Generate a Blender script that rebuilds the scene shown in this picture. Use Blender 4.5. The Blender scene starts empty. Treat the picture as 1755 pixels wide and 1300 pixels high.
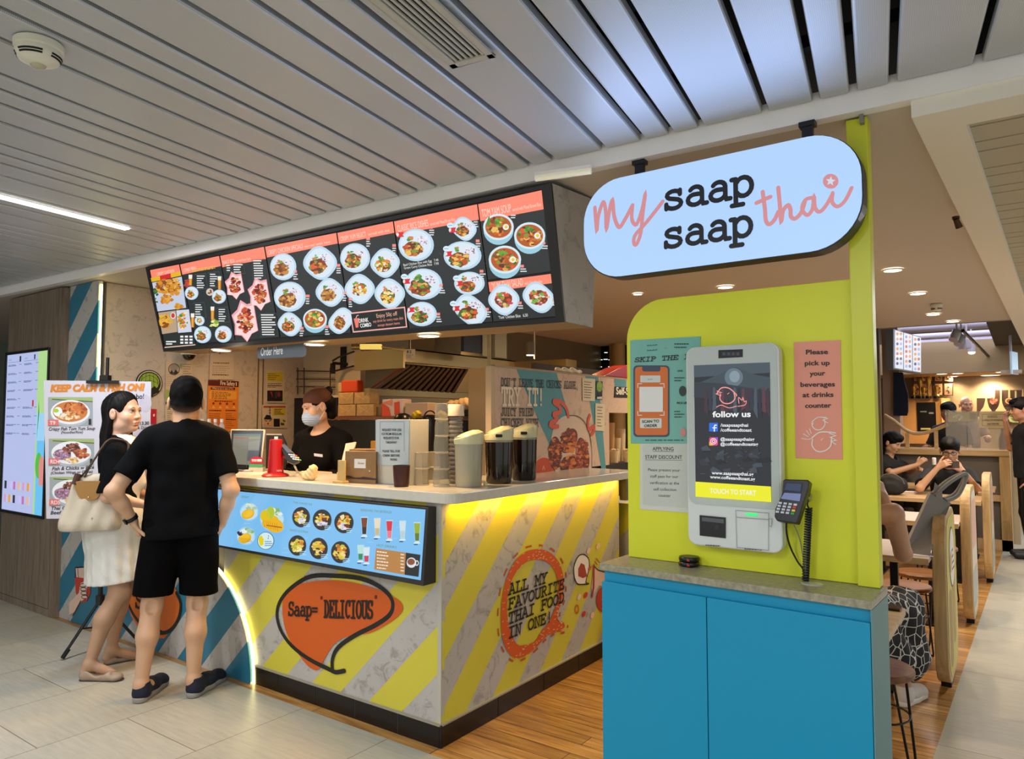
import bpy, bmesh, math, random
import numpy as np
from mathutils import Vector, Matrix
# ------------------------------------------------------------------ camera, world, exposure
SC = bpy.context.scene
COL = SC.collection
IW, IH, FPX, EYE = 1755, 1300, 1231.0, 1.48
YAW = math.radians(35.4); PIT = math.atan((718.5-650)/FPX)
F0 = np.array([-math.sin(YAW), math.cos(YAW), 0]); RT = np.array([math.cos(YAW), math.sin(YAW), 0]); ZZ = np.array([0, 0, 1.0])
FW = F0*math.cos(PIT)+ZZ*math.sin(PIT); UP = -F0*math.sin(PIT)+ZZ*math.cos(PIT)
CAM = np.array([2.19479, -2.53061, EYE])
cam_d = bpy.data.cameras.new('camera'); cam_o = bpy.data.objects.new('camera', cam_d); COL.objects.link(cam_o)
cam_d.sensor_width = 36; cam_d.lens = 36*FPX/IW; cam_d.clip_start = .05
cam_o.location = CAM; cam_o.rotation_euler = (math.pi/2+PIT, 0, YAW)
SC.camera = cam_o
vs = SC.view_settings; vs.view_transform = 'Standard'; vs.look = 'None'; vs.gamma = 1; vs.use_curve_mapping = False; vs.exposure = 0.0
wd = bpy.data.worlds.new('world'); SC.world = wd; wd.use_nodes = True
wd.node_tree.nodes['Background'].inputs[0].default_value = (1, .99, .95, 1)
wd.node_tree.nodes['Background'].inputs[1].default_value = .78

def ray(x, y): return FW+RT*(x-IW/2)/FPX-UP*(y-IH/2)/FPX
def hit(x, y, **k):
    d = ray(x, y)
    for a, v in k.items():
        i = 'XYZ'.index(a); return CAM+d*((v-CAM[i])/d[i])
def dep(x, y, t): return CAM+ray(x, y)*t
def V(*a): return np.array(a, float)
def unit(v): v = np.array(v, float); return v/np.linalg.norm(v)
R_ = random.Random(7)
# ------------------------------------------------------------------ colours and materials
def lin(c):
    if isinstance(c, str): c = tuple(int(c[i:i+2], 16)/255 for i in (0, 2, 4))
    return tuple((x/12.92 if x <= .04045 else ((x+.055)/1.055)**2.4) for x in c[:3])
_M = {}
def _new(name):
    m = bpy.data.materials.new(name); m.use_nodes = True; return m, m.node_tree.nodes, m.node_tree.links, m.node_tree.nodes['Principled BSDF']
def mat(name, c='808080', rough=.5, metal=0, emit=0, alpha=1, trans=0, noise=0, nscale=20, bump=0, bscale=200, coat=0, ec=None, ior=1.45, spec=None):
    if name in _M: return _M[name]
    m, N, L, b = _new(name); _M[name] = m
    col = lin(c)+(1,)
    b.inputs['Base Color'].default_value = col; b.inputs['Roughness'].default_value = rough; b.inputs['Metallic'].default_value = metal
    b.inputs['IOR'].default_value = ior
    if spec is not None: b.inputs['Specular IOR Level'].default_value = spec
    if emit:
        b.inputs['Emission Color'].default_value = lin(ec or c)+(1,); b.inputs['Emission Strength'].default_value = emit
    if alpha < 1: b.inputs['Alpha'].default_value = alpha
    if trans: b.inputs['Transmission Weight'].default_value = trans
    if coat: b.inputs['Coat Weight'].default_value = coat; b.inputs['Coat Roughness'].default_value = .1
    if noise:
        tc = N.new('ShaderNodeTexCoord'); n = N.new('ShaderNodeTexNoise'); n.inputs['Scale'].default_value = nscale; n.inputs['Detail'].default_value = 6
        mx = N.new('ShaderNodeMix'); mx.data_type = 'RGBA'; mx.blend_type = 'MULTIPLY'; mx.inputs[0].default_value = 1
        mr = N.new('ShaderNodeMapRange'); mr.inputs[1].default_value = .3; mr.inputs[2].default_value = .7; mr.inputs[3].default_value = 1-noise; mr.inputs[4].default_value = 1+noise*.4
        L.new(tc.outputs['Object'], n.inputs['Vector']); L.new(n.outputs['Fac'], mr.inputs[0]); mx.inputs[6].default_value = col
        L.new(mr.outputs[0], mx.inputs[7]); L.new(mx.outputs[2], b.inputs['Base Color'])
    if bump:
        tc = N.new('ShaderNodeTexCoord'); n = N.new('ShaderNodeTexNoise'); n.inputs['Scale'].default_value = bscale; n.inputs['Detail'].default_value = 3
        bp = N.new('ShaderNodeBump'); bp.inputs['Strength'].default_value = bump; bp.inputs['Distance'].default_value = .01
        L.new(tc.outputs['Object'], n.inputs['Vector']); L.new(n.outputs['Fac'], bp.inputs['Height']); L.new(bp.outputs[0], b.inputs['Normal'])
    return m
def printed(name, emit=0, rough=.5, coat=0):
    """print whose ink colours are stored per face"""
    if name in _M: return _M[name]
    m, N, L, b = _new(name); _M[name] = m
    a = N.new('ShaderNodeAttribute'); a.attribute_name = 'Col'
    b.inputs['Roughness'].default_value = rough
    if coat: b.inputs['Coat Weight'].default_value = coat; b.inputs['Coat Roughness'].default_value = .06
    if emit:
        b.inputs['Base Color'].default_value = (.01, .01, .01, 1)
        L.new(a.outputs['Color'], b.inputs['Emission Color']); b.inputs['Emission Strength'].default_value = emit
    else: L.new(a.outputs['Color'], b.inputs['Base Color'])
    return m
def mixn(N, L, f, a, c):
    mx = N.new('ShaderNodeMix'); mx.data_type = 'RGBA'
    if hasattr(f, 'is_linked'): L.new(f, mx.inputs[0])
    else: mx.inputs[0].default_value = f
    for s, v in ((6, a), (7, c)):
        if hasattr(v, 'is_linked'): L.new(v, mx.inputs[s])
        else: mx.inputs[s].default_value = tuple(v)+(1,)
    return mx.outputs[2]
def mth(N, L, op, a, b=None, c=None):
    n = N.new('ShaderNodeMath'); n.operation = op
    for i, v in enumerate((a, b, c)):
        if v is None: continue
        if hasattr(v, 'is_linked'): L.new(v, n.inputs[i])
        else: n.inputs[i].default_value = v
    return n.outputs[0]
def concrete_nodes(N, L, co, base='aaa69f', dark='5f5b54', light='c0bcb4'):
    n1 = N.new('ShaderNodeTexNoise'); n1.inputs['Scale'].default_value = 3.2; n1.inputs['Detail'].default_value = 7; n1.inputs['Roughness'].default_value = .62
    n2 = N.new('ShaderNodeTexNoise'); n2.inputs['Scale'].default_value = 11; n2.inputs['Detail'].default_value = 9; n2.inputs['Roughness'].default_value = .72; n2.inputs['Distortion'].default_value = 1.1
    vv = N.new('ShaderNodeTexVoronoi'); vv.inputs['Scale'].default_value = 26
    for n in (n1, n2, vv): L.new(co, n.inputs['Vector'])
    c1 = mixn(N, L, n1.outputs['Fac'], lin(base), lin(light))
    cr = N.new('ShaderNodeMapRange'); cr.inputs[1].default_value = .53; cr.inputs[2].default_value = .62; L.new(n2.outputs['Fac'], cr.inputs[0])
    k = mth(N, L, 'MULTIPLY', cr.outputs[0], .42)
    c2 = mixn(N, L, k, c1, lin(dark))
    p = N.new('ShaderNodeMapRange'); p.inputs[1].default_value = .1; p.inputs[2].default_value = .04; p.inputs[3].default_value = 0; p.inputs[4].default_value = .6; L.new(vv.outputs['Distance'], p.inputs[0])
    k2 = mth(N, L, 'MULTIPLY', p.outputs[0], cr.outputs[0])
    return mixn(N, L, k2, c2, lin('4e463d'))
def concrete(name, base='a8a197', dark='6f675c', light='bdb6aa'):
    if name in _M: return _M[name]
    m, N, L, b = _new(name); _M[name] = m
    tc = N.new('ShaderNodeTexCoord'); L.new(concrete_nodes(N, L, tc.outputs['Object'], base, dark, light), b.inputs['Base Color'])
    b.inputs['Roughness'].default_value = .55
    return m
def striped(name, colour, ax, slope, period, off, duty, base='a9a6a0'):
    """printed laminate: concrete look with diagonal colour stripes; ax = horizontal axis index"""
    m, N, L, b = _new(name)
    tc = N.new('ShaderNodeTexCoord'); sp = N.new('ShaderNodeSeparateXYZ'); L.new(tc.outputs['Object'], sp.inputs[0])
    t = mth(N, L, 'MULTIPLY_ADD', sp.outputs[2], -slope, sp.outputs[ax])
    t = mth(N, L, 'ADD', t, -off+50*period); t = mth(N, L, 'DIVIDE', t, period); t = mth(N, L, 'FRACT', t)
    k = mth(N, L, 'LESS_THAN', t, duty)
    n = N.new('ShaderNodeTexNoise'); n.inputs['Scale'].default_value = 7; n.inputs['Detail'].default_value = 4; L.new(tc.outputs['Object'], n.inputs['Vector'])
    cc = concrete_nodes(N, L, tc.outputs['Object'], base)
    sc = mixn(N, L, mth(N, L, 'MULTIPLY', n.outputs['Fac'], .12), lin(colour), lin('8f8a50'))
    L.new(mixn(N, L, k, cc, sc), b.inputs['Base Color']); b.inputs['Roughness'].default_value = .42
    return m
def wood(name, a, c, axis='x', scale=6, stretch=14, rough=.45, plank=None):
    if name in _M: return _M[name]
    m, N, L, b = _new(name); _M[name] = m
    tc = N.new('ShaderNodeTexCoord'); mp = N.new('ShaderNodeMapping')
    s = [stretch, stretch, stretch]; s['xyz'.index(axis)] = 1.0
    mp.inputs['Scale'].default_value = s; L.new(tc.outputs['Object'], mp.inputs[0])
    n = N.new('ShaderNodeTexNoise'); n.inputs['Scale'].default_value = scale*.5; n.inputs['Detail'].default_value = 7; n.inputs['Roughness'].default_value = .65; n.inputs['Distortion'].default_value = .4
    L.new(mp.outputs[0], n.inputs['Vector'])
    mr = N.new('ShaderNodeMapRange'); mr.inputs[1].default_value = .33; mr.inputs[2].default_value = .67; L.new(n.outputs['Fac'], mr.inputs[0])
    col = mixn(N, L, mr.outputs[0], lin(a), lin(c))
    if plank:
        br = N.new('ShaderNodeTexBrick'); br.offset = .37; br.inputs['Scale'].default_value = 1; br.inputs['Brick Width'].default_value = plank[0]; br.inputs['Row Height'].default_value = plank[1]
        br.inputs['Mortar Size'].default_value = .0022; br.inputs['Color1'].default_value = (1, 1, 1, 1); br.inputs['Color2'].default_value = (.72, .7, .68, 1); br.inputs['Mortar'].default_value = (.16, .12, .09, 1)
        L.new(tc.outputs['Object'], br.inputs['Vector'])
        mx = N.new('ShaderNodeMix'); mx.data_type = 'RGBA'; mx.blend_type = 'MULTIPLY'; mx.inputs[0].default_value = 1
        L.new(col, mx.inputs[6]); L.new(br.outputs['Color'], mx.inputs[7]); col = mx.outputs[2]
    L.new(col, b.inputs['Base Color']); b.inputs['Roughness'].default_value = rough
    return m
# ------------------------------------------------------------------ mesh builder
class MB:
    def __init__(s): s.v = []; s.f = []; s.c = []; s.mt = []; s.mi = 0; s.col = None
    def add(s, vs_, fs):
        o = len(s.v); s.v += [tuple(float(q) for q in p) for p in vs_]
        for f in fs: s.f.append([o+i for i in f]); s.c.append(s.col); s.mt.append(s.mi)
        return s
    def box(s, x0, x1, y0, y1, z0, z1):
        return s.add([(x, y, z) for x in (x0, x1) for y in (y0, y1) for z in (z0, z1)], [(0, 1, 3, 2), (4, 6, 7, 5), (0, 4, 5, 1), (2, 3, 7, 6), (0, 2, 6, 4), (1, 5, 7, 3)])
    def obox(s, c, u, v, w):
        c = V(*c); u = V(*u); v = V(*v); w = V(*w)
        return s.add([c+a*u+b*v+d*w for a in (-.5, .5) for b in (-.5, .5) for d in (-.5, .5)], [(0, 1, 3, 2), (4, 6, 7, 5), (0, 4, 5, 1), (2, 3, 7, 6), (0, 2, 6, 4), (1, 5, 7, 3)])
    def cyl(s, a, b, r0, r1=None, n=20, caps=True):
        a = V(*a); b = V(*b); r1 = r0 if r1 is None else r1
        d = unit(b-a); t = V(0, 0, 1) if abs(d[2]) < .9 else V(1, 0, 0); u = unit(np.cross(d, t)); w = np.cross(d, u)
        P = []
        for p, r in ((a, r0), (b, r1)): P += [p+r*(math.cos(2*math.pi*i/n)*u+math.sin(2*math.pi*i/n)*w) for i in range(n)]
        F = [(i, (i+1) % n, n+(i+1) % n, n+i) for i in range(n)]
        if caps: F += [tuple(range(n))[::-1], tuple(range(n, 2*n))]
        return s.add(P, F)
    def lathe(s, prof, c=(0, 0, 0), n=28, sx=1, sy=1, cap=True):
        P = []; F = []
        for r, z in prof: P += [(c[0]+sx*r*math.cos(2*math.pi*i/n), c[1]+sy*r*math.sin(2*math.pi*i/n), c[2]+z) for i in range(n)]
        for j in range(len(prof)-1): F += [(j*n+i, j*n+(i+1) % n, (j+1)*n+(i+1) % n, (j+1)*n+i) for i in range(n)]
        if cap: F += [tuple(range(n))[::-1], tuple(range((len(prof)-1)*n, len(prof)*n))]
        return s.add(P, F)
    def tube(s, pts, r, n=8, caps=True):
        pts = [V(*p) for p in pts]; rs = r if hasattr(r, '__len__') else [r]*len(pts)
        P = []; u = None
        for i, p in enumerate(pts):
            d = unit(pts[min(i+1, len(pts)-1)]-pts[max(i-1, 0)])
            if u is None: u = unit(np.cross(d, V(0, 0, 1) if abs(d[2]) < .9 else V(1, 0, 0)))
            u = unit(u-d*np.dot(u, d)); w = np.cross(d, u)
            P += [p+rs[i]*(math.cos(2*math.pi*k/n)*u+math.sin(2*math.pi*k/n)*w) for k in range(n)]
        F = [(j*n+i, j*n+(i+1) % n, (j+1)*n+(i+1) % n, (j+1)*n+i) for j in range(len(pts)-1) for i in range(n)]
        if caps: F += [tuple(range(n))[::-1], tuple(range((len(pts)-1)*n, len(pts)*n))]
        return s.add(P, F)
    def prism(s, poly, o, u, v, w):
        """2-D outline poly in the frame (o,u,v) extruded by the vector w"""
        o = V(*o); u = V(*u); v = V(*v); w = V(*w); n = len(poly)
        a = [o+p[0]*u+p[1]*v for p in poly]
        return s.add(a+[p+w for p in a], [tuple(range(n))[::-1], tuple(range(n, 2*n))]+[(i, (i+1) % n, n+(i+1) % n, n+i) for i in range(n)])
    def ball(s, c, r, n=16, m=10):
        r = r if hasattr(r, '__len__') else (r, r, r)
        P = [(c[0]+r[0]*math.sin(math.pi*j/m)*math.cos(2*math.pi*i/n), c[1]+r[1]*math.sin(math.pi*j/m)*math.sin(2*math.pi*i/n), c[2]+r[2]*math.cos(math.pi*j/m)) for j in range(m+1) for i in range(n)]
        return s.add(P, [(j*n+i, (j+1)*n+i, (j+1)*n+(i+1) % n, j*n+(i+1) % n) for j in range(m) for i in range(n)])
def rrect(x0, y0, x1, y1, r, n=6):
    P = []
    for cx_, cy_, a in ((x1-r, y1-r, 0), (x0+r, y1-r, 90), (x0+r, y0+r, 180), (x1-r, y0+r, 270)):
        P += [(cx_+r*math.cos(math.radians(a+90*i/n)), cy_+r*math.sin(math.radians(a+90*i/n))) for i in range(n+1)]
    return P
def chain_off(p):
    o = V(0, 0, 0)
    while p is not None: o = o+np.array(p.location); p = p.parent
    return o
def obj(name, mb, m, parent=None, bevel=0, smooth=False, seg=2, local=False):
    """one mesh object; vertices are in world metres unless local"""
    me = bpy.data.meshes.new(name)
    vs_ = np.array(mb.v, float).reshape(-1, 3)
    if parent is not None and not local: vs_ = vs_-chain_off(parent)
    me.from_pydata([tuple(p) for p in vs_], [], mb.f)
    for x in (m if isinstance(m, (list, tuple)) else [m]): me.materials.append(x)
    if any(mb.mt): me.polygons.foreach_set('material_index', mb.mt)
    if any(c is not None for c in mb.c):
        at = me.color_attributes.new('Col', 'FLOAT_COLOR', 'CORNER')
        arr = np.ones((len(me.loops), 4), np.float32); k = 0
        for f, c in zip(mb.f, mb.c):
            if c is not None: arr[k:k+len(f), :3] = c
            k += len(f)
        at.data.foreach_set('color', arr.ravel())
    if smooth: me.polygons.foreach_set('use_smooth', [True]*len(me.polygons))
    if not isinstance(mb, G):
        bm = bmesh.new(); bm.from_mesh(me)
        if bevel or smooth: bmesh.ops.remove_doubles(bm, verts=bm.verts, dist=1e-6)
        bmesh.ops.recalc_face_normals(bm, faces=bm.faces)
        if bevel:
            es = [e for e in bm.edges if len(e.link_faces) == 2 and e.calc_face_angle(0) > .6]
            if es: bmesh.ops.bevel(bm, geom=es, offset=bevel, segments=seg, affect='EDGES', profile=.5, clamp_overlap=True)
        if smooth:
            for e in bm.edges:
                if len(e.link_faces) == 2 and e.calc_face_angle(0) > .7: e.smooth = False
        bm.to_mesh(me); bm.free()
    me.update()
    o = bpy.data.objects.new(name, me); COL.objects.link(o)
    if parent is not None: o.parent = parent
    return o
def tag(o, label=None, cat=None, group=None, kind=None):
    if label: o['label'] = label
    if cat: o['category'] = cat
    if group: o['group'] = group
    if kind: o['kind'] = kind
    return o
def thing(name, label, cat, loc=(0, 0, 0), rz=0, group=None):
    o = bpy.data.objects.new(name, None); COL.objects.link(o); o.empty_display_size = .05
    o.location = [float(x) for x in loc]; o.rotation_euler = (0, 0, rz); return tag(o, label, cat, group)
def struct(name, mb, m, parent=None, **k):
    o = obj(name, mb, m, parent, **k)
    if parent is None: o['kind'] = 'structure'
    return o
def dup(root, loc, rz=None, label=None, group=None):
    r = root.copy(); COL.objects.link(r); r.location = [float(x) for x in loc]
    if rz is not None: r.rotation_euler = (0, 0, rz)
    if label: r['label'] = label
    if group: r['group'] = group
    for ch in list(root.children):
        c = ch.copy(); COL.objects.link(c); c.parent = r
        for g in ch.children:
            d = g.copy(); COL.objects.link(d); d.parent = c
    return r
def lamp(name, kind, loc, energy, colour, parent=None, size=.1, rot=(0, 0, 0), size_y=None, spot=2.4, blend=.6):
    d = bpy.data.lights.new(name, kind); d.energy = energy; d.color = lin(colour)
    if kind == 'AREA':
        d.size = size
        if size_y: d.shape = 'RECTANGLE'; d.size_y = size_y
        else: d.shape = 'DISK'
    elif kind == 'SPOT': d.spot_size = spot; d.spot_blend = blend; d.shadow_soft_size = size
    else: d.shadow_soft_size = size
    o = bpy.data.objects.new(name, d); COL.objects.link(o)
    o.location = V(*loc)-(chain_off(parent) if parent else 0); o.rotation_euler = rot
    if parent: o.parent = parent
    return o
# ------------------------------------------------------------------ flat graphics
_T = {}
def text_geo(s, bold=0, shear=0):
    k = (s, bold, shear)
    if k not in _T:
        c = bpy.data.curves.new('t', 'FONT'); c.body = s; c.offset = bold; c.shear = shear; c.resolution_u = 3; c.fill_mode = 'FRONT' if hasattr(c, 'fill_mode') else c.fill_mode
        o = bpy.data.objects.new('t', c); COL.objects.link(o)
        dg = bpy.context.evaluated_depsgraph_get(); me = bpy.data.meshes.new_from_object(o.evaluated_get(dg))
        _T[k] = ([tuple(v.co[:2]) for v in me.vertices], [tuple(p.vertices) for p in me.polygons])
        bpy.data.objects.remove(o); bpy.data.curves.remove(c); bpy.data.meshes.remove(me)
    return _T[k]
def spline(pts, n=6):
    P = [V(*p) for p in pts]; P = [P[0]]+P+[P[-1]]; o = []
    for i in range(1, len(P)-2):
        for j in range(n):
            t = j/n; a, b, c, d = P[i-1:i+3]
            o.append(.5*((2*b)+(-a+c)*t+(2*a-5*b+4*c-d)*t*t+(-a+3*b-3*c+d)*t**3))
    return o+[P[-2]]
class Face:
    def __init__(s, o, u, v): s.o = V(*o); s.u = unit(u); v = V(*v); s.v = unit(v-s.u*np.dot(s.u, v)); s.n = np.cross(s.u, s.v)
    def px(s, x, y):
        d = ray(x, y); t = np.dot(s.o-CAM, s.n)/np.dot(d, s.n); q = CAM+d*t-s.o; return (float(q@s.u), float(q@s.v))
    def at(s, a, b, h=0): return s.o+a*s.u+b*s.v+h*s.n
def arc(cx_, cy_, rx, ry, a0, a1, n=8): return [(cx_+rx*math.cos(math.radians(a0+(a1-a0)*i/n)), cy_+ry*math.sin(math.radians(a0+(a1-a0)*i/n))) for i in range(n+1)]
def _sf(x, y, w=.2): return [(x-w/2, y), (x+w/2, y)]
GL = {
 'A': [[(.08, 0), (.3, 1), (.52, 0)], [(.16, .34), (.44, .34)], _sf(.08, 0), _sf(.52, 0), [(.16, 1), (.3, 1)]],
 'C': [arc(.32, .5, .24, .5, 50, 310, 14), [(.5, 1), (.5, .72)]],
 'D': [[(.14, 0), (.14, 1)], [(.04, 1), (.26, 1)]+arc(.26, .5, .26, .5, 90, -90, 12)+[(.04, 0)]],
 'E': [[(.14, 0), (.14, 1)], [(.04, 1), (.52, 1), (.52, .78)], [(.14, .52), (.36, .52)], [(.36, .62), (.36, .42)], [(.04, 0), (.54, 0), (.54, .24)]],
 'F': [[(.14, 0), (.14, 1)], [(.04, 1), (.54, 1), (.54, .76)], [(.14, .52), (.38, .52)], [(.38, .62), (.38, .42)], [(.04, 0), (.28, 0)]],
 'H': [[(.12, 0), (.12, 1)], [(.48, 0), (.48, 1)], [(.12, .5), (.48, .5)]]+[_sf(x, y) for x in (.12, .48) for y in (0, 1)],
 'I': [[(.3, 0), (.3, 1)], _sf(.3, 0, .36), _sf(.3, 1, .36)],
 'J': [[(.42, 1), (.42, .22)]+arc(.25, .22, .17, .22, 0, -180, 8)+[(.08, .34)], _sf(.4, 1, .32)],
 'K': [[(.12, 0), (.12, 1)], [(.5, 1), (.12, .42)], [(.26, .6), (.5, 0)]]+[_sf(x, y) for x in (.12, .5) for y in (0, 1)],
 'L': [[(.18, 0), (.18, 1)], _sf(.18, 1, .28), [(.04, 0), (.54, 0), (.54, .3)]],
 'M': [[(.08, 0), (.08, 1), (.3, .4), (.52, 1), (.52, 0)], _sf(.08, 0), _sf(.52, 0), _sf(.04, 1, .14), _sf(.56, 1, .14)],
 'N': [[(.12, 0), (.12, 1), (.48, 0), (.48, 1)], _sf(.12, 0), _sf(.08, 1, .16), _sf(.48, 1)],
 'O': [arc(.3, .5, .25, .5, 0, 360, 18)],
 'P': [[(.14, 0), (.14, 1)], [(.04, 1), (.32, 1)]+arc(.32, .74, .2, .26, 90, -90, 8)+[(.14, .48)], _sf(.16, 0, .26)],
 'R': [[(.14, 0), (.14, 1)], [(.04, 1), (.3, 1)]+arc(.3, .75, .19, .25, 90, -90, 8)+[(.14, .5)], [(.3, .5), (.5, 0), (.58, 0)], _sf(.14, 0)],
 'S': [arc(.3, .74, .21, .26, 20, 270, 10)+arc(.3, .25, .23, .25, 90, -160, 10), [(.5, .98), (.5, .76)], [(.08, .02), (.08, .26)]],
 'T': [[(.3, 0), (.3, 1)], [(.06, .74), (.06, 1), (.54, 1), (.54, .74)], _sf(.3, 0, .28)],
 'U': [[(.1, 1), (.1, .25)]+arc(.3, .25, .2, .25, 180, 360, 10)+[(.5, 1)], _sf(.1, 1), _sf(.5, 1)],
 'V': [[(.08, 1), (.3, 0), (.52, 1)], _sf(.08, 1), _sf(.52, 1)],
 'W': [[(.06, 1), (.17, 0), (.3, .66), (.43, 0), (.54, 1)], _sf(.06, 1), _sf(.54, 1)],
 'Y': [[(.1, 1), (.3, .48), (.5, 1)], [(.3, .48), (.3, 0)], _sf(.1, 1), _sf(.5, 1), _sf(.3, 0, .26)],
 '!': [[(.3, 1), (.3, .3)], [(.3, .03), (.3, .0)]], "'": [[(.3, 1), (.28, .76)]], '"': [[(.2, 1), (.19, .78)], [(.38, 1), (.37, .78)]], ',': [[(.32, .06), (.24, -.18)]], '-': [[(.12, .45), (.48, .45)]],
 '=': [[(.06, .6), (.54, .6)], [(.06, .32), (.54, .32)]],
 's': [arc(.3, .53, .19, .15, 30, 260, 9)+arc(.3, .18, .21, .18, 80, -155, 9), [(.48, .68), (.48, .52)], [(.09, .02), (.09, .2)]],
 'a': [arc(.3, .48, .17, .2, 150, 0, 7)+[(.47, .1), (.5, 0), (.6, 0)], [(.47, .38)]+arc(.27, .2, .19, .2, 80, 320, 10)+[(.47, .16)]],
 'p': [[(.12, .66), (.12, -.3)], [(.02, .66), (.12, .66)], [(.02, -.3), (.3, -.3)], arc(.32, .34, .21, .34, 150, -150, 14)],
}
class G(MB):
    """flat print on a Face: pts are in crop pixels when `crop` is set, else in metres on the face"""
    def __init__(s, face, crop=None):
        MB.__init__(s); s.fc = face; s.crop = crop; s.h = .0012
    def m(s, p):
        if s.crop: return s.fc.px(s.crop[0]+p[0]*s.crop[2], s.crop[1]+p[1]*s.crop[2])
        return p
    def raw(s, pts, faces, c, L=0):
        s.col = lin(c); s.add([s.fc.at(p[0], p[1], s.h+L*.0007) for p in pts], faces)
    def poly(s, pts, c, L=0, mp=True):
        q = [s.m(p) if mp else p for p in pts]
        a = sum(q[i-1][0]*q[i][1]-q[i][0]*q[i-1][1] for i in range(len(q)))
        if a < 0: q = q[::-1]
        s.raw(q, [tuple(range(len(q)))], c, L)
    def rect(s, x0, y0, x1, y1, c, L=0): s.poly([(x0, y0), (x1, y0), (x1, y1), (x0, y1)], c, L)
    def ell(s, x, y, rx, ry, c, L=0, n=26, rot=0):
        a = math.radians(rot); s.poly([(x+rx*math.cos(t)*math.cos(a)-ry*math.sin(t)*math.sin(a), y+rx*math.cos(t)*math.sin(a)+ry*math.sin(t)*math.cos(a)) for t in (2*math.pi*i/n for i in range(n))], c, L)
    def ring(s, x, y, rx, ry, w, c, L=0, n=30):
        s.line([(x+rx*math.cos(2*math.pi*i/n), y+ry*math.sin(2*math.pi*i/n)) for i in range(n+1)], w, c, L)
    def line(s, pts, w, c, L=0, mp=True, cap=True):
        P = [V(*(s.m(p) if mp else p)) for p in pts]
        if s.crop and mp:
            q = s.m((pts[0][0]+w, pts[0][1])); w = float(np.linalg.norm(V(*q)-P[0]))
        P = [P[0]]+[P[i] for i in range(1, len(P)) if np.linalg.norm(P[i]-P[i-1]) > 1e-7]
        n = len(P)
        if n < 2: return
        D = [unit(P[i+1]-P[i]) for i in range(n-1)]; A, B = [], []
        closed = np.linalg.norm(P[0]-P[-1]) < w*.2 and n > 3
        for i in range(n):
            d0 = D[i-1] if i > 0 else (D[-1] if closed else D[0]); d1 = D[i] if i < n-1 else (D[0] if closed else D[-1])
            t = d0+d1; t = t/np.linalg.norm(t) if np.linalg.norm(t) > .15 else d1
            k = w/2/max(.45, float(t@d1)); nn = V(-t[1], t[0])*k; A.append(P[i]+nn); B.append(P[i]-nn)
        s.col = lin(c); pts = []; hh = lambda i: s.h+(L+.35*i/n)*.0007
        for i in range(n): pts += [s.fc.at(A[i][0], A[i][1], hh(i)), s.fc.at(B[i][0], B[i][1], hh(i))]
        s.add(pts, [(2*i, 2*i+1, 2*i+3, 2*i+2) for i in range(n-1)])
        if cap and not closed:
            for i, d in ((0, -D[0]), (n-1, D[-1])):
                nn = V(-d[1], d[0]); s.add([s.fc.at(*(P[i]+w/2*(math.cos(q)*d+math.sin(q)*nn)), hh(i)) for q in np.linspace(-math.pi/2, math.pi/2, 7)], [tuple(range(7))])
    def blob(s, x, y, rx, ry, c, L=0, jag=.25, n=12):
        s.poly([(x+rx*(1+R_.uniform(-jag, jag))*math.cos(2*math.pi*i/n), y+ry*(1+R_.uniform(-jag, jag))*math.sin(2*math.pi*i/n)) for i in range(n)], c, L)
    def chunks(s, x, y, rx, ry, pal, n, r, L=0):
        for i in range(n):
            a = R_.uniform(0, 6.283); d = math.sqrt(R_.random()); q = r*R_.uniform(.55, 1.25)
            s.blob(x+rx*d*math.cos(a), y+ry*d*math.sin(a), q, q*R_.uniform(.5, 1), R_.choice(pal), L+i*.02, .3, 7)
    def at(s, x, y): return s.m((x, y))
    def text(s, t, x, y, h, c, L=0, al='l', bold=0, shear=0, sx=1, mp=True, slope=0):
        """(x,y) baseline start; h = cap height in metres"""
        vs_, fs = text_geo(t, bold, shear)
        if not vs_: return
        k = h/.72; x0 = min(v[0] for v in vs_); x1 = max(v[0] for v in vs_); a = {'l': x0, 'c': (x0+x1)/2, 'r': x1}[al]
        o = s.m((x, y)) if mp else (x, y)
        s.raw([(o[0]+(v[0]-a)*k*sx, o[1]+v[1]*k+(v[0]-a)*k*sx*slope) for v in vs_], fs, c, L)
    def fit(s, t, p0, p1, h, c, L=0, bold=0, shear=0):
        """text stretched between two traced baseline points"""
        vs_, fs = text_geo(t, bold, shear); a = V(*s.m(p0)); b = V(*s.m(p1)); x0 = min(v[0] for v in vs_); x1 = max(v[0] for v in vs_)
        d = (b-a)/(x1-x0); k = h/.72
        s.raw([(a[0]+(v[0]-x0)*d[0], a[1]+(v[0]-x0)*d[1]+v[1]*k) for v in vs_], fs, c, L)
    def slab(s, t, x, y, h, adv, lw, c, L=0, mp=True, slope=0, shear=0):
        o = s.m((x, y)) if mp else (x, y); k = adv/.62
        for i, ch in enumerate(t):
            for j, st in enumerate(GL.get(ch, [])):
                s.line([(o[0]+i*adv+p[0]*k+p[1]*h*shear, o[1]+p[1]*h+slope*(i*adv+p[0]*k)) for p in st], lw, c, L+.45*(j % 4), mp=False)
    def bars(s, x0, y0, x1, n, dy, w, c, L=0, slope=0, frac=.55):
        """lines of small unreadable print as broken dashes"""
        for i in range(n):
            x = x0; y = y0+i*dy; e = x0+(x1-x0)*R_.uniform(frac, 1)
            while x < e:
                q = min(e, x+R_.uniform(.06, .16)*(x1-x0)); yy = y+slope*(x-x0)
                s.poly([(x, yy), (q, yy+slope*(q-x)), (q, yy+w+slope*(q-x)), (x, yy+w)], c, L); x = q+.03*(x1-x0)
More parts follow.
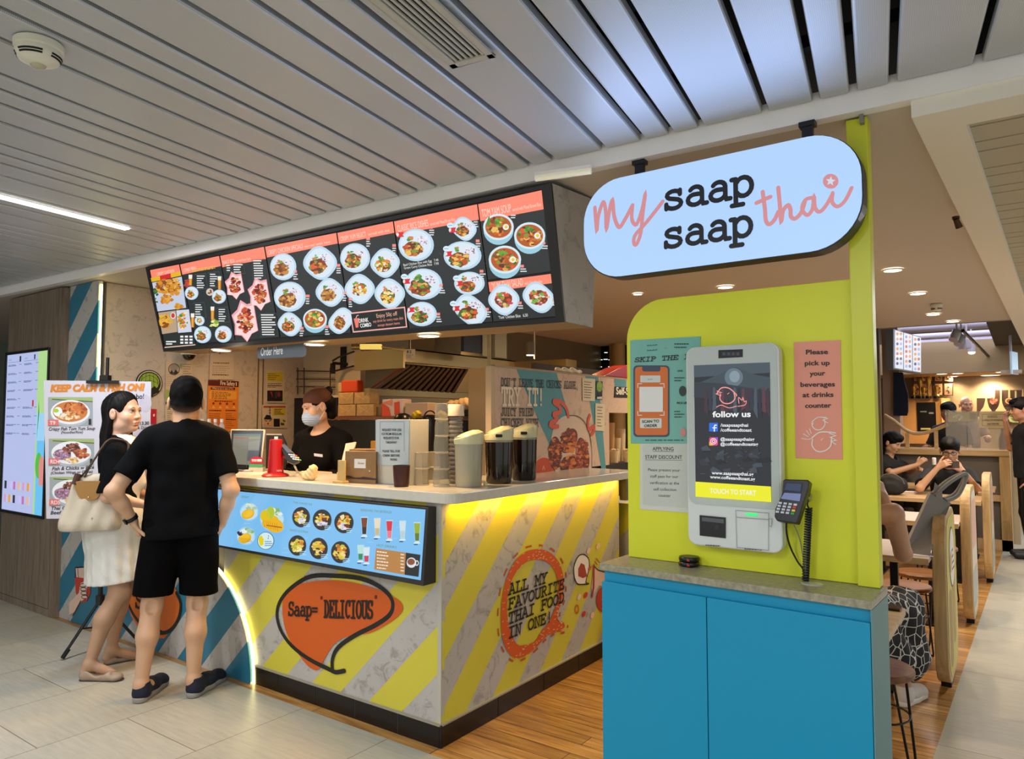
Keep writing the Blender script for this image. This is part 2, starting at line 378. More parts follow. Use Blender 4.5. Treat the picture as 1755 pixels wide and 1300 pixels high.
# ------------------------------------------------------------------ implicit bodies: smooth unions of tapered limbs, meshed by surface nets
def grid_sdf(prims, res, pad=.03):
    lo = np.full(3, 1e9); hi = -lo
    for p in prims:
        if p[0] == 'c':
            for q, r in ((p[1], p[3]), (p[2], p[4])): lo = np.minimum(lo, V(*q)-r); hi = np.maximum(hi, V(*q)+r)
        elif p[0] == 'e': r = max(p[2]); lo = np.minimum(lo, V(*p[1])-r); hi = np.maximum(hi, V(*p[1])+r)
    lo -= pad; hi += pad; n = np.ceil((hi-lo)/res).astype(int)+1
    ax = [lo[i]+res*np.arange(n[i]) for i in range(3)]
    D = np.full(n, .5, np.float32)
    for p in prims:
        kk = p[-1] if isinstance(p[-1], dict) else {}
        k = kk.get('k', .02); op = kk.get('op', 'u')
        if p[0] == 'c': a = V(*p[1]); b = V(*p[2]); r = max(p[3], p[4]); l = np.minimum(a, b)-r; h = np.maximum(a, b)+r
        elif p[0] == 'e': a = V(*p[1]); r = max(p[2]); l = a-r; h = a+r
        else: l, h = lo, hi
        if op == 'i': l, h = lo, hi
        mrg = k*1.5+3*res+.02
        i0 = np.clip(np.floor((l-mrg-lo)/res).astype(int), 0, n-1); i1 = np.clip(np.ceil((h+mrg-lo)/res).astype(int)+1, 1, n)
        sl = tuple(slice(i0[i], i1[i]) for i in range(3))
        X, Y, Z = np.meshgrid(*[ax[i][sl[i]].astype(np.float32) for i in range(3)], indexing='ij')
        if p[0] == 'c':
            fl = kk.get('flat')     # (axis vector, squash)
            qx, qy, qz = X-a[0], Y-a[1], Z-a[2]; ba = b-a
            if fl:
                w = unit(fl[0]); dt = (qx*w[0]+qy*w[1]+qz*w[2])*(1/fl[1]-1); qx = qx+dt*w[0]; qy = qy+dt*w[1]; qz = qz+dt*w[2]
            l2 = max(float(ba@ba), 1e-12); t = np.clip((qx*ba[0]+qy*ba[1]+qz*ba[2])/l2, 0, 1)
            d = np.sqrt((qx-t*ba[0])**2+(qy-t*ba[1])**2+(qz-t*ba[2])**2)-(p[3]+t*(p[4]-p[3]))
            if fl: d = d*min(1, fl[1]*1.2)
            for cp, cn in kk.get('cut', ()):
                cn = unit(cn); d = np.maximum(d, (X-cp[0])*cn[0]+(Y-cp[1])*cn[1]+(Z-cp[2])*cn[2])
        elif p[0] == 'e':
            rr = p[2]; q = np.stack([X-a[0], Y-a[1], Z-a[2]])
            if 'rot' in kk: q = np.tensordot(np.array(kk['rot']).T, q, 1)
            k0 = np.sqrt((q[0]/rr[0])**2+(q[1]/rr[1])**2+(q[2]/rr[2])**2); k1 = np.sqrt((q[0]/rr[0]**2)**2+(q[1]/rr[1]**2)**2+(q[2]/rr[2]**2)**2)
            d = k0*(k0-1)/np.maximum(k1, 1e-6)
        elif p[0] == 'pl':      # half space: keep the side the normal points away from
            nn = unit(p[2]); d = (X-p[1][0])*nn[0]+(Y-p[1][1])*nn[1]+(Z-p[1][2])*nn[2]
        elif p[0] == 'fn': d = p[1](X, Y, Z, D[sl])
        S = D[sl]
        if op == 'u':
            hh = np.clip(.5+.5*(S-d)/k, 0, 1); D[sl] = S*(1-hh)+d*hh-k*hh*(1-hh)
        elif op == 's':
            hh = np.clip(.5-.5*(S+d)/k, 0, 1); D[sl] = S*(1-hh)-d*hh+k*hh*(1-hh)
        elif op == 'i': D[sl] = np.maximum(S, d)
        elif op == 'set': D[sl] = d
    return D, lo, res
def nets(D, lo, res):
    S = D < 0; n = D.shape
    acc = np.zeros((n[0]-1, n[1]-1, n[2]-1, 3), np.float32); cnt = np.zeros(acc.shape[:3], np.float32)
    cs = [(i, j, k) for i in (0, 1) for j in (0, 1) for k in (0, 1)]
    sub = lambda A, c: A[c[0]:n[0]-1+c[0], c[1]:n[1]-1+c[1], c[2]:n[2]-1+c[2]]
    for c in cs:
        for a in range(3):
            if c[a]: continue
            e = list(c); e[a] = 1
            d0, d1 = sub(D, c), sub(D, e); x = sub(S, c) != sub(S, e)
            t = np.where(x, d0/np.where(x, d0-d1, 1), 0)
            for q in range(3): acc[..., q] += np.where(x, (t if q == a else c[q]), 0)
            cnt += x
    act = cnt > 0; idx = np.full(act.shape, -1, np.int64); idx[act] = np.arange(act.sum())
    pos = np.argwhere(act)+acc[act]/cnt[act][:, None]; vs_ = lo+pos*res
    Q = []
    for a in range(3):
        b, c = (a+1) % 3, (a+2) % 3
        s0 = [slice(None)]*3; s1 = [slice(None)]*3; s0[a] = slice(0, -1); s1[a] = slice(1, None)
        A, B = S[tuple(s0)], S[tuple(s1)]
        I = np.argwhere(A != B); I = I[(I[:, b] > 0) & (I[:, c] > 0) & (I[:, b] < n[b]-1) & (I[:, c] < n[c]-1)]
        g = lambda db, dc: idx[tuple((I+np.eye(3, dtype=int)[b]*db+np.eye(3, dtype=int)[c]*dc).T)]
        q = np.stack([g(-1, -1), g(0, -1), g(0, 0), g(-1, 0)], 1)
        fl = B[tuple(I.T)]; q[fl] = q[fl][:, ::-1]; Q.append(q)
    return vs_, np.concatenate(Q)
def sdf_obj(name, prims, res, m, parent, rot=None, loc=None, extra=None, colour=None, tris=None):
    """mesh an implicit shape built in the figure's own frame"""
    D, lo, r = grid_sdf(prims, res); vs_, q = nets(D, lo, r)
    mb = MB(); mb.v = [tuple(p) for p in vs_]; mb.f = [list(map(int, f)) for f in q]; mb.mt = [0]*len(q); mb.c = [None]*len(q)
    if colour is not None:
        cc = colour(vs_[q].mean(1)); mb.c = [tuple(c) for c in cc]
    if extra:
        for e in extra:
            o = len(mb.v); mb.v += list(e.v); mb.f += [[o+i for i in f] for f in e.f]; mb.mt += e.mt; mb.c += e.c
    me = bpy.data.meshes.new(name); me.from_pydata(mb.v, [], mb.f)
    for x in (m if isinstance(m, (list, tuple)) else [m]): me.materials.append(x)
    me.polygons.foreach_set('material_index', mb.mt); me.polygons.foreach_set('use_smooth', [True]*len(mb.f))
    if any(c is not None for c in mb.c):
        at = me.color_attributes.new('Col', 'FLOAT_COLOR', 'CORNER'); arr = np.ones((len(me.loops), 4), np.float32); k = 0
        for f, c in zip(mb.f, mb.c):
            if c is not None: arr[k:k+len(f), :3] = c
            k += len(f)
        at.data.foreach_set('color', arr.ravel())
    me.update(); me.validate()
    o = bpy.data.objects.new(name, me); COL.objects.link(o)
    if parent is not None: o.parent = parent
    return o
# ================================================================== THE SETTING
def tile_mat():
    m, N, L, b = _new('floor_tile')
    tc = N.new('ShaderNodeTexCoord'); sp = N.new('ShaderNodeSeparateXYZ'); cb = N.new('ShaderNodeCombineXYZ'); L.new(tc.outputs['Object'], sp.inputs[0])
    L.new(mth(N, L, 'ADD', sp.outputs[1], 12.66), cb.inputs[0]); L.new(mth(N, L, 'ADD', sp.outputs[0], .87+12.2), cb.inputs[1])
    br = N.new('ShaderNodeTexBrick'); br.offset = .333; br.inputs['Scale'].default_value = 1; br.inputs['Brick Width'].default_value = 1.2; br.inputs['Row Height'].default_value = .61
    br.inputs['Mortar Size'].default_value = .0022; br.inputs['Mortar Smooth'].default_value = 0; br.inputs['Color1'].default_value = lin('b4b0a0')+(1,); br.inputs['Color2'].default_value = lin('aca896')+(1,); br.inputs['Mortar'].default_value = lin('6e6656')+(1,)
    L.new(cb.outputs[0], br.inputs['Vector'])
    mp = N.new('ShaderNodeMapping'); mp.inputs['Scale'].default_value = (3, 26, 1); L.new(tc.outputs['Object'], mp.inputs[0])
    n = N.new('ShaderNodeTexNoise'); n.inputs['Scale'].default_value = 2; n.inputs['Detail'].default_value = 6; L.new(mp.outputs[0], n.inputs['Vector'])
    mr = N.new('ShaderNodeMapRange'); mr.inputs[1].default_value = .3; mr.inputs[2].default_value = .7; mr.inputs[3].default_value = .88; mr.inputs[4].default_value = 1.06; L.new(n.outputs['Fac'], mr.inputs[0])
    mx = N.new('ShaderNodeMix'); mx.data_type = 'RGBA'; mx.blend_type = 'MULTIPLY'; mx.inputs[0].default_value = 1
    L.new(br.outputs['Color'], mx.inputs[6]); L.new(mr.outputs[0], mx.inputs[7]); L.new(mx.outputs[2], b.inputs['Base Color'])
    b.inputs['Roughness'].default_value = .34
    bp = N.new('ShaderNodeBump'); bp.inputs['Strength'].default_value = .12; bp.inputs['Distance'].default_value = .004; L.new(n.outputs['Fac'], bp.inputs['Height']); L.new(bp.outputs[0], b.inputs['Normal'])
    return m
AIS = lambda y: 1.80+.022*y          # edge of the timber floor along the aisle
mb = MB(); mb.add([(-9, -6, 0), (9, -6, 0), (9, -.075, 0), (-9, -.075, 0)], [(0, 1, 2, 3)])
mb.add([(AIS(-.075), -.075, 0), (9, -.075, 0), (9, 16, 0), (AIS(16), 16, 0)], [(0, 1, 2, 3)])
struct('floor', mb, tile_mat())
mb = MB(); mb.add([(-9, -.075, 0), (AIS(-.075), -.075, 0), (AIS(16), 16, 0), (-9, 16, 0)], [(0, 1, 2, 3)])
struct('floor_timber', mb, wood('floor_wood', 'd6a45c', '8e602e', 'x', 5, 16, .32, plank=(.8, .098)))
# slatted metal ceiling of the mall, strips turned 8.3 degrees from the shop axis
def slat_mat():
    m, N, L, b = _new('ceiling_strip')
    tc = N.new('ShaderNodeTexCoord'); mp = N.new('ShaderNodeMapping'); mp.inputs['Rotation'].default_value = (0, 0, math.radians(-8.3)); L.new(tc.outputs['Object'], mp.inputs[0])
    w = N.new('ShaderNodeTexVoronoi'); w.inputs['Scale'].default_value = 190; L.new(mp.outputs[0], w.inputs['Vector']); w.inputs['Randomness'].default_value = 0
    mr = N.new('ShaderNodeMapRange'); mr.inputs[1].default_value = .15; mr.inputs[2].default_value = .5; L.new(w.outputs['Distance'], mr.inputs[0])
    L.new(mixn(N, L, mr.outputs[0], lin('85878a'), lin('c4c7c9')), b.inputs['Base Color']); b.inputs['Roughness'].default_value = .42; b.inputs['Metallic'].default_value = .25
    return m
SD = V(-math.sin(math.radians(8.3)), math.cos(math.radians(8.3)), 0)
ZC, ZB = 2.565, 2.5
gaps = []; x = 2.117-.63*12
for k in range(20): gaps += [x, x+.168, x+.283, x+.399]; x += .63
gaps.sort(); mb = MB(); edge = MB()
for a, b in zip(gaps[:-1], gaps[1:]):
    if b < -6 or a > 5: continue
    a += .012; b -= .012; p = []
    prof = [(a, .03), (a, .006), (a+.003, .001), (a+.009, 0), (b-.009, 0), (b-.003, .001), (b, .006), (b, .03)]
    for t in (-.0, -6.2): p += [(q[0]+SD[0]*t, -.02+.034*q[0]-.02+SD[1]*t, ZC+q[1]) for q in prof]
    mb.add(p, [(i, i+1, 9+i, 8+i) for i in range(7)])
struct('ceiling', mb, slat_mat())
mb = MB(); mb.box(-9, 9, -6.6, .6, 2.80, 2.82)
for k in range(14): mb.box(-7, 6, -.25-k*.42, -.22-k*.42, ZC+.06, ZC+.1)
struct('ceiling_void', mb, mat('void_black', '0c0d0f', .8))
# white edge trim between mall ceiling and shop ceiling
WH = mat('white_trim', 'f4f2f0', .45)
mb = MB(); o = V(-6.4, -.245, 0); u = unit((1, .034, 0)); mb.obox(o+u*5.6+V(0, .02, (ZB+ZC+.03)/2), u*11.2, V(0, .05, 0), V(0, 0, ZC+.03-ZB))
struct('trim_1', mb, WH)
# plain shop ceiling
mb = MB(); mb.prism([(-9, -.31), (1.99, .063), (2.26, 6.42), (-9, 6.42)], (0, 0, ZB+.004), (1, 0, 0), (0, 1, 0), V(0, 0, .04)); struct('ceiling_shop', mb, mat('shop_ceiling', 'cbc3b8', .7))
mb = MB(); mb.box(-9, 9, 6.42, 16, 3.25, 3.29)
mb.box(-9, 9, 6.42, 6.46, ZB, 3.25); struct('ceiling_open', mb, mat('open_ceiling', '8f8878', .8))
# ceiling beam on the right with the aisle's slat ceiling set into it
zb = float(hit(1561, 202, Y=.05)[2]); BM = mat('beam_paint', 'ece6d8', .6)
bl = lambda y: hit(1561, 202, Z=zb)[0]+.0333*y
il = [hit(1656.4, 214, Z=zb), hit(1733.4, 445, Z=zb)]; sl = (il[1][0]-il[0][0])/(il[1][1]-il[0][1]); ix = lambda y: il[0][0]+sl*(y-il[0][1])
y0, y1 = .05, float(il[0][1])
mb = MB(); mb.add([(bl(y0), y0, zb), (5, y0, zb), (5, y1, zb), (ix(y1), y1, zb), (ix(14), 14, zb), (bl(14), 14, zb)], [(0, 1, 2, 3), (0, 3, 4, 5)])
mb.add([(bl(y0), y0, zb), (5, y0, zb), (5, y0, ZB+.1), (bl(y0), y0, ZB+.1)], [(0, 1, 2, 3)])
mb.add([(bl(y0), y0, zb), (bl(14), 14, zb), (bl(14), 14, ZB+.3), (bl(y0), y0, ZB+.3)], [(0, 1, 2, 3)])
mb.add([(ix(y1), y1, zb), (ix(14), 14, zb), (ix(14), 14, zb+.05), (ix(y1), y1, zb+.05)], [(0, 1, 2, 3)]); mb.add([(ix(y1), y1, zb), (5, y1, zb), (5, y1, zb+.05), (ix(y1), y1, zb+.05)], [(0, 1, 2, 3)])
struct('trim_2', mb, BM)
mb = MB(); y = y1; k = 0
while y < 14:
    w = (.115, .17, .115, .23)[k % 4]; mb.box(ix(y)-.0, 5, y+.006, y+w-.006, zb+.03, zb+.045); y += w; k += 1
struct('ceiling_aisle', mb, mat('aisle_slat', 'b9b09a', .5))
mb = MB(); mb.box(1.9, 5, .3, 14, zb+.09, zb+.1); struct('ceiling_aisle_backing', mb, mat('void_dark', '35302a', .8))
# shop walls
mb = MB(); mb.box(-3.42, -3.35, .05, 1.86, 0, ZB); struct('wall_left', mb, concrete('wall_concrete', 'c8b8a2', '8c7c68', 'd8c8b2'))
mb = MB()
for y in (.98, 1.36, 1.41): mb.box(-3.352, -3.345, y, y+.012, .9, ZB)
struct('trim_3', mb, mat('joint_brown', '7a6a52', .6))
mb = MB(); mb.box(-3.42, -2.57, 1.86, 1.92, 0, ZB); struct('wall_kitchen', mb, mat('wall_cream', 'c4b499', .6))
mb = MB(); mb.box(-2.75, -2.6, 1.92, 6.6, 0, ZB); struct('wall_steel', mb, mat('wall_steel', '8c8064', .35, .5))
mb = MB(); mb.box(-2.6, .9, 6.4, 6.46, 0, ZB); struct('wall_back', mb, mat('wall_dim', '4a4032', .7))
mb = MB(); mb.box(-9, 9, 15.9, 16, 0, 3.3); struct('wall_far', mb, mat('wall_far', '7a6850', .7))
mb = MB(); mb.box(-9, -8.9, -6, 16, 0, 3.3); struct('wall_west', mb, mat('wall_west', '8a9a90', .7))
# night window at the back of the kitchen
f = Face((0, 6.39, 0), (1, 0, 0), (0, 0, 1))
win = thing('window_1', None, None, (0, 6.39, 0)); win['kind'] = 'structure'
a = hit(981, 588, Y=6.39); b = hit(1050, 645, Y=6.39); mb = MB(); mb.box(a[0], b[0], 6.37, 6.385, 1.3, a[2]); obj('window_pane', mb, mat('night_glass', '05070a', .08), win)
g = G(Face((0, 6.368, 0), (1, 0, 0), (0, 0, 1)), (900, 560, .10826))
for x, y, w in ((1280, 405, 26), (1350, 398, 12), (1195, 518, 30), (1275, 512, 32), (1340, 520, 20), (1150, 590, 24), (1155, 645, 14), (1070, 640, 12), (1200, 630, 16), (1330, 628, 14), (820, 590, 20), (1050, 578, 10), (990, 660, 10), (900, 630, 10)): g.rect(x-w, y-5, x+w, y+7, 'dfe6e0')
obj('city_lights', g, printed('city_print', 1.6), win)
mb = MB()
for q in (975, 1051): p = hit(q, 620, Y=6.36); mb.box(p[0]-.05, p[0]+.05, 6.34, 6.4, 0, ZB)
p = hit(1060, 620, Y=6.2); mb.cyl((p[0], 6.2, 0), (p[0], 6.2, ZB), .09, n=24); obj('window_frame', mb, mat('frame_cream', 'b59a68', .5), win)
# ================================================================== LIGHTS OF THE PLACE, AND ADDED UNSEEN ONES
def downlight(x, y, z, label, e=9, colour='ffe6c8', r=.055, group=None, g=1.0):
    t = thing('downlight', label, 'ceiling light', (x, y, z), 0, group)
    mb = MB(); mb.lathe([(r*1.18, 0), (r*1.18, -.006), (r, -.008), (r, -.002)], (x, y, z), 28, cap=False); obj('trim_ring', mb, mat('ring_white', 'e8e0d0', .4), t, smooth=True)
    mb = MB(); mb.cyl((x, y, z-.004), (x, y, z-.0045), r, n=28); obj('diffuser', mb, mat('lamp_glow', 'fff3df', .5, emit=7*g), t)
    lamp('lamp', 'SPOT', (x, y, z-.02), e*8.5, colour, t, .05, (0, 0, 0), spot=2.5, blend=.8)
    return t
for i, (px, py) in enumerate([(1243, 491), (1530, 462), (1573, 502), (1633, 550), (1093, 503), (1610, 531)]):
    p = hit(px, py, Z=ZB)
    if i == 4: downlight(p[0], p[1], ZB, 'small round ceiling light left of the yellow arched panel', 6, r=.035)
    elif i == 5: continue
    else: downlight(p[0], p[1], ZB, ['round ceiling light below the hanging white sign, above the yellow panel', 'round ceiling light beside the yellow post, largest of the row over the seats', 'second round ceiling light from the yellow post over the seats', 'round ceiling light over the seats farthest from the yellow post'][i], 9, 'ffe4c2', group='ceiling lights of the shop')
p = hit(1608, 548, Z=ZB); downlight(p[0], p[1]-.5, ZB, 'third round ceiling light from the yellow post, beside the small smoke sensor', 9, 'ffe4c2', group='ceiling lights of the shop')
def linear(a, b, w, label, e, n=None):
    a = V(*a); b = V(*b); d = unit(b-a); s = V(d[1], -d[0], 0); l = float(np.linalg.norm(b-a)); c = (a+b)/2
    t = thing('linear_light', label, 'ceiling light', c)
    mb = MB(); mb.obox(c+V(0, 0, .012), d*(l+.02), s*(w+.016), V(0, 0, .02)); obj('housing', mb, mat('lamp_housing', 'd8d8d4', .4), t)
    mb = MB(); mb.obox(c+V(0, 0, -.002), d*l, s*w, V(0, 0, .006)); obj('diffuser', mb, mat('tube_glow', 'fbfff8', .5, emit=5), t)
    lamp('lamp', 'AREA', c-V(0, 0, .012), e, 'f6f8ff', t, l, (0, 0, math.atan2(d[1], d[0])), w)
    return t
c = hit(218, 392, Z=ZC-.004)
linear(c-SD*1.2, c, .045, 'slim white linear light in the slatted ceiling at the left', 40)
linear(c-SD*3.6+V(.1, 0, 0), c-SD*2.4+V(.1, 0, 0), .045, 'slim linear light in the slatted ceiling behind the photographer, left', 40)  # extra lamp added outside the view to light the mall side
for k, (x, y) in enumerate(((1.3, -2.6), (1.6, -4.6), (4.2, -2.2), (4.2, -4.4))):  # copies of the ceiling fixture, added out of view for front light
    linear((x, y-1.2, ZC-.004), (x, y, ZC-.004), .045, ['linear light in the slatted ceiling above the photographer', 'linear light in the slatted ceiling behind the photographer', 'linear light over the aisle at the right', 'linear light over the far right of the mall'][k], 40)
# lamps added out of view to brighten the aisle on the right
for y in (3.5, 7.5, 11): linear((3.2, y, zb+.02), (3.2, y+1.2, zb+.02), .045, 'linear light over the aisle %s' % {3.5: 'beside the first dividers', 7.5: 'beside the counter', 11: 'at its far end'}[y], 60)
# warm kitchen lamps
for x, y in ((-2.3, 3.2), (-1.0, 3.0), (-1.2, 5.2), (-.9, 1.3), (-2.5, 1.0)): downlight(x, y, ZB, 'kitchen ceiling light hidden behind the menu board', 6, 'ffc987', group='hidden kitchen lights')
# ================================================================== CEILING FITTINGS
def smoke(p, r, name, label, lens):
    t = thing(name, label, 'smoke detector', p); mb = MB(); IV = mat('ivory_plastic', 'd9d6c4', .4)
    mb.lathe([(r*.95, 0), (r, -.004), (r*.98, -.02), (r*.9, -.024)], p, 36); obj('base', mb, IV, t, smooth=True)
    mb = MB(); mb.lathe([(r*.9, -.022), (r*.93, -.035), (r*.8, -.052), (r*.5, -.062), (r*.3, -.066)], p, 36); obj('cover', mb, IV, t, smooth=True)
    for z, q in ((-.040, .915), (-.047, .862)):
        for k in range(4):
            mb = MB()
            for j in range(6):
                a0 = math.radians(k*90+12+j*11); a1 = math.radians(k*90+12+j*11+11.5)
                mb.add([(p[0]+r*(q+s)*math.cos(a), p[1]+r*(q+s)*math.sin(a), p[2]+z+dz) for s, dz in ((.012, .002), (-.02, -.003)) for a in (a0, a1)], [(0, 1, 3, 2)])
            obj('vent_slot', mb, mat('slot_black', '15140f', .8), t)
    mb = MB(); mb.ball((p[0], p[1], p[2]-.062), (r*.33, r*.33, .014), 20, 8); obj('lens', mb, lens, t, smooth=True)
smoke(hit(67, 74, Z=ZC-.002), .064, 'smoke_detector', 'ivory round smoke detector on the slatted ceiling at top left', mat('lens_beige', 'b5ad92', .15))
p = hit(1605, 521, Z=ZB); smoke((p[0], p[1], ZB), .05, 'smoke_detector', 'small round smoke sensor on the brown shop ceiling between the ceiling lights', mat('lens_beige'))
# air grille let into a ceiling strip
t = thing('air_grille', 'pale ceiling air grille with long slots let into a metal strip', 'air vent', hit(760, 40, Z=ZC-.012))
c1 = hit(812, 106, Z=ZC-.016); s = V(SD[1], -SD[0], 0); w = .15; ln = .62; c0 = c1-SD*ln/2
mb = MB()
for sg in (-1, 1): mb.obox(c0+s*sg*(w/2-.011), SD*ln, s*.022, V(0, 0, .008)); mb.obox(c0+SD*sg*(ln/2-.012), SD*.024, s*w, V(0, 0, .008))
obj('frame', mb, mat('grille_paint', 'b9b6aa', .45), t, bevel=.0015)
for k in range(6): mb = MB(); mb.obox(c0+s*(-.045+k*.018)+V(0, 0, .003), SD*(ln-.04), s*.008, V(0, 0, .006)); obj('slat', mb, mat('grille_paint'), t)
mb = MB(); mb.obox(c0+V(0, 0, .0095), SD*(ln-.03), s*(w-.03), V(0, 0, .001)); obj('backing', mb, mat('slot_black'), t)
# ceiling camera-like lamp on the beam
p = hit(1638, 371, Z=zb); t = thing('ceiling_spotlight', 'tiny dark spotlight fixed under the ceiling beam', 'spotlight', p)
mb = MB(); mb.cyl(p, p-V(0, 0, .012), .016); obj('base', mb, mat('bronze_dark', '4a3320', .4, .6), t, smooth=True)
mb = MB(); mb.cyl(p-V(0, 0, .012), p-V(-.012, -.02, .05), .012, .016); obj('head', mb, mat('bronze_dark'), t, smooth=True)
# ================================================================== CLAD PILLAR WITH DISPLAY
PW = wood('pillar_wood', '8a7a68', '6a5a4a', 'z', 5, 12, .5)
mb = MB(); mb.box(-4.75, -3.83, -.08, .1, .06, 2.49); mb.box(-3.818, -3.78, -.08, .1, 0, 2.49); mb.box(-3.83, -3.818, -.07, .1, 0, 2.49); mb.box(-4.75, -3.81, -.078, .09, 0, .055); mb.box(-3.79, -3.755, -.06, .1, 0, 2.49)
struct('wall_pillar', mb, PW)
f = Face((-4.3, -.0805, 1.4), (1, 0, 0), (0, 0, 1)); P = f.px; a = P(14, 605); b = P(75, 884); b2 = P(76, 601)
t = thing('display_screen', 'tall lit drinks menu screen set into the wooden pillar', 'screen', (-4.3, -.08, 1.4))
x0, x1, y0_, y1_ = a[0], b[0], b[1], b2[1]
mb = MB(); W_ = .022
for bx in ((x0-W_, x0, y0_-W_, y1_+W_), (x1, x1+W_*.6, y0_-W_, y1_+W_), (x0, x1, y0_-W_, y0_), (x0, x1, y1_, y1_+W_)): mb.box(-4.3+bx[0], -4.3+bx[1], -.094, -.08, 1.4+bx[2], 1.4+bx[3])
obj('bezel', mb, mat('bezel_black', '141414', .35), t, bevel=.002)
g = G(Face((-4.3, -.083, 1.4), (1, 0, 0), (0, 0, 1)), (0, 580, .2539)); g.crop = None
w_, h_ = x1-x0, y1_-y0_; X = lambda q: x0+q*w_; Y = lambda q: y0_+q*h_
g.rect(x0, y0_, x1, y1_, 'b4bee8'); g.rect(X(.76), y0_, x1, y1_, 'b0d890', 1); g.rect(X(.76), Y(.45), x1, Y(.62), '9fd0f0', 2); g.rect(X(.8), y0_, x1, Y(.45), '6cc0f0', 2)
g.ell(X(.86), Y(.3), .06, .1, '59b84a', 3); g.ell(X(.93), Y(.28), .05, .1, 'e08a80', 4); g.rect(X(.88), Y(.18), X(.99), Y(.32), 'd98d86', 5); g.poly([(X(.8), Y(.45)), (X(.84), Y(.62)), (X(.82), Y(.7))], '3f9a3c', 5)
for c_ in (0, 1):
    for r_ in range(9):
        yy = .93-r_*.055
        if c_ == 1 and r_ in (4,): continue
        g.bars(X(.04+.4*c_), Y(yy), X(.3+.4*c_), 2, -.008, .005, '39456e', 3); g.bars(X(.31+.4*c_), Y(yy), X(.38+.4*c_), 1, .01, .005, '5a6690', 3, frac=.9)
    g.text('DRINKS', X(.05+.4*c_), Y(.962), .012, '2f7f8f', 3); g.line([(X(.03+.4*c_), Y(.95)), (X(.36+.4*c_), Y(.95))], .003, '6a78a8', 3, cap=False)
g.rect(X(.32), Y(.95), X(.36), Y(.985), '2a2a35', 4); g.rect(X(.67), Y(.955), X(.7), Y(.985), '2a2a35', 4); g.rect(X(.66), Y(.66), X(.7), Y(.7), 'c23a3a', 4)
for r_ in range(2):
    for c_ in range(6): g.rect(X(.06+c_*.11), Y(.05+r_*.085), X(.115+c_*.11), Y(.1+r_*.085), ['d59fc2', 'e0a040', '2a2a30', 'c8b8ee', 'c070b0', 'e0b890'][(c_+r_*2) % 6], 4)
obj('screen', g, printed('screen_print', 1.0, .2), t)
# ================================================================== ARCHED TEAL PANEL
t = thing('arched_panel', 'teal and grey striped arched panel with lit edge beside the counter', 'panel', (-3, 0, 0))
pts = [(-3.76, 0), (-1.378, 0)]+[(-2.04+.662*math.cos(math.radians(a)), .662*math.sin(math.radians(a))) for a in range(6, 91, 6)]+[(-2.9, .662)]+[(-2.9-.4*math.sin(math.radians(a)), 1.062-.4*math.cos(math.radians(a))) for a in range(15, 91, 15)]+[(-3.3, 2.5), (-3.32, 2.5)]
low = [p for p in pts if p[1] < 2.4]+[(-3.3, 1.3), (-3.76, 1.3)]
mb = MB(); mb.prism(low, (0, -.03, 0), (1, 0, 0), (0, 0, 1), V(0, .03, 0)); obj('panel', mb, striped('teal_stripe_low', '10718f', 0, 1.02, .48, -1.65+3, .54), t)
mb = MB(); mb.box(-3.76, -3.3, -.03, 0, 1.3, 2.5); obj('upper_panel', mb, striped('teal_stripe_high', '10718f', 0, 1.02, .50, -6.2+3, .5), t)
led = [(p[0]+.01, -.014, p[1]) for p in pts[1:-2]]+[(-3.29, -.014, 2.47)]
for q in range(len(led)):
    pass
LEDM = mat('led_yellow', 'fff0a0', .5, emit=7, ec='fff0a4')
mb = MB(); mb.tube(led, .0072, 8); obj('light_strip', mb, LEDM, t, smooth=True)
# ================================================================== COUNTER
ct = thing('counter', 'L-shaped order counter with yellow and grey diagonal stripes and pale worktop', 'counter', (0, 0, 0))
YEL = 'd2c73e'
mb = MB(); mb.box(-1.7, 0, 0, .025, .1, 1.097); obj('front_panel', mb, striped('yellow_stripe_front', YEL, 0, 1.02, .426, -.995, .52), ct)
mb = MB(); mb.box(-.025, 0, .0255, 1.775, .1, 1.097); obj('side_panel', mb, striped('yellow_stripe_side', YEL, 1, .98, .43, -.57, .52), ct)
mb = MB(); mb.box(-.02, .0012, -.0012, .006, .1, 1.097); obj('corner_trim', mb, mat('corner_grey', 'b9b5a6', .4), ct)
mb = MB()
x = -1.38
for a, b in ((-1.375, -1.16), (-1.157, -.845), (-.842, -.555), (-.552, -.262), (-.259, -.0)): mb.box(a, b, -.012, .03, .0, .098)
for a, b in ((-.01, .42), (.423, .84), (.843, 1.22), (1.223, 1.56), (1.563, 1.775)): mb.box(-.03, .012, a, b, 0, .098)
obj('plinth', mb, mat('plinth_tile', '17120f', .25), ct, bevel=.002)
mb = MB(); mb.box(-1.375, -.002, -.009, .0, .005, .095); mb.box(.0, .009, .0, 1.77, .005, .095); obj('plinth_grout', mb, mat('grout', '8a8078', .7), ct)
mb = MB(); mb.box(-1.375, .005, -.014, 0, .096, .1035); mb.box(0, .014, 0, 1.775, .096, .1035); obj('plinth_cap', mb, mat('cap_pale', '9a9484', .4), ct)
WT = mat('worktop_pale', 'cfcabb', .18, noise=.06, nscale=30)
ol = [(-2.15, -.03), (.04, -.045)]+[(.04+.06*math.sin(math.radians(a)), .015-.06*math.cos(math.radians(a))) for a in range(15, 91, 15)]+[(.11, 1.62)]+[(.11-.04+.04*math.cos(math.radians(a)), 1.78+.04*math.sin(math.radians(a))) for a in range(0, 91, 30)]+[(-.44, 1.83), (-.44, .46), (-2.15, .46)]
mb = MB(); mb.prism(ol, (0, 0, 1.098), (1, 0, 0), (0, 1, 0), V(0, 0, .05)); obj('worktop', mb, WT, ct, bevel=.006, seg=3)
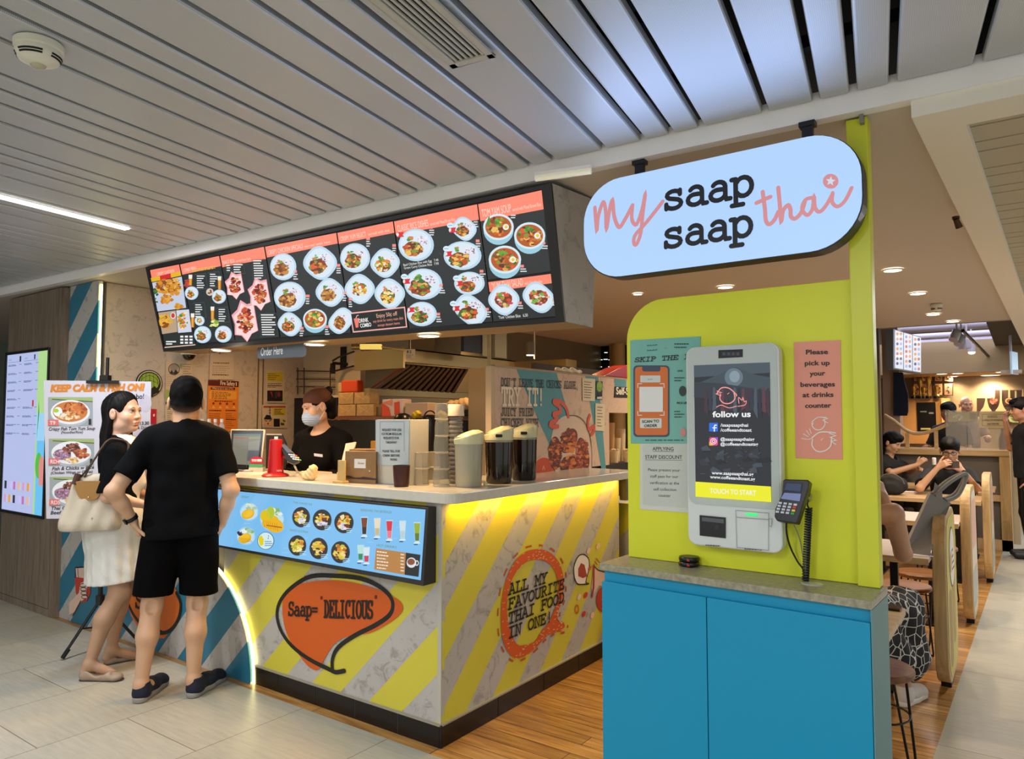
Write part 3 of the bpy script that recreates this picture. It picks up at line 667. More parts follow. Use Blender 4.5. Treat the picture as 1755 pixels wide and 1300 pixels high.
mb = MB(); mb.box(-2.1, -.03, .03, .055, 0, 1.097); mb.box(-.42, -.4, .4, 1.77, 0, 1.097); obj('inner_carcass', mb, mat('carcass', '6a6050', .6), ct)
mb = MB(); mb.box(.004, .018, .06, 1.76, 1.086, 1.0965); obj('light_strip', mb, mat('led_warm', 'ffd84a', .5, emit=9, ec='ffd040'), ct)
lamp('strip_glow', 'AREA', (.04, .9, 1.085), 5.5, 'ffc628', ct, 1.7, (0, 0, math.pi/2), .03)
# printed bubbles
FF = Face((0, -.0015, 0), (1, 0, 0), (0, 0, 1)); FS = Face((.0015, 0, 0), (0, 1, 0), (0, 0, 1)); PR = printed('print_matt', 0, .5)
g = G(FF, (360, 820, .2308))
OR = 'cf5a14'
c4 = lambda p: ((p[0]*.3423-360)/.2308, (855+p[1]*.3423-820)/.2308)
c5 = lambda p: ((500+p[0]*.3423-360)/.2308, (855+p[1]*.3423-820)/.2308)
org = [c4((1420, 480)), c4((1500, 425)), c4((1640, 405)), c5((300, 415)), c5((430, 450)), c5((530, 500)), c5((558, 540)), c5((540, 580)), c5((480, 625)), c5((390, 670)), c5((270, 690)), c5((210, 730)), c5((165, 800)), c5((140, 848)), c5((110, 852)), c5((60, 810)), c4((1440, 680)), c4((1415, 570))]
g.poly(spline(org+[org[0]], 4)[:-1], OR, 1)
oc = [c5((205, 860)), c5((205, 800)), c5((235, 740)), c5((320, 680)), c5((420, 630)), c5((490, 580)), c5((508, 530)), c5((490, 480)), c5((430, 430)), c5((340, 395)), c5((220, 383)), c5((100, 385)), c4((1470, 435)), c4((1410, 500)), c4((1388, 570)), c4((1405, 650)), c4((1460, 730)), c4((1550, 800)), c4((1660, 855)), c5((225, 865)), c5((265, 858))]
g.line(spline(oc, 4), 22, '16130f', 2)
a = g.m((585, 1018)); b = g.m((1225, 1035)); k = b[0]-a[0]
g.crop = None; sp = (b[1]-a[1])/k
def sl(s_, t_, dz, h_, ad, lw_): g.slab(s_, a[0]+k*t_, a[1]+dz+sp*k*t_, h_, k*ad, lw_, '16130f', 6, slope=sp)
sl('Saap', 0, .004, .07, .074, .0115); sl('=', .295, .008, .06, .072, .0105); sl('"', .385, .045, .06, .05, .005); sl('DELICIOUS', .44, 0, .083, .0605, .0115); sl('"', .99, .05, .06, .05, .005)
obj('bubble_print', g, PR, ct)
g = G(FS, (740, 780, .3232)); org = '%s' % 'd0571c'
outer = [(565, 495), (620, 510), (670, 560), (695, 630), (697, 700), (690, 770), (668, 830), (672, 880), (705, 895), (690, 930), (640, 940), (600, 965), (560, 1010), (500, 1060), (440, 1075), (395, 1030), (370, 950), (365, 850), (372, 750), (395, 650), (440, 560), (500, 508)]
inner = [(560, 552), (610, 565), (650, 610), (668, 680), (665, 740), (655, 800), (620, 880), (580, 930), (545, 985), (490, 1005), (450, 1000), (420, 940), (400, 860), (400, 760), (420, 670), (460, 600), (510, 560)]
O = spline(outer+[outer[0]], 3); I = spline(inner+[inner[0]], 4)
def ringfill(g, O, I, c, L):
    n = 90
    def rs(P):
        P = [V(*p) for p in P]; d = np.cumsum([0]+[np.linalg.norm(P[i+1]-P[i]) for i in range(len(P)-1)]); return [(np.interp(t*d[-1], d, [p[0] for p in P]), np.interp(t*d[-1], d, [p[1] for p in P])) for t in np.linspace(0, 1, n+1)]
    A, B = rs(O), rs(I)
    for i in range(n): g.poly([A[i], A[i+1], B[i+1], B[i]], c, L)
ringfill(g, O, I, org, 1)
oo = [((p[0]-540)*1.09+540, (p[1]-790)*1.06+788) for p in spline(outer+[outer[0]], 5)]
for i in range(0, len(oo)-3, 5): g.line(oo[i:i+3], 6, 'b9501e', 1, cap=False)
for i in range(120):
    q = R_.randrange(len(O)-1); t_ = R_.random(); a = V(*O[q])*(1-t_*.6)+V(540, 790)*(t_*.16)+V(*O[q])*(t_*.44); 
    ii = min(range(len(I)), key=lambda j: (I[j][0]-O[q][0])**2+(I[j][1]-O[q][1])**2); a = V(*O[q])*(1-t_)+V(*I[ii])*t_
    g.line([a, a+V(R_.uniform(4, 11), R_.uniform(-7, 2))], 2.2, 'e8b088', 2, cap=False)
T5 = lambda p: ((500+p[0]*.3423-740)/.3232, (855+p[1]*.3423-780)/.3232)
def side_line(s, p, q, h):
    A = V(*g.m(T5(p))); B = V(*g.m(T5(q))); cr = g.crop; g.crop = None; adv = (B[0]-A[0])/len(s); g.slab(s, A[0], A[1], h, adv, .0105, '14110e', 4, slope=(B[1]-A[1])/(B[0]-A[0]), shear=.12); g.crop = cr
side_line('ALL MY', (1083, 478), (1275, 415), .052); side_line('FAVOURITE', (1080, 553), (1362, 445), .052); side_line('THAI FOOD', (1080, 625), (1362, 510), .052); side_line('IN ONE!', (1080, 697), (1300, 608), .052)
# doodles at the right: white chick outline, red cup held by a hand
g.poly(spline([(755, 650), (752, 590), (775, 535), (805, 525), (830, 550), (832, 600), (815, 670), (800, 680), (775, 682), (755, 650)], 3), 'efe6da', 1); g.poly([(775, 600), (790, 570), (808, 580), (822, 640), (800, 650), (775, 640)], 'a83a2c', 2)
g.line(spline([(755, 650), (752, 590), (775, 535), (805, 525), (830, 550), (832, 600), (815, 668), (830, 680), (800, 683), (770, 680), (755, 650)], 4), 3.5, '2a1a14', 3); g.line([(828, 600), (842, 590), (838, 605)], 5, 'd24a34', 4)
g.poly([(858, 585), (870, 605), (930, 620), (930, 690), (885, 690), (850, 745), (845, 700)], 'e6c0aa', 1); g.line([(858, 585), (856, 700), (848, 745)], 9, '9a3340', 2); g.line([(862, 590), (880, 608), (930, 622)], 3, '2a1a14', 3)
g.ell(905, 765, 34, 66, 'b8321f', 2); 
for k in range(5): g.ell(915, 715+k*24, 16, 10, 'ecc8b4', 4+k*.1)
for x, y, c in ((880, 480, 'ecc0aa'), (830, 505, 'e8c9b5'), (815, 740, 'c8321f'), (805, 840, 'c8321f'), (850, 845, 'ecc0aa'), (780, 750, 'e2c4ae')): g.ell(x, y, 9, 17, c, 2, rot=20)
g.ring(768, 815, 9, 20, 4, 'c8501f', 3); g.line([(870, 545), (890, 570)], 2.5, '8a3a30', 3); g.line([(862, 560), (875, 578)], 2.5, '8a3a30', 3)
obj('speech_ring_print', g, PR, ct)
# left side of the arched panel: orange disc, hand with red cup
g = G(Face((0, -.0315, 0), (1, 0, 0), (0, 0, 1)), (80, 920, .2384)); ap = bpy.data.objects['arched_panel']
g.ell(775, 480, 185, 225, 'd4691b', 1, 34, -15); g.line(spline([(560, 380), (590, 480), (650, 590), (740, 660), (830, 688), (900, 660), (950, 580), (965, 480), (935, 400)], 5), 13, '14140f', 2); g.poly([(700, 620), (880, 690), (845, 728), (800, 725)], 'd4691b', 1)
cr = g.m((640, 500)); cr2 = g.m((632, 420)); cr3 = g.m((632, 330)); g.crop = None; g.slab('S-', cr[0], cr[1], .1, .085, .017, '14140f', 5); g.slab('"', cr2[0]-.03, cr2[1]-.06, .07, .06, .008, '14140f', 5); g.slab('S', cr3[0], cr3[1], .06, .05, .01, '14140f', 5); g.crop = (80, 920, .2384)
g.poly([(210, 220), (300, 215), (315, 300), (215, 290)], 'e3c4ae', 1); g.line([(208, 290), (210, 218), (300, 214)], 4, '241a14', 3); g.poly([(205, 285), (310, 300), (318, 400), (290, 462), (250, 470), (212, 400)], 'c23b2c', 2)
g.poly([(165, 470), (235, 400), (245, 330), (280, 315), (295, 360), (280, 440), (240, 470), (200, 540), (165, 560)], 'e8c4ac', 3)
for k in range(4): g.ell(265+k*4, 345+k*28, 22, 12, 'efd0ba', 4+k*.2, rot=25); g.ring(265+k*4, 345+k*28, 22, 12, 2.5, '3a2a22', 5)
g.line([(250, 455), (190, 565)], 4, '3a2a22', 4); g.line([(225, 220), (232, 290)], 2.5, '3a2a22', 4)
obj('doodle_print', g, PR, ap)
# ================================================================== MENU BOARD
SCR = printed('screen_print', 1.0, .2)
p0 = hit(946.6, 314, Z=2.475); yw = math.radians(1.3); tl = math.radians(15)
nh = V(math.sin(yw), -math.cos(yw), 0)
MF = Face(p0, (math.cos(yw), math.sin(yw), 0), ZZ*math.cos(tl)+nh*math.sin(tl))
def on(f, x, y, h=0): a = f.px(x, y); return f.at(a[0], a[1], h)
fr = [on(MF, 252, 457.5), on(MF, 946.6, 314), on(MF, 970, 551), on(MF, 283, 602)]
BK = .24
bk = [fr[0].copy(), fr[1].copy(), fr[2]+V(0, BK, 0), fr[3]+V(0, BK, 0)]
bk[1] = V(fr[1][0], bk[2][1], 2.498); bk[0] = V(fr[0][0], bk[3][1], 2.498)
t = thing('menu_board', 'long black lit menu board of eight food screens hanging over the counter', 'menu board', (fr[2]+fr[3])/2)
mb = MB(); mb.add(fr+bk, [(0, 3, 2, 1)]); mb.mi = 1; mb.add(fr+bk, [(1, 2, 6, 5), (0, 4, 7, 3)]); mb.mi = 2; mb.add(fr+bk, [(3, 7, 6, 2)]); mb.mi = 0; mb.add(fr+bk, [(0, 1, 5, 4), (4, 5, 6, 7)])
obj('housing', mb, [mat('board_black', '1b1a19', .45), concrete('board_concrete', 'a8a29a', '746c64', 'b4aea6'), mat('soffit_tan', '9a8260', .6)], t)
# raised outer frame
mb = MB(); fi = [on(MF, 257, 461.5), on(MF, 930.5, 324.5), on(MF, 954.5, 543), on(MF, 283, 596)]
n_ = MF.n*.012; A = fr+fi; A = A+[p+n_ for p in A]
mb.add(A, [(8, 9, 13, 12), (9, 10, 14, 13), (10, 11, 15, 14), (11, 8, 12, 15), (4, 5, 13, 12)[::-1], (5, 6, 14, 13)[::-1], (6, 7, 15, 14)[::-1], (7, 4, 12, 15)[::-1], (0, 1, 9, 8), (1, 2, 10, 9), (2, 3, 11, 10), (3, 0, 8, 11)])
obj('frame', mb, mat('frame_black', '211f1d', .35), t)
DIV = [((257.3, 462), (283.3, 595.2)), ((308.9, 452.3), (337, 589)), ((377.6, 437.6), (404.3, 583.4)), ((454.4, 421.9), (481.1, 577.9)), ((578.3, 398.3), (603.2, 570.8)), ((675.3, 378.7), (701.5, 564.2)), ((819.5, 349.3), (845.7, 551.1)), ((930.1, 325.2), (953.9, 542))]
C3 = (240, 310, .2621); C4 = (560, 310, .2621)
DK = '23292a'; CO = 'fb8a70'; LW = 'eef0ee'
FOOD = ['c8742c', '8c3f1c', 'd8a04a', 'e8c060', '6a2c16', 'b8501f', '3f6a26', '7a9a34', 'e05a2a']
YFOOD = ['e8b020', 'f0c84a', 'd88a1a', 'c8641a', 'f4e0a0', '5a8a2a', 'e0e8d8']
def plate(g, x, y, r, sq=0, food=None, ang=40, rice=True, L=3, ry=None, fr_=.51, bowl=False):
    ry = ry or r
    if bowl:
        g.ell(x, y+r*.16, r*.98, ry*.96, '9ccbdc', L); g.ell(x, y-r*.05, r, ry*.86, 'd6e9f2', L+.6); g.ell(x, y-r*.05, r*.86, ry*.72, 'b5561c', L+1)
        g.chunks(x, y-r*.05, r*.74, ry*.6, food or FOOD, 46, r*.16, L+1.5); g.ell(x+r*.5, y-r*.05, r*.2, r*.2, 'f2efe6', L+3); g.ell(x+r*.52, y-r*.05, r*.1, r*.1, 'ecc52c', L+3.5); g.chunks(x-r*.1, y-r*.45, r*.2, r*.15, ['3f8a2c', '5aa83a'], 6, r*.12, L+3); return
    if sq:
        k = sq; P = [(x+r*math.copysign(abs(math.cos(q))**k, math.cos(q))*math.cos(math.radians(ang))-ry*math.copysign(abs(math.sin(q))**k, math.sin(q))*math.sin(math.radians(ang)), y+r*math.copysign(abs(math.cos(q))**k, math.cos(q))*math.sin(math.radians(ang))+ry*math.copysign(abs(math.sin(q))**k, math.sin(q))*math.cos(math.radians(ang))) for q in (2*math.pi*i/28 for i in range(28))]
        g.poly(P, 'bcd8ea', L); g.poly([((p[0]-x)*.86+x, (p[1]-y)*.86+y) for p in P], 'd8e8f4', L+.7)
    else: g.ell(x, y, r, ry, 'bcd8ea', L); g.ell(x-r*.02, y-r*.02, r*.88, ry*.88, 'd8e8f4', L+.7)
    a = R_.uniform(.5, 1.1)
    if rice:
        rx_, ry_ = x+r*.4*math.cos(-a), y-r*.4*math.sin(a); g.blob(rx_, ry_, r*.4, ry*.34, 'e6e4ee', L+1.2, .08, 16); g.chunks(rx_, ry_, r*.34, ry*.28, ['6a6078', 'f8f8fc', '9a90a8', 'c8c4d4'], 24, r*.045, L+1.4)
    fx, fy = (x-r*.14, y+r*.2) if rice else (x, y)
    g.blob(fx, fy, r*fr_*1.02, ry*fr_*.95, '7a3a18', L+1.6, .12, 14)
    g.chunks(fx, fy, r*fr_, ry*fr_*.85, food or FOOD, 40, r*.13, L+2)
    g.chunks(x-r*.3, y-r*.35, r*.16, r*.14, ['4a8a2c', '6aa83a', 'e07a4a'], 7, r*.1, L+3)
def price(g, x, y, n=3, w=30, c='dcdfe0', tagc='f08c80', L=3):
    if tagc: g.rect(x, y-18, x+24, y, tagc, L)
    for k in range(n): g.rect(x, y+6+k*15, x+w*R_.uniform(.6, 1), y+13+k*15, c, L)
def screen(a, b, crop, y0=0., y1=1.):
    (tx, ty), (bx, by) = DIV[a]; (tx2, ty2), (bx2, by2) = DIV[b]
    L_ = lambda q, t: (q[0][0]+(q[1][0]-q[0][0])*t, q[0][1]+(q[1][1]-q[0][1])*t)
    q = [L_(DIV[a], y0), L_(DIV[b], y0), L_(DIV[b], y1), L_(DIV[a], y1)]
    q = [(q[0][0]+1, q[0][1]+.6), (q[1][0]-1, q[1][1]+.6), (q[2][0]-1, q[2][1]-.6), (q[3][0]+1, q[3][1]-.6)]
    mb = G(MF, crop); mb.h = .004; cq = [((p[0]-crop[0])/crop[2], (p[1]-crop[1])/crop[2]) for p in q]
    mb.poly(cq, DK, 0); mb.cq = cq
    return mb
def header(g, h0, h1, s, th=.03):
    q = g.cq; lp = lambda a, b, t: (a[0]+(b[0]-a[0])*t, a[1]+(b[1]-a[1])*t)
    g.poly([q[0], q[1], lp(q[1], q[2], h1), lp(q[0], q[3], h0)], CO, 1)
    for tx, t0, t1, hh in s:
        a = lp(lp(q[0], q[3], h0*.8), lp(q[1], q[2], h1*.8), t0); b = lp(lp(q[0], q[3], h0*.8), lp(q[1], q[2], h1*.8), t1); g.fit(tx, a, b, hh, 'f8d8c8', 2)
    for k in range(5):      # marbled scratches of the background
        a = lp(lp(q[0], q[3], R_.uniform(.2, .95)), lp(q[1], q[2], R_.uniform(.2, .95)), R_.random()); g.line([a, (a[0]+R_.uniform(-25, 25), a[1]+R_.uniform(-25, 25))], 1.6, '4f5656', 1, cap=False)
def done(g): obj('screen', g, SCR, t)
# 1 fried chicken photos
g = screen(0, 1, C3); header(g, .11, .10, [('CRISPY CHICKEN', .2, .8, .02)])
g.poly([(72, 634), (134, 620), (138, 648), (78, 660)], 'e8b41c', 2); g.poly([(134, 620), (205, 603), (208, 632), (138, 648)], 'd2242c', 2); g.poly([(205, 603), (268, 590), (274, 618), (208, 632)], 'e8b41c', 2)
g.poly([(84, 664), (278, 624), (306, 828), (120, 852)], 'c4cce0', 2); g.chunks(170, 690, 55, 40, ['d8902a', 'c8781c', 'e8b040', '8a4a14', 'f0c860'], 60, 17, 3); g.chunks(180, 775, 35, 30, ['d8902a', 'e0a83c', 'c8741c'], 30, 13, 3); g.chunks(230, 690, 40, 50, ['d8902a', 'c8781c', 'e8b040', '8a4a14'], 50, 15, 3); g.chunks(255, 820, 30, 14, ['d8a020', 'c8801c'], 14, 12, 3); g.chunks(110, 740, 16, 60, ['2f5a26', '4a7a30'], 14, 12, 3); g.chunks(262, 680, 20, 40, ['8a90a8', 'dfe4f0'], 16, 6, 3)
g.poly([(124, 860), (238, 845), (250, 985), (150, 1000)], 'b8a080', 2); g.chunks(170, 910, 36, 45, ['d8902a', 'e8b040', '8a4a14', 'e0a83c', '3f6a26'], 50, 14, 3); g.ell(222, 878, 17, 22, 'd8e0e8', 4); g.ell(222, 878, 12, 16, 'd03a24', 4.5)
g.poly([(242, 845), (325, 838), (342, 985), (254, 992)], 'd0d4e4', 2); g.chunks(290, 910, 34, 55, ['d8902a', 'e8b040', 'f0e0b0', 'c86a2a', '4a8a2c'], 40, 11, 3)
for k in range(3):
    for j in range(3): g.rect(268+j*30, 1010+k*20, 288+j*30, 1022+k*20, LW, 2)
g.rect(175, 1045, 240, 1053, LW, 2); g.rect(175, 1060, 215, 1068, LW, 2); g.poly([(165, 1084), (366, 1066), (367, 1072), (166, 1090)], 'f0c8b8', 2); done(g)
# 2 combos
g = screen(1, 2, C3); header(g, .13, .12, [('COMBO MENU', .05, .38, .022)])
g.bars(345, 578, 500, 2, 12, 5, 'e8c83a', 2, -.16)
def beer(x, y, h): g.poly([(x-11, y), (x+11, y), (x+9, y+h), (x-9, y+h)], 'd88a1c', 4); g.poly([(x-12, y-8), (x+12, y-8), (x+11, y+18), (x-11, y+18)], 'f4efe0', 4.5); g.poly([(x-4, y+18), (x+3, y+18), (x+2, y+h-4), (x-4, y+h-4)], 'e8b04a', 5)
for x, y, r in ((343, 732, 44), (522, 755, 46), (415, 1003, 56), (550, 1000, 55)): plate(g, x, y, r)
g.ell(462, 725, 24, 24, 'd8c8b8', 3); g.chunks(462, 725, 14, 14, ['7a4a30', '4a2a1a'], 8, 7, 4); plate(g, 395, 912, 32, 0, YFOOD, rice=False); g.chunks(492, 935, 24, 30, ['c8d84a', 'e8e8a0', '8aaa34'], 16, 12, 3); g.chunks(310, 668, 14, 22, ['d84a3a', 'b03a2a', 'e88a7a'], 12, 9, 3)
beer(336, 620, 62); beer(526, 630, 78); beer(350, 872, 84); beer(480, 828, 80)
for x, y in ((362, 612), (448, 600), (352, 800), (505, 830)):
    g.line([(x, y), (x+72, y-8), (x+84, y+90), (x+8, y+98)], 2, '4a5252', 1)
    for k in range(6): g.rect(x+14, y+6+k*15, x+R_.uniform(40, 66), y+12+k*15, LW, 2)
done(g)
# 3 snack boxes
g = screen(2, 3, C3); header(g, .135, .135, [('SNACK BOX', .03, .3, .024), ('served from 2pm', .33, .66, .013)])
RED = ['a83218', '8c2414', 'c84a24', 'd86a34', '6a1a10', 'e08a50']
def snack(x, y, r, ry):
    P = [(x+r*(1.12 if i % 2 else .86)*math.cos(i*.483), y+ry*(1.15 if i % 2 else .86)*math.sin(i*.483)) for i in range(13)]; g.poly(P, 'f4a8b0', 3); g.poly([((p[0]-x)*.9+x+3, (p[1]-y)*.9+y+6) for p in P], 'fbd8d8', 3.5); g.chunks(x, y, r*.56, ry*.62, RED, 60, r*.17, 4); g.chunks(x+r*.1, y+ry*.2, r*.4, ry*.4, ['e8d8a0', 'd8a860', 'e8e0d0', '5a8a2c'], 12, r*.08, 6)
snack(627, 680, 62, 82); snack(787, 735, 72, 98); snack(695, 910, 84, 124)
for x, y, w, n in ((560, 545, 36, 3), (605, 540, 76, 4), (735, 515, 80, 8), (785, 868, 110, 9)):
    g.line([(x, y), (x+w, y-5), (x+w+10, y+n*16), (x+8, y+n*16+6), (x, y)], 1.6, '4a5252', 1)
    for k in range(n): g.rect(x+10+k, y+3+k*16, x+w*R_.uniform(.65, .95)+k, y+10+k*16, LW, 2)
done(g)
# 4 chicken specials
g = screen(3, 4, C3); header(g, .12, .105, [('CRISPY CHICKEN SPECIALS', .03, .52, .026), ('served with rice', .54, .9, .014)])
for a in ((942, 560, 86, 0, 88), (1183, 535, 104, .75, 100), (985, 755, 104, 0, 98), (1248, 727, 90, .75, 84), (985, 935, 76, .75, 70), (1320, 912, 68, .75, 88)): plate(g, a[0], a[1], a[2], a[3], [FOOD, ['c88a3a', 'a86a24', '8a4a1c', 'd8a860'], FOOD][R_.randrange(3)], ry=a[4])
plate(g, 1150, 905, 78, bowl=True)
for x, y in ((1008, 600), (1290, 560), (1090, 760), (1330, 740), (1050, 970), (1215, 960)): price(g, x, y)
done(g)
# 5 select + drink combo
g = screen(4, 5, C3); header(g, .11, .105, [('CRISPY YUM SELECT', .04, .5, .024), ('served with rice', .54, .92, .014)])
for a in ((1412, 502, 98, 0, 96), (1608, 535, 88, .75, 90), (1442, 705, 92, .75, 90), (1638, 735, 94, .75, 90)): plate(g, a[0], a[1], a[2], a[3], YFOOD if a[0] > 1430 else FOOD, ry=a[4], rice=a[0] != 1442)
for x, y in ((1485, 385), (1655, 430), (1370, 780), (1690, 740)): price(g, x, y)
g.poly([(1378, 860), (1738, 820), (1752, 955), (1398, 990)], 'f4b0a8', 3); g.poly([(1386, 868), (1732, 829), (1745, 948), (1404, 981)], '14181a', 4)
g.poly([(1404, 898), (1438, 894), (1434, 955), (1418, 958)], 'f07a6a', 5); g.line([(1418, 896), (1424, 880), (1434, 876)], 3, 'f4d8d0', 5)
g.fit('DRINK', (1440, 925), (1502, 917), .021, LW, 5, .02); g.fit('COMBO', (1448, 957), (1520, 948), .021, LW, 5, .02); g.fit('Enjoy 50¢ off', (1555, 893), (1690, 876), .021, 'f4b8a0', 5); g.fit('any drink for every main dish', (1532, 925), (1728, 902), .014, 'f09a80', 5); g.fit('except dessert items', (1562, 950), (1706, 934), .014, 'f09a80', 5); done(g)
# 6 classic rice dishes
g = screen(5, 6, C4); header(g, .125, .13, [('CLASSIC RICE DISHES', .03, .4, .032), ('served with Mixed Brown Rice', .42, .72, .016)])
for a in ((590, 418, 116, 0, 106), (905, 312, 78, .75, 68), (893, 487, 124, 0, 94), (637, 673, 124, 0, 102), (938, 668, 100, 0, 76), (627, 868, 98, 0, 80), (945, 842, 112, .75, 84)): plate(g, a[0], a[1], a[2], a[3], ry=a[4])
for x, y in ((488, 350), (830, 320), (805, 475), (530, 655), (875, 668), (560, 840), (855, 832)): g.poly([(x-22, y-14), (x+24, y-18), (x+16, y), (x+26, y+14), (x-20, y+18)], 'd8242e', 7); g.ell(x-16, y, 8, 12, 'e8e0e0', 8)
for x, y in ((816, 290), (790, 442), (515, 624), (855, 634), (835, 800)): g.ell(x, y, 22, 18, 'd8ecf4', 7); g.rect(x-14, y-3, x+14, y+2, '7ab0c8', 8)
for x, y in ((675, 312), (965, 258), (980, 400), (740, 690), (1005, 598), (722, 878), (1040, 846)): price(g, x, y, 3, 40)
g.fit('Basil Chicken Rice with Egg   7.40', (508, 556), (736, 522), .012, LW, 3); g.fit('Green Curry Chicken Rice   7.90', (512, 576), (738, 545), .012, LW, 3); done(g)
# 7 soups
g = screen(6, 7, C4, 0, .645); header(g, .225, .235, [('TOM YAM SOUP', .04, .5, .036), ('served with Mixed Brown Rice', .52, .97, .016)])
for a in ((1128, 305, 100), (1332, 362, 102), (1170, 518, 106)): plate(g, *a, bowl=True)
g.poly([(1050, 280), (1070, 225), (1080, 260), (1066, 300)], '4a8a2c', 9)
for x, y in ((1208, 215), (1410, 415), (1270, 565)): price(g, x, y, 2, 46)
done(g)
# 8 salads
g = screen(6, 7, C4, .66, 1); header(g, .25, .22, [("'YUM' THAI SALAD", .05, .55, .032), ('with Glass Noodles', .57, .85, .015)])
SAL = ['7ab03a', 'd84a2c', 'f0a88a', 'e8e0d0', 'c86a3a', '4a8a2c', 'e8c87a', 'b84a6a']
plate(g, 1163, 775, 96, .75, SAL, rice=False, ry=92, fr_=.6); plate(g, 1390, 760, 106, .75, SAL, rice=False, ry=84, fr_=.6)
for x, y in ((1255, 805), (1470, 785)): price(g, x, y, 2, 40)
g.fit("'Yum' Chicken Slice   6.50", (1130, 900), (1320, 884), .014, LW, 3); done(g)
zs = fr[2][2]
for (px, py), lab in zip(((735, 575), (540, 590), (380, 600)), ('right', 'middle', 'left')):
    p = hit(px, py, Z=zs-.002); downlight(p[0], p[1], zs+.002, '%s one of the three round lights under the menu board' % lab, 5, 'ffcf8e', r=.052, group='lights under the menu board')
# ---- Order Here sign
f = Face(hit(482, 600, Y=float(fr[2][1])-.016), (1, 0, 0), (0, 0, 1)); t = thing('order_sign', 'small grey Order Here sign hanging under the menu board', 'sign', f.o)
a = f.px(441, 588); b = f.px(523, 588); c = f.px(523, 611); d = f.px(441, 615)
z1 = float(zs+.012-f.o[2]); mb = MB(); pl = [(d[0]+.02, d[1]), (c[0]-.02, c[1]), (c[0]-.006, c[1]+.006), (c[0], c[1]+.02), (c[0], z1), (d[0], z1), (d[0], d[1]+.02), (d[0]+.006, d[1]+.006)]
mb.prism(pl, f.o, f.u, f.v, -f.n*.008); obj('plate', mb, mat('sign_grey', '50555a', .5), t)
g = G(f); k = c[0]-d[0]; g.text('Order Here', d[0]+k*.08, d[1]+.018, .05, 'c4c6c6', 1, mp=False, bold=.015, sx=k*.84/text_geo and 1 if False else .62); obj('lettering', g, PR, t)
# ---- tube lamp over the board
a = hit(918, 306, Z=2.475); b = hit(1013, 293, Z=2.475); t = thing('tube_light', 'pale fluorescent tube light fixed above the menu board', 'ceiling light', (a+b)/2)
mb = MB(); mb.tube([a, b], .0125, 12); obj('tube', mb, mat('tube_dim', 'e8e4c8', .5, emit=.25), t, smooth=True); mb = MB(); mb.obox((a+b)/2+V(0, 0, .018), b-a, V(0, .02, 0), V(0, 0, .012)); obj('bracket', mb, WH, t)
# ================================================================== HANGING LIT SIGN
SF = Face((1.275, -.004, 2.237), (math.cos(-.006), math.sin(-.006), 0), (0, 0, 1)); CS = (980, 180, .31909)
t = thing('shop_sign', 'hanging rounded white lit sign reading my saap saap thai', 'sign', SF.o)
b0 = [SF.px(1000, 400), SF.px(1479, 310)]; tp = SF.px(1250, 263)[1]; bt = SF.px(1250, 451)[1]
out = rrect(b0[0][0], bt, b0[1][0], tp, .165, 10)
mb = MB(); mb.prism(out, SF.at(0, 0, 0), SF.u, SF.v, -SF.n*.075); obj('casing', mb, mat('casing_black', '2a2b28', .4), t, bevel=.002)
SG = mat('sign_glow', '56687c', .4, emit=.95, ec='aed0fc')
mb = MB(); mb.prism([(p[0]*.993, p[1]*.985+.0012) for p in out], SF.at(0, 0, 0), SF.u, SF.v, SF.n*.003); obj('lit_face', mb, SG, t)
lamp('sign_light', 'AREA', SF.at(0, .0, .02), 4.0, 'a8c4ff', t, b0[1][0]-b0[0][0]-.1, (-math.pi/2, 0, 0), tp-bt-.05)
g = G(SF, CS); g.h = .005; BL = '0e1218'; PK = 'e0969a'
def sline(pts, w, c, L): g.line(spline(pts, 5), w, c, L)
for (x, y, dx) in ((488, 568, 0), (486, 770, 0)):
    A = V(*g.m((x+8, y))); B = V(*g.m((x+520 if 0 else 860+ (0 if y < 600 else -4), y-54+ (0)))); adv = (B[0]-A[0])/3; sl_ = (B[1]-A[1])/(B[0]-A[0])
    cr = g.crop; g.crop = None; g.slab('saap', A[0], A[1], .098, adv, .0175, BL, 4, slope=0); g.crop = cr
sline([(128, 552), (138, 672), (146, 600), (172, 524), (186, 570), (190, 666), (204, 580), (222, 513), (232, 600), (258, 657), (290, 615), (330, 540)], 19, PK, 2)
sline([(330, 545), (327, 615), (352, 642), (382, 560), (399, 478), (386, 580), (374, 690), (352, 748), (338, 742), (345, 700), (402, 635), (470, 550), (492, 520)], 19, PK, 3)
sline([(1028, 468), (1040, 560), (1045, 620), (1062, 642), (1090, 620), (1112, 575)], 22, PK, 2); sline([(995, 528), (1040, 508), (1070, 495)], 22, PK, 3); sline([(1112, 446), (1120, 530), (1128, 625), (1138, 570), (1165, 540), (1178, 565), (1180, 600), (1202, 612), (1235, 580), (1255, 520)], 22, PK, 4)
sline([(1296, 500), (1258, 512), (1240, 560), (1268, 594), (1296, 560), (1304, 495), (1310, 555), (1335, 576), (1370, 540), (1404, 480)], 21, PK, 5); sline([(1404, 475), (1402, 525), (1432, 548), (1472, 515), (1506, 448)], 21, PK, 6)
g.ell(1393, 412, 42, 40, PK, 3); g.poly([(1393+(27 if i % 2 == 0 else 12)*math.sin(i*math.pi/5+.1), 412-(27 if i % 2 == 0 else 12)*math.cos(i*math.pi/5+.1)) for i in range(10)], 'dce8fa', 5)
obj('lettering', g, printed('sign_print', .85, .4), t)
for px, py in ((1090, 285), (1380, 215)):
    u_ = SF.px(px, py)[0]; mb = MB(); c = SF.at(u_, 0, -.035); mb.box(c[0]-.017, c[0]+.017, c[1]-.012, c[1]+.012, SF.o[2]+tp-.02, 2.49); mb.box(c[0]-.026, c[0]+.026, c[1]-.018, c[1]+.018, 2.482, 2.499); obj('hanger', mb, mat('hanger_black', '23242b', .4, .3), t)
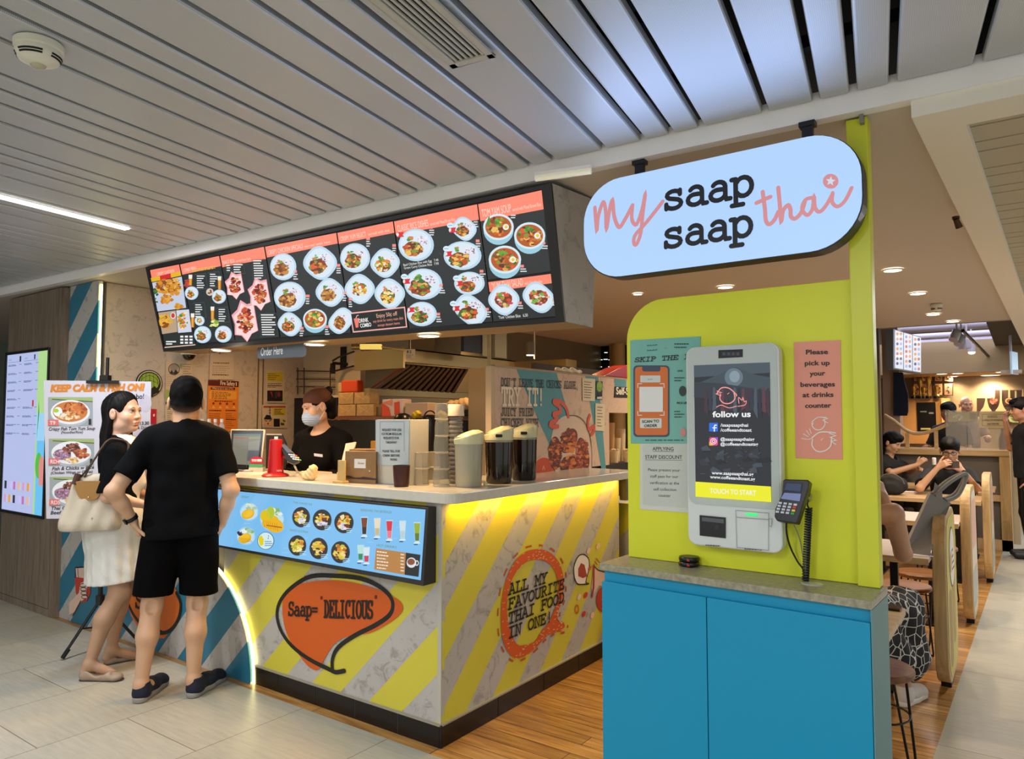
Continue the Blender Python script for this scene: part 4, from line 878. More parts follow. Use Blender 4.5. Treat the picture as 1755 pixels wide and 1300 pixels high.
# ================================================================== SELF-ORDER STATION
KY = mat('kiosk_yellow', 'dde22e', .42, noise=.04, nscale=4)
yk = math.radians(-2.4); ku = V(math.cos(yk), math.sin(yk), 0); kv = V(-ku[1], ku[0], 0)
KO = V(1.80, -.105, 0)      # right front corner of the cabinet, local axes: -ku to the left, kv to the back
def kb(x0, x1, y0, y1, z0, z1, mb=None):
    mb = mb or MB(); c = KO+ku*(x0+x1)/2+kv*(y0+y1)/2+V(0, 0, (z0+z1)/2); return mb.obox(c, ku*(x1-x0), kv*(y1-y0), V(0, 0, z1-z0))
TB = mat('kiosk_teal', '0590b8', .42); DP = .24
t = thing('kiosk_cabinet', 'blue two-door cabinet under the self-order screen with grey worktop', 'cabinet', KO)
mb = kb(-.935, 0, .018, DP, 0, .905); obj('carcass', mb, [TB], t)
mb = kb(0, .004, 0, DP, 0, .905); obj('end_panel', mb, mat('kiosk_end', '5f8a8c', .45), t)
for a, b in ((-.937, -.5215), (-.5185, -.002)): obj('door', kb(a, b, 0, .017, .02, .865), TB, t, bevel=.0015)
obj('worktop', kb(-.945, .004, -.004, DP, .906, .932), [mat('stone_top', '9c9880', .35, noise=.35, nscale=60)], t, bevel=.002)
# panel wall with rounded upper left corner
t = thing('partition_panel', 'yellow-green panel with one rounded top corner behind the order kiosk', 'panel', KO+kv*.23)
KW = Face((1.40, .112, 1.4), (1, 0, 0), (0, 0, 1)); a = KW.px(1076, 800)[0]; zt = KW.px(1350, 489)[1]; zb_ = .933-1.4; r = .16; x1 = KW.px(1466, 800)[0]
pl = [(x1, zb_), (x1, zt), (a+r, zt)]+[(a+r-r*math.sin(math.radians(q)), zt-r+r*math.cos(math.radians(q))) for q in range(10, 91, 10)]+[(a, zb_)]
mb = MB(); mb.prism(pl, KW.o, KW.u, KW.v, V(0, .03, 0)); obj('board', mb, KY, t, bevel=.002)
t = thing('yellow_post', 'tall yellow-green post at the right end of the kiosk, reaching the ceiling', 'post', (1.76, .1, .93)); tp_ = hit(1483, 189, Y=.085)[2]
xl = hit(1462, 700, Y=.085)[0]; xr = hit(1500, 700, Y=.085)[0]
mb = MB(); mb.box(xl, xr, .085, .15, .933, 2.498); obj('column', mb, mat('post_yellow', 'd4d832', .35), t, bevel=.003)
mb = MB(); mb.box(xr-.02, xr-.008, .06, .085, 2.47, 2.499); obj('top_bracket', mb, mat('bracket_grey', '8a8a84', .4, .5), t)
# ---- kiosk machine
KF = Face((1.328, .045, 1.379), (1, 0, 0), (0, 0, 1)); CK = (1070, 560, .26161); CK2 = (1020, 760, .2963)
t = thing('order_kiosk', 'wall-mounted grey touch-screen order kiosk showing follow us', 'kiosk', KF.o)
a = KF.px(1177, 760); b = KF.px(1338, 760); tpz = KF.px(1260, 590)[1]; btz = KF.px(1260, 941)[1]
out = rrect(a[0], btz, b[0], tpz, .035, 8)
mb = MB(); mb.prism(out, KF.at(0, 0, 0), KF.u, KF.v, V(0, .05, 0)); obj('body', mb, mat('kiosk_grey', 'd6dcd9', .3), t, bevel=.006, seg=3)
zm = KF.px(1260, 868)[1]
mb = MB(); mb.prism([(p[0]*.985, p[1]) for p in rrect(a[0]+.004, zm, b[0]-.004, tpz-.004, .03, 8)], KF.at(0, 0, .0005), KF.u, KF.v, KF.n*.002); obj('glass_front', mb, mat('kiosk_glass', 'b8c2bd', .08, coat=.4), t)
g = G(KF, CK); g.h = .003
g.poly([(618, 152), (778, 146), (778, 198), (618, 206)], '14161a', 0); g.rect(638, 165, 760, 190, '2c3036', 1)
for k in range(4): g.rect(648+k*30, 168, 664+k*30, 186, '4a5058', 2)
obj('camera_bar', g, PR, t)
g = G(KF, CK); g.h = .003
g.poly([(458, 252), (955, 232), (966, 1146), (470, 1110)], '20242c', 0)
g.poly([(458, 252), (955, 232), (957, 300), (459, 330)], '41505c', 1); g.poly([(600, 320), (730, 260), (850, 310), (957, 330), (957, 420), (459, 380)], '3a4852', 1.5); g.ell(720, 330, 60, 60, '60727e', 2); g.ell(725, 325, 34, 38, '8296a0', 2.5)
g.poly([(460, 360), (640, 370), (957, 420), (957, 500), (460, 460)], '2b343e', 2)
for k in range(16): x = 530+k*27; g.poly([(x, 400+R_.uniform(-15, 15)), (x+16, 400), (x+24, 560+R_.uniform(-40, 50)), (x-4, 550)], ['3a2a36', '2a303e', '46505c', '232834', '58343e'][k % 5], 3+k*.02)
for k in range(22): x = R_.uniform(480, 900); y = R_.uniform(780, 980); g.poly([(x, y), (x+R_.uniform(20, 60), y-R_.uniform(5, 30)), (x+R_.uniform(40, 80), y+R_.uniform(5, 30)), (x+10, y+20)], ['343a46', '2a2e38', '3e4652', '16181e'][k % 4], 3+k*.02)
for k in range(18): x = R_.uniform(480, 920); y = R_.uniform(700, 1000); g.line([(x, y), (x+R_.uniform(-30, 30), y+R_.uniform(-16, 16))], 1.6, '6a7480', 4, cap=False)
PKs = 'f49a98'
g.line(spline([(608, 440), (640, 400), (690, 402), (735, 440), (738, 452)], 5), 7, PKs, 5); g.line([(612, 420), (640, 430), (606, 438), (636, 450)], 6, PKs, 5); g.line(spline([(634, 440), (632, 475), (660, 500), (700, 498), (728, 470), (722, 430)], 5), 7, PKs, 5); g.line(spline([(608, 525), (640, 512), (690, 530), (740, 518)], 5), 5, PKs, 5); g.line(spline([(755, 500), (752, 462), (775, 480), (780, 462), (790, 490), (802, 485), (795, 510), (748, 520)], 4), 5, PKs, 5); g.line([(680, 440), (690, 432)], 4, PKs, 5)
g.fit('follow us', (582, 590), (832, 588), .021, 'f2f4f4', 5, .03)
g.rect(560, 628, 618, 684, '1f6fe0', 5); g.line([(594, 682), (594, 652), (598, 643), (608, 643)], 7, 'f4f6fa', 6); g.line([(584, 660), (608, 660)], 6, 'f4f6fa', 6)
g.poly(rrect(560, 722, 618, 776, 12, 4), 'e0487c', 5); g.poly([(560, 776), (560, 750), (590, 776)], 'f4b04a', 5.5); g.poly([(618, 722), (618, 748), (592, 722)], '9a4ac8', 5.5); g.ring(589, 748, 19, 18, 4, 'fbeef4', 6); g.ring(589, 748, 9, 9, 4, 'fbeef4', 6)
for s, y, x1_ in (('/saapsaapthai', 652, 815), ('/coffeeandtoast', 684, 838), ('@saapsaapthaisg', 744, 856), ('@coffeeandtoastsg', 776, 880)): g.fit(s, (634, y), (x1_, y+1), .0115, 'f0f2f4', 5, .02)
g.fit('www.saapsaapthai.sg', (577, 964), (850, 974), .0118, 'f0f2f4', 5, .02); g.fit('www.coffeeandtoast.sg', (566, 990), (860, 1006), .0118, 'f0f2f4', 5, .02)
g.poly([(470, 1012), (964, 1044), (967, 1146), (471, 1110)], 'f0ee1a', 5); g.fit('TOUCH TO START', (565, 1086), (868, 1102), .0175, 'f4f6e8', 6, .015)
obj('screen', g, printed('kiosk_screen', .95, .1), t)
g = G(KF, CK2); g.h = .0035
g.poly([(606, 412), (757, 426), (757, 546), (607, 530)], '15171a', 0); g.poly([(620, 424), (747, 436), (747, 460), (620, 446)], '55595c', 1); g.ell(706, 482, 14, 16, '26292e', 1); obj('scanner_window', g, printed('print_gloss', 0, .15), t)
g = G(KF, CK2); g.h = .0035; g.line([(815, 384), (1005, 400), (1005, 615), (822, 598), (815, 384)], 3, '8f9793', 1); g.line([(820, 424), (1004, 438)], 4, '98a09c', 1); g.poly([(1006, 428), (1026, 430), (1022, 482), (1008, 480)], 'd4d8d4', 1); g.line([(1008, 432), (1022, 434), (1020, 478), (1010, 476), (1008, 432)], 2.5, '8f9793', 2); g.bars(640, 582, 730, 1, 8, 6, '4a4e50', 1, .06, .95); g.bars(866, 604, 970, 1, 8, 6, '4a4e50', 1, .06, .95); obj('printer_door', g, PR, t)
g = G(KF, CK2); g.h = .0045; g.poly([(874, 400), (942, 404), (942, 418), (874, 414)], '2cf07a', 0); obj('green_light', g, printed('led_print', 1.1), t)
# ---- payment terminal on its coiled cable
TF = Face(hit(1355, 858, Y=-.02), (1, 0, 0), (0, .25, 1)); T = lambda x, y: TF.px(1020+x*.2963, 760+y*.2963)
t = thing('card_terminal', 'black card payment terminal on a bracket beside the order kiosk', 'card terminal', TF.o)
pl = [T(*p) for p in ((1096, 204), (1228, 208), (1240, 216), (1232, 262), (1180, 420), (1166, 462), (1050, 446), (1036, 420), (1040, 376), (1080, 290), (1086, 212))][::-1]
if sum(pl[i-1][0]*pl[i][1]-pl[i][0]*pl[i-1][1] for i in range(len(pl))) < 0: pl = pl[::-1]
mb = MB(); mb.prism(pl, TF.o, TF.u, TF.v, -TF.n*.042); obj('body', mb, mat('terminal_black', '17181a', .35), t, bevel=.004)
g = G(TF, CK2); g.h = .002; g.poly([(1106, 222), (1202, 228), (1184, 334), (1072, 318)], '1f2a3c', 0); g.poly([(1096, 284), (1192, 290), (1184, 334), (1074, 318)], '7f8cba', 1); g.poly([(1108, 228), (1194, 234), (1188, 276), (1096, 268)], '3c4a66', 1); obj('display', g, printed('small_screen', .75, .15), t)
cols = ['d8d8dc', 'd82a2a', 'e8d030', '2aa84a']
for r_ in range(4):
    for c_ in range(4):
        x = 1072+c_*29-r_*5.5; y = 342+r_*17+c_*3.4; g = G(TF, CK2); g.h = .003; g.poly([(x-9, y-6), (x+11, y-4), (x+9, y+8), (x-11, y+6)], cols[r_] if c_ == 3 else 'b9bcc8', 0); g.fc = TF; g.h = .0042; g.poly([(x-8, y-5), (x+10, y-3), (x+8, y+7), (x-10, y+5)], cols[r_] if c_ == 3 else 'c8cad2', 0); obj('key', g, PR, t)
W3 = lambda x, y, Y_: hit(1020+x*.2963, 760+y*.2963, Y=Y_)
mb = MB(); mb.tube([W3(1210, 300, .03), W3(1232, 320, .08), W3(1236, 300, .108)], .011, 10); obj('wall_arm', mb, mat('arm_grey', 'a8a8a0', .3, .6), t, smooth=True)
t = thing('coiled_cable', 'black coiled cable rising from the grey worktop to the card terminal', 'cable', W3(1215, 805, .06))
a = W3(1216, 806, .05); b = W3(1236, 372, .05); P = []
n = 30*10
for i in range(n+1):
    q = i/n; c = a+(b-a)*q; P.append(c+.0095*V(math.cos(q*2*math.pi*30), math.sin(q*2*math.pi*30), 0))
mb = MB(); mb.tube(P, .0036, 5); obj('coil', mb, mat('cable_black', '121214', .4), t, smooth=True)
mb = MB(); mb.tube(spline([b, W3(1228, 350, .05), W3(1238, 300, .06), W3(1246, 250, .07)], 5), .003, 6); obj('lead', mb, mat('cable_black'), t, smooth=True)
t = thing('power_cable', 'thin black cable hanging from the card terminal to the worktop', 'cable', W3(1200, 722, .06)); mb = MB(); mb.tube(spline([W3(1106, 456, .0), W3(1108, 520, .02), W3(1130, 600, .05), W3(1170, 680, .06), W3(1204, 730, .06), W3(1212, 800, .06)], 6), .0032, 6); obj('wire', mb, mat('cable_black'), t, smooth=True)
t = thing('grey_cable', 'thin grey cable behind the black coiled cable', 'cable', W3(1200, 722, .08)); mb = MB(); mb.tube(spline([W3(1150, 470, .05), W3(1180, 540, .09), W3(1200, 640, .09), W3(1222, 800, .07)], 6), .0022, 6); obj('wire', mb, mat('cable_grey', '8c8c80', .4), t, smooth=True)
a = hit(1020+1256*.2963, 760+812*.2963, Z=.932); t = thing('cable_grommet', 'round clear cable disc let into the kiosk worktop', 'grommet', a); mb = MB(); mb.lathe([(.036, 0), (.036, .003), (.03, .0045)], a, 32, sy=.8); obj('disc', mb, mat('grommet_grey', 'b4b4a2', .12, .1), t, smooth=True)
# pagers
b = hit(1181, 969, Z=.932)
for k, lab in enumerate(('lower', 'upper')):
    t = thing('pager', '%s one of two stacked black round pagers on the kiosk worktop' % lab, 'pager', b+V(0, 0, k*.018), 0, 'stacked pagers')
    mb = MB(); mb.lathe([(.036, .0005), (.0385, .004), (.0385, .012), (.036, .0165)], b+V(.001*k, 0, k*.0185), 32); obj('disc', mb, mat('pager_black', '17130f', .3), t, smooth=True)
    mb = MB(); c = b+V(.012, -.0385, k*.0185+.008); mb.box(c[0]-.005, c[0]+.005, c[1]-.0008, c[1]+.001, c[2]-.003, c[2]+.003); obj('lamp', mb, mat('pager_red', 'c02a20', .3), t)
    if k: mb = MB(); mb.lathe([(.031, .0168), (.031, .0172)], b+V(.001, 0, .0185), 28); obj('label', mb, mat('pager_label', '3c3830', .4), t)
# ---- notices on the panel
def sheet(name, label, face, quad, crop, m=None, cat='poster', th=.0015, c='f0eee6', h0=.001):
    """a flat printed sheet traced by its four corners; returns thing and print"""
    q = [face.px(crop[0]+p[0]*crop[2], crop[1]+p[1]*crop[2]) for p in quad]; o = face.at(*q[0])
    t = thing(name, label, cat, o); mb = MB(); mb.prism(q if sum(q[i-1][0]*q[i][1]-q[i][0]*q[i-1][1] for i in range(4)) > 0 else q[::-1], face.at(0, 0, h0), face.u, face.v, face.n*th); obj('sheet', mb, m or mat('paper_'+c, c, .55), t)
    g = G(face, crop); g.h = h0+th+.0006; return t, g
PN = Face((1.4, .111, 1.4), (1, 0, 0), (0, 0, 1))
t, g = sheet('poster', 'teal skip the line poster with an orange phone on the yellow panel', PN, [(40, 88), (500, 62), (490, 766), (44, 762)], CK, mat('laminate_teal', '6fb2a4', .18, coat=.5))
cr = g.crop; A = g.m((68, 230)); B = g.m((345, 214)); g.crop = None; g.slab('SKIP THE LINE', A[0], A[1], .0165, (B[0]-A[0])/7.7, .0034, '1c2422', 2, slope=(B[1]-A[1])/(B[0]-A[0]), shear=.2); g.crop = cr

g.fit('SAAP', (150, 126), (220, 122), .0045, '2a4a46', 2, .02); g.fit('SAAP', (150, 158), (220, 154), .0045, '2a4a46', 2, .02); g.text('thai', 262, 140, .006, 'd8927c', 2); g.bars(330, 108, 440, 2, 22, 8, '2a4a46', 2)
def rr(x0, y0, x1, y1, r, c, L): g.poly(rrect(x0, y0, x1, y1, r, 5), c, L)
rr(62, 252, 298, 720, 26, '3f4a5c', 1.5); rr(74, 262, 288, 708, 20, 'd5702e', 2); rr(120, 254, 240, 292, 14, '3f4a5c', 2.5); rr(108, 318, 240, 364, 6, 'd0d4cc', 3); g.text('SAAP SAAP', 172, 346, .003, '3a3a3a', 4, 'c', .01)
for x, y, sx_, sy_ in ((92, 372, 1, 1), (264, 372, -1, 1), (92, 578, 1, -1), (264, 578, -1, -1)): g.line([(x, y+26*sy_), (x, y), (x+26*sx_, y)], 5, 'f0dcc8', 3)
rr(102, 392, 256, 556, 4, 'e4e4de', 3); rr(106, 598, 248, 662, 6, 'd0d8cc', 3); g.fit('SCAN TO', (120, 628), (232, 624), .0105, '1c1c1c', 4, .03); g.fit('ORDER', (134, 656), (220, 653), .0105, '1c1c1c', 4, .03)
g.text('DINE', 350, 294, .007, '24443f', 2, bold=.02); g.text('PICK UP', 348, 505, .008, '14241f', 2, bold=.03); g.bars(330, 330, 400, 2, 18, 7, '2a4a46', 2); g.bars(330, 550, 400, 3, 18, 7, '2a4a46', 2); g.ell(385, 420, 24, 34, '2c3c3a', 2); g.ell(388, 690, 18, 30, 'cc8a82', 2); g.bars(140, 738, 400, 1, 10, 6, '2a4a46', 2, frac=.95)
obj('print', g, PR, t)
t, g = sheet('notice', 'white staff discount notice in a clear sleeve beside the order kiosk', PN, [(104, 764), (520, 766), (520, 1225), (104, 1192)], CK, mat('sleeve_white', 'cfd4c6', .2, coat=.5), 'notice')
g.poly([(124, 772), (512, 772), (512, 1190), (124, 1160)], 'c4cabf', 1); K_ = '2f3433'
g.fit('APPLYING', (188, 808), (326, 810), .0145, K_, 2, .008); g.line([(190, 814), (326, 817)], 2, K_, 2, cap=False); g.fit('STAFF DISCOUNT', (140, 862), (382, 864), .0145, K_, 2, .008); g.line([(140, 870), (382, 872)], 2, K_, 2, cap=False)
for s, a, b, y in (('Please present your', 158, 368, 943), ('staff pass for our', 172, 356, 985), ('verification at the', 170, 362, 1028), ('self collection', 194, 344, 1070), ('counter', 226, 306, 1110)): g.fit(s, (a, y), (b, y+4), .0115, K_, 2)
obj('print', g, PR, t)
t, g = sheet('poster', 'salmon pink pick up your beverages poster right of the kiosk', PN, [(1112, 100), (1416, 86), (1430, 868), (1124, 858)], CK, mat('poster_salmon', 'e89a84', .55))
for s, a, b, y in (('Please', 1192, 1336, 180), ('pick up', 1184, 1348, 252), ('your', 1216, 1318, 320), ('beverages', 1156, 1382, 392), ('at drinks', 1170, 1372, 460), ('counter', 1186, 1358, 530)): g.fit(s, (a, y), (b, y-3), .0165, '241815', 2, .022)
WL = 'ece4dc'
g.line(spline([(1236, 625), (1234, 650), (1258, 672), (1292, 670), (1316, 640), (1310, 605)], 5), 7, WL, 2); g.line(spline([(1232, 620), (1270, 592), (1325, 592)], 5), 6, WL, 2); g.line([(1300, 592), (1334, 600), (1306, 610), (1334, 628)], 6, WL, 2); g.line([(1228, 632), (1240, 636)], 5, WL, 2)
g.line(spline([(1236, 735), (1232, 775), (1262, 812), (1310, 812), (1352, 780), (1360, 720)], 5), 8, WL, 2); g.line(spline([(1232, 725), (1280, 690), (1340, 688), (1386, 694)], 5), 8, WL, 2); g.line([(1345, 695), (1388, 712), (1352, 722), (1390, 742), (1356, 748), (1388, 768)], 7, WL, 2); g.line([(1290, 740), (1302, 730)], 5, WL, 2); g.line([(1206, 735), (1228, 732)], 5, WL, 2)
for a_, b_ in (((1164, 730), (1200, 736)), ((1176, 700), (1206, 718)), ((1196, 678), (1216, 708)), ((1216, 666), (1226, 696))): g.line([a_, b_], 5, WL, 2)
obj('print', g, PR, t)
# ================================================================== TILTED DESSERT SCREEN ON THE COUNTER FRONT
ti = math.radians(-5.3)
DF = Face((-.858, -.071, .901), (1, 0, 0), V(0, math.sin(-ti), math.cos(ti))); C7 = (360, 820, .2308)
t = thing('dessert_screen', 'wide lit dessert and drinks screen mounted on the counter front', 'screen', DF.o)
fr2 = [on(DF, *p) for p in ((300, 824.5), (741.5, 870), (725, 1004), (300, 926))]; fr2[0] = DF.at(-.89, DF.px(600, 856)[1]+.0); fr2[3] = DF.at(-.89, DF.px(600, 977)[1])
xr_ = max(fr2[1][0], fr2[2][0]); fr2[1][0] = fr2[2][0] = -.032
bkk = [p.copy() for p in fr2]
for p in bkk: p[1] = -.001
mb = MB(); mb.add(fr2+bkk, [(0, 3, 2, 1), (1, 2, 6, 5), (0, 4, 7, 3), (3, 7, 6, 2), (0, 1, 5, 4), (4, 5, 6, 7)]); obj('housing', mb, mat('screen_case', '2c2a27', .4), t, bevel=.002)
g = G(DF, C7); g.h = .002; a = g.m((20, 66)); g.crop = None; tl_, br_ = (-.875, fr2[0][2]-.0), None
dz = (fr2[0]-DF.o)@DF.v; db = (fr2[3]-DF.o)@DF.v; xr2 = -.032+.858
g.poly([(-.878, dz-.012), (xr2-.016, dz-.012), (xr2-.016, db+.012), (-.878, db+.012)], '7cc0f2', 0); g.crop = C7
for x, y, rx, ry in ((680, 285, 66, 76), (836, 305, 70, 78), (998, 325, 72, 80), (652, 495, 66, 76), (810, 517, 68, 80), (972, 545, 70, 82)):
    g.ell(x, y, rx, ry, '1c1a1c', 2); k = int(x) % 3; g.chunks(x, y-ry*.05, rx*.62, ry*.62, YFOOD[:5]+['e8d44a', 'c8c81a'], 46, rx*.2, 3)
    if y < 400: g.chunks(x+rx*.05, y+ry*.3, rx*.45, ry*.3, ['d8d4ea', 'b8b4d0', 'ece8f4'], 22, rx*.16, 4.5); g.chunks(x+rx*(.1+.3*(x > 700)), y-ry*.1+(40 if x > 900 else 0), rx*.3, ry*.25, ['5a1a10', '2a1a2a', '7a2a1a'] if x > 700 else ['e8e0b0', '7aa03a'], 10, rx*.15, 5)
    else: g.chunks(x, y+ry*.3, rx*.5, ry*.3, ['e8c81a', 'f0dc5a', 'b8b820', 'f4eeb0'] if x < 700 else ['3a1a12', 'e8c83a', 'f0dc8a'], 18, rx*.18, 4.5)
    for q in range(3): g.rect(x+rx*.3, y+ry*.55+q*12, x+rx*R_.uniform(.8, 1.1), y+ry*.6+q*12, 'c8ecff', 6)
def mango(x, y, r): g.ell(x, y, r*1.02, r, '9ad0f2', 1); g.blob(x, y, r*.95, r*.9, 'bfe2f4', 1.6, .08); g.chunks(x+r*.25, y-r*.45, r*.45, r*.4, ['cfe4d0', '8ab86a', 'e8f0e8', 'a8c8b0'], 20, r*.25, 2); g.ell(x-r*.1, y+r*.25, r*.72, r*.52, 'e8b01a', 3, rot=-20); g.ell(x-r*.12, y+r*.2, r*.6, r*.4, 'f2c42a', 3.4, rot=-20)
mango(293, 245, 68); mango(462, 300, 88); mango(270, 425, 68); g.ell(415, 275, 36, 44, 'e8c41a', 5); g.ell(455, 250, 30, 44, 'b8c83a', 5); g.ell(485, 345, 70, 52, 'f0b820', 6, rot=20)
for k in range(-3, 4): g.line([(455+k*16, 318+k*4), (462+k*16, 372+k*6)], 3, 'c8861a', 7, cap=False); g.line([(265+k*11, 440), (285+k*11, 470)], 2.5, 'c8861a', 7, cap=False)
g.line([(430, 345), (540, 362)], 5, 'b05a1a', 7); g.chunks(232, 400, 20, 20, ['2a1a3a', '3a2a4a'], 10, 10, 7); g.chunks(82, 240, 24, 40, ['3a2a5a', '5a4a7a'], 14, 12, 3); g.chunks(78, 300, 22, 24, ['e06a8a', 'd84a6a', 'f4c8d8'], 14, 10, 4)
g.ell(418, 460, 63, 66, '2a6a9a', 2); g.ell(418, 460, 58, 62, 'd8f0f0', 3); g.poly([(362, 440), (385, 418), (405, 450), (400, 490), (378, 500)], 'e8d41a', 4); g.text('2', 432, 445, .02, '2a5a8a', 4); g.bars(412, 462, 470, 3, 15, 7, '4a8ab8', 4)
def drink(x, y, c1, c2, h=140): g.poly([(x-26, y), (x+26, y), (x+16, y+h), (x-16, y+h)], 'b8dcf2', 2); g.poly([(x-23, y+8), (x+23, y+8), (x+17, y+h*.55), (x-17, y+h*.55)], c1, 3); g.poly([(x-17, y+h*.55), (x+17, y+h*.55), (x+14, y+h*.92), (x-14, y+h*.92)], c2, 3); g.rect(x-24, y+h, x+22, y+h+8, 'eaf6ff', 3); g.rect(x-24, y+h+12, x+4, y+h+20, '2a4a6a', 3)
drink(1150, 282, '7a3a1a', '2a1410'); drink(1246, 290, 'e8dcc0', 'c8b88a'); drink(1336, 306, 'd82a3a', 'e87a8a', 145); drink(1434, 310, 'cfe2e8', 'b8d0d8', 140); drink(1542, 322, '9ab02a', '5a7a1a', 150); drink(1122, 490, 'b8e4d8', '2a8a5a', 120); drink(1166, 505, 'd8e8f0', 'c83a5a', 120)
g.poly([(1236, 515), (1458, 548), (1448, 712), (1222, 672)], 'b9813f', 2); g.poly([(1458, 548), (1566, 564), (1552, 728), (1448, 712)], '14161a', 2); g.bars(1244, 535, 1360, 6, 24, 9, 'f4ead8', 4, .12); g.bars(1420, 556, 1446, 6, 24, 9, 'f4ead8', 4, .12, .95); g.ell(1500, 622, 36, 38, 'dfe4ea', 3); g.ell(1498, 616, 28, 24, '8a4a2a', 4); g.ring(1540, 625, 12, 16, 6, 'dfe4ea', 3)
for s, a_, b_ in (('THAI SHAVED ICE', (620, 182), (760, 200)), ('MANGO & DURIAN', (596, 388), (730, 404)), ('REFRESHING THAI BEVERAGES', (1122, 240), (1352, 258)), ('HOT DRINKS', (1240, 502), (1388, 518)), ('DESSERT', (235, 140), (292, 146))): g.fit(s, a_, b_, .012, '6a8a5a', 2)
for k in range(16): x = R_.uniform(220, 1500); y = 140+x*.1+R_.uniform(30, 380); g.rect(x, y, x+R_.uniform(20, 50), y+3, '9ad8fb', 1)
obj('screen', g, printed('dessert_print', .95, .15), t)
lamp('screen_glow', 'AREA', DF.at(0, 0, .02), 1.2, '9accff', t, 1.6, (-math.radians(84), 0, 0), .28)
# ================================================================== NOTICES ON THE LEFT WALL
WZ = 1.148
LW_ = Face((-3.343, .8, 1.6), (0, 1, 0), (0, 0, 1)); CL = (220, 590, .17094)
t, g = sheet('fire_notice', 'orange fire safety notice on the concrete wall of the kiosk', LW_, [(800, 355), (1105, 368), (1092, 872), (786, 872)], CL, mat('paper_orange', 'e8862a', .5), 'notice')
g.poly([(800, 356), (1104, 369), (1102, 428), (798, 412)], '5e1c14', 1); g.fit('Fire Safety', (918, 405), (1066, 414), .036, 'ecd8b8', 2, .02); g.rect(1074, 378, 1084, 416, 'ecd8b8', 2); g.poly([(824, 428), (1068, 434), (1066, 456), (822, 450)], '5a1a20', 1); g.fit('What to do in case of fire', (835, 447), (1050, 452), .016, 'f0e0c8', 2)
g.poly([(812, 462), (1085, 470), (1080, 552), (808, 545)], 'eea63a', 1); g.bars(832, 474, 1070, 5, 15, 6, '7a3a1a', 2, .03); g.bars(860, 562, 1040, 1, 5, 9, '5a1a14', 2, .03, .98); g.bars(806, 655, 930, 1, 5, 10, '5a1a14', 2, .03, .98); g.bars(972, 655, 1076, 1, 5, 10, '5a1a14', 2, .03, .98)
for k in range(4): g.ell(850+k*68, 590+k*2, 12, 12, 'a8321e', 2); g.poly([(832+k*68, 640), (850+k*68, 612), (870+k*68, 640)], 'f0b050', 2)
g.bars(806, 690, 950, 8, 20, 6, '9a4a1a', 2, .03); g.bars(972, 690, 1076, 8, 20, 6, '9a4a1a', 2, .03); g.bars(972, 745, 1076, 1, 5, 8, '6a1a14', 2, .03, .98); obj('print', g, PR, t)
t, g = sheet('notice', 'white notice sheet in a plastic sleeve above the orange fire notice', LW_, [(818, 95), (1058, 100), (1050, 352), (808, 350)], CL, mat('sleeve_cream', 'd8c6aa', .25), 'notice'); g.bars(850, 180, 1010, 1, 5, 10, '7a5a48', 1, .02, .98); g.bars(840, 214, 1020, 5, 20, 5, 'a8927a', 1, .02); g.bars(838, 298, 1004, 1, 5, 12, '8a7262', 1, .02, .98); obj('print', g, PR, t)
t, g = sheet('certificate', 'cream certificate with a round grey emblem beside the dome camera', LW_, [(376, 170), (640, 176), (636, 590), (370, 600)], CL, mat('paper_cream', 'd6c09c', .5), 'certificate'); g.ell(455, 248, 58, 58, '3f3c34', 1); g.ell(455, 248, 51, 51, 'b8aa90', 1.6); g.ell(455, 232, 40, 34, '9a9080', 2); g.poly([(410, 290), (430, 255), (450, 285), (470, 250), (500, 288), (470, 298)], '2c2a26', 3)
g.poly([(515, 196), (540, 190), (538, 250), (512, 240)], 'a8b06a', 1); g.bars(545, 196, 630, 5, 23, 6, '6a5c4a', 1, .02); g.poly([(374, 450), (410, 455), (412, 560), (372, 566)], 'a0b050', 1); g.bars(380, 300, 560, 6, 22, 5, 'b09a78', 1, .02); obj('print', g, PR, t)
t, g = sheet('notice', 'pale notice sheet low on the wall behind the head of the man in black', LW_, [(372, 575), (450, 577), (448, 800), (368, 800)], CL, mat('paper_pale', 'd8c4a4', .5), 'notice'); g.bars(384, 590, 440, 10, 20, 6, '8a785e', 1, .02); obj('print', g, PR, t)
t = thing('round_emblem', 'round green and black food emblem on the concrete wall behind the poster stand', 'emblem', LW_.at(0, 0)); g = G(LW_, CL); c = g.m((208, 390)); g.crop = None; mb = MB(); R0 = .105
mb.cyl(LW_.at(c[0], c[1], 0), LW_.at(c[0], c[1], .004), R0, n=40); obj('disc', mb, mat('emblem_black', '1c1a18', .5), t); g.h = .0046
E_ = lambda rx, ry, dx, dy, col, L: g.ell(c[0]+dx, c[1]+dy, rx, ry, col, L)
E_(R0*.93, R0*.93, 0, 0, 'd8ccb0', 1); E_(R0*.86, R0*.86, 0, 0, '16140f', 1.6); E_(R0*.74, R0*.66, 0, .012, '9ab83a', 2.2)
for k in range(-2, 3): g.line([(c[0]+k*.028, c[1]+.075), (c[0]+k*.036, c[1]-.04)], .003, '2a3a14', 3)
for k in (.04, 0): g.line(arc(c[0], c[1]-.02, .075, .04+k, 20, 160, 10), .003, '2a3a14', 3.4)
g.poly([(c[0]-.08, c[1]-.045), (c[0]-.03, c[1]-.015), (c[0], c[1]-.05), (c[0]+.04, c[1]-.02), (c[0]+.085, c[1]-.06), (c[0]+.03, c[1]-.09), (c[0]-.04, c[1]-.09)], '14120f', 4); g.poly([(c[0]-.06, c[1]-.075), (c[0]-.02, c[1]-.045), (c[0]+.01, c[1]-.075)], 'e4dcc8', 5); g.rect(c[0]-.03, c[1]-.105, c[0]+.03, c[1]-.09, '14120f', 5); obj('print', g, PR, t)
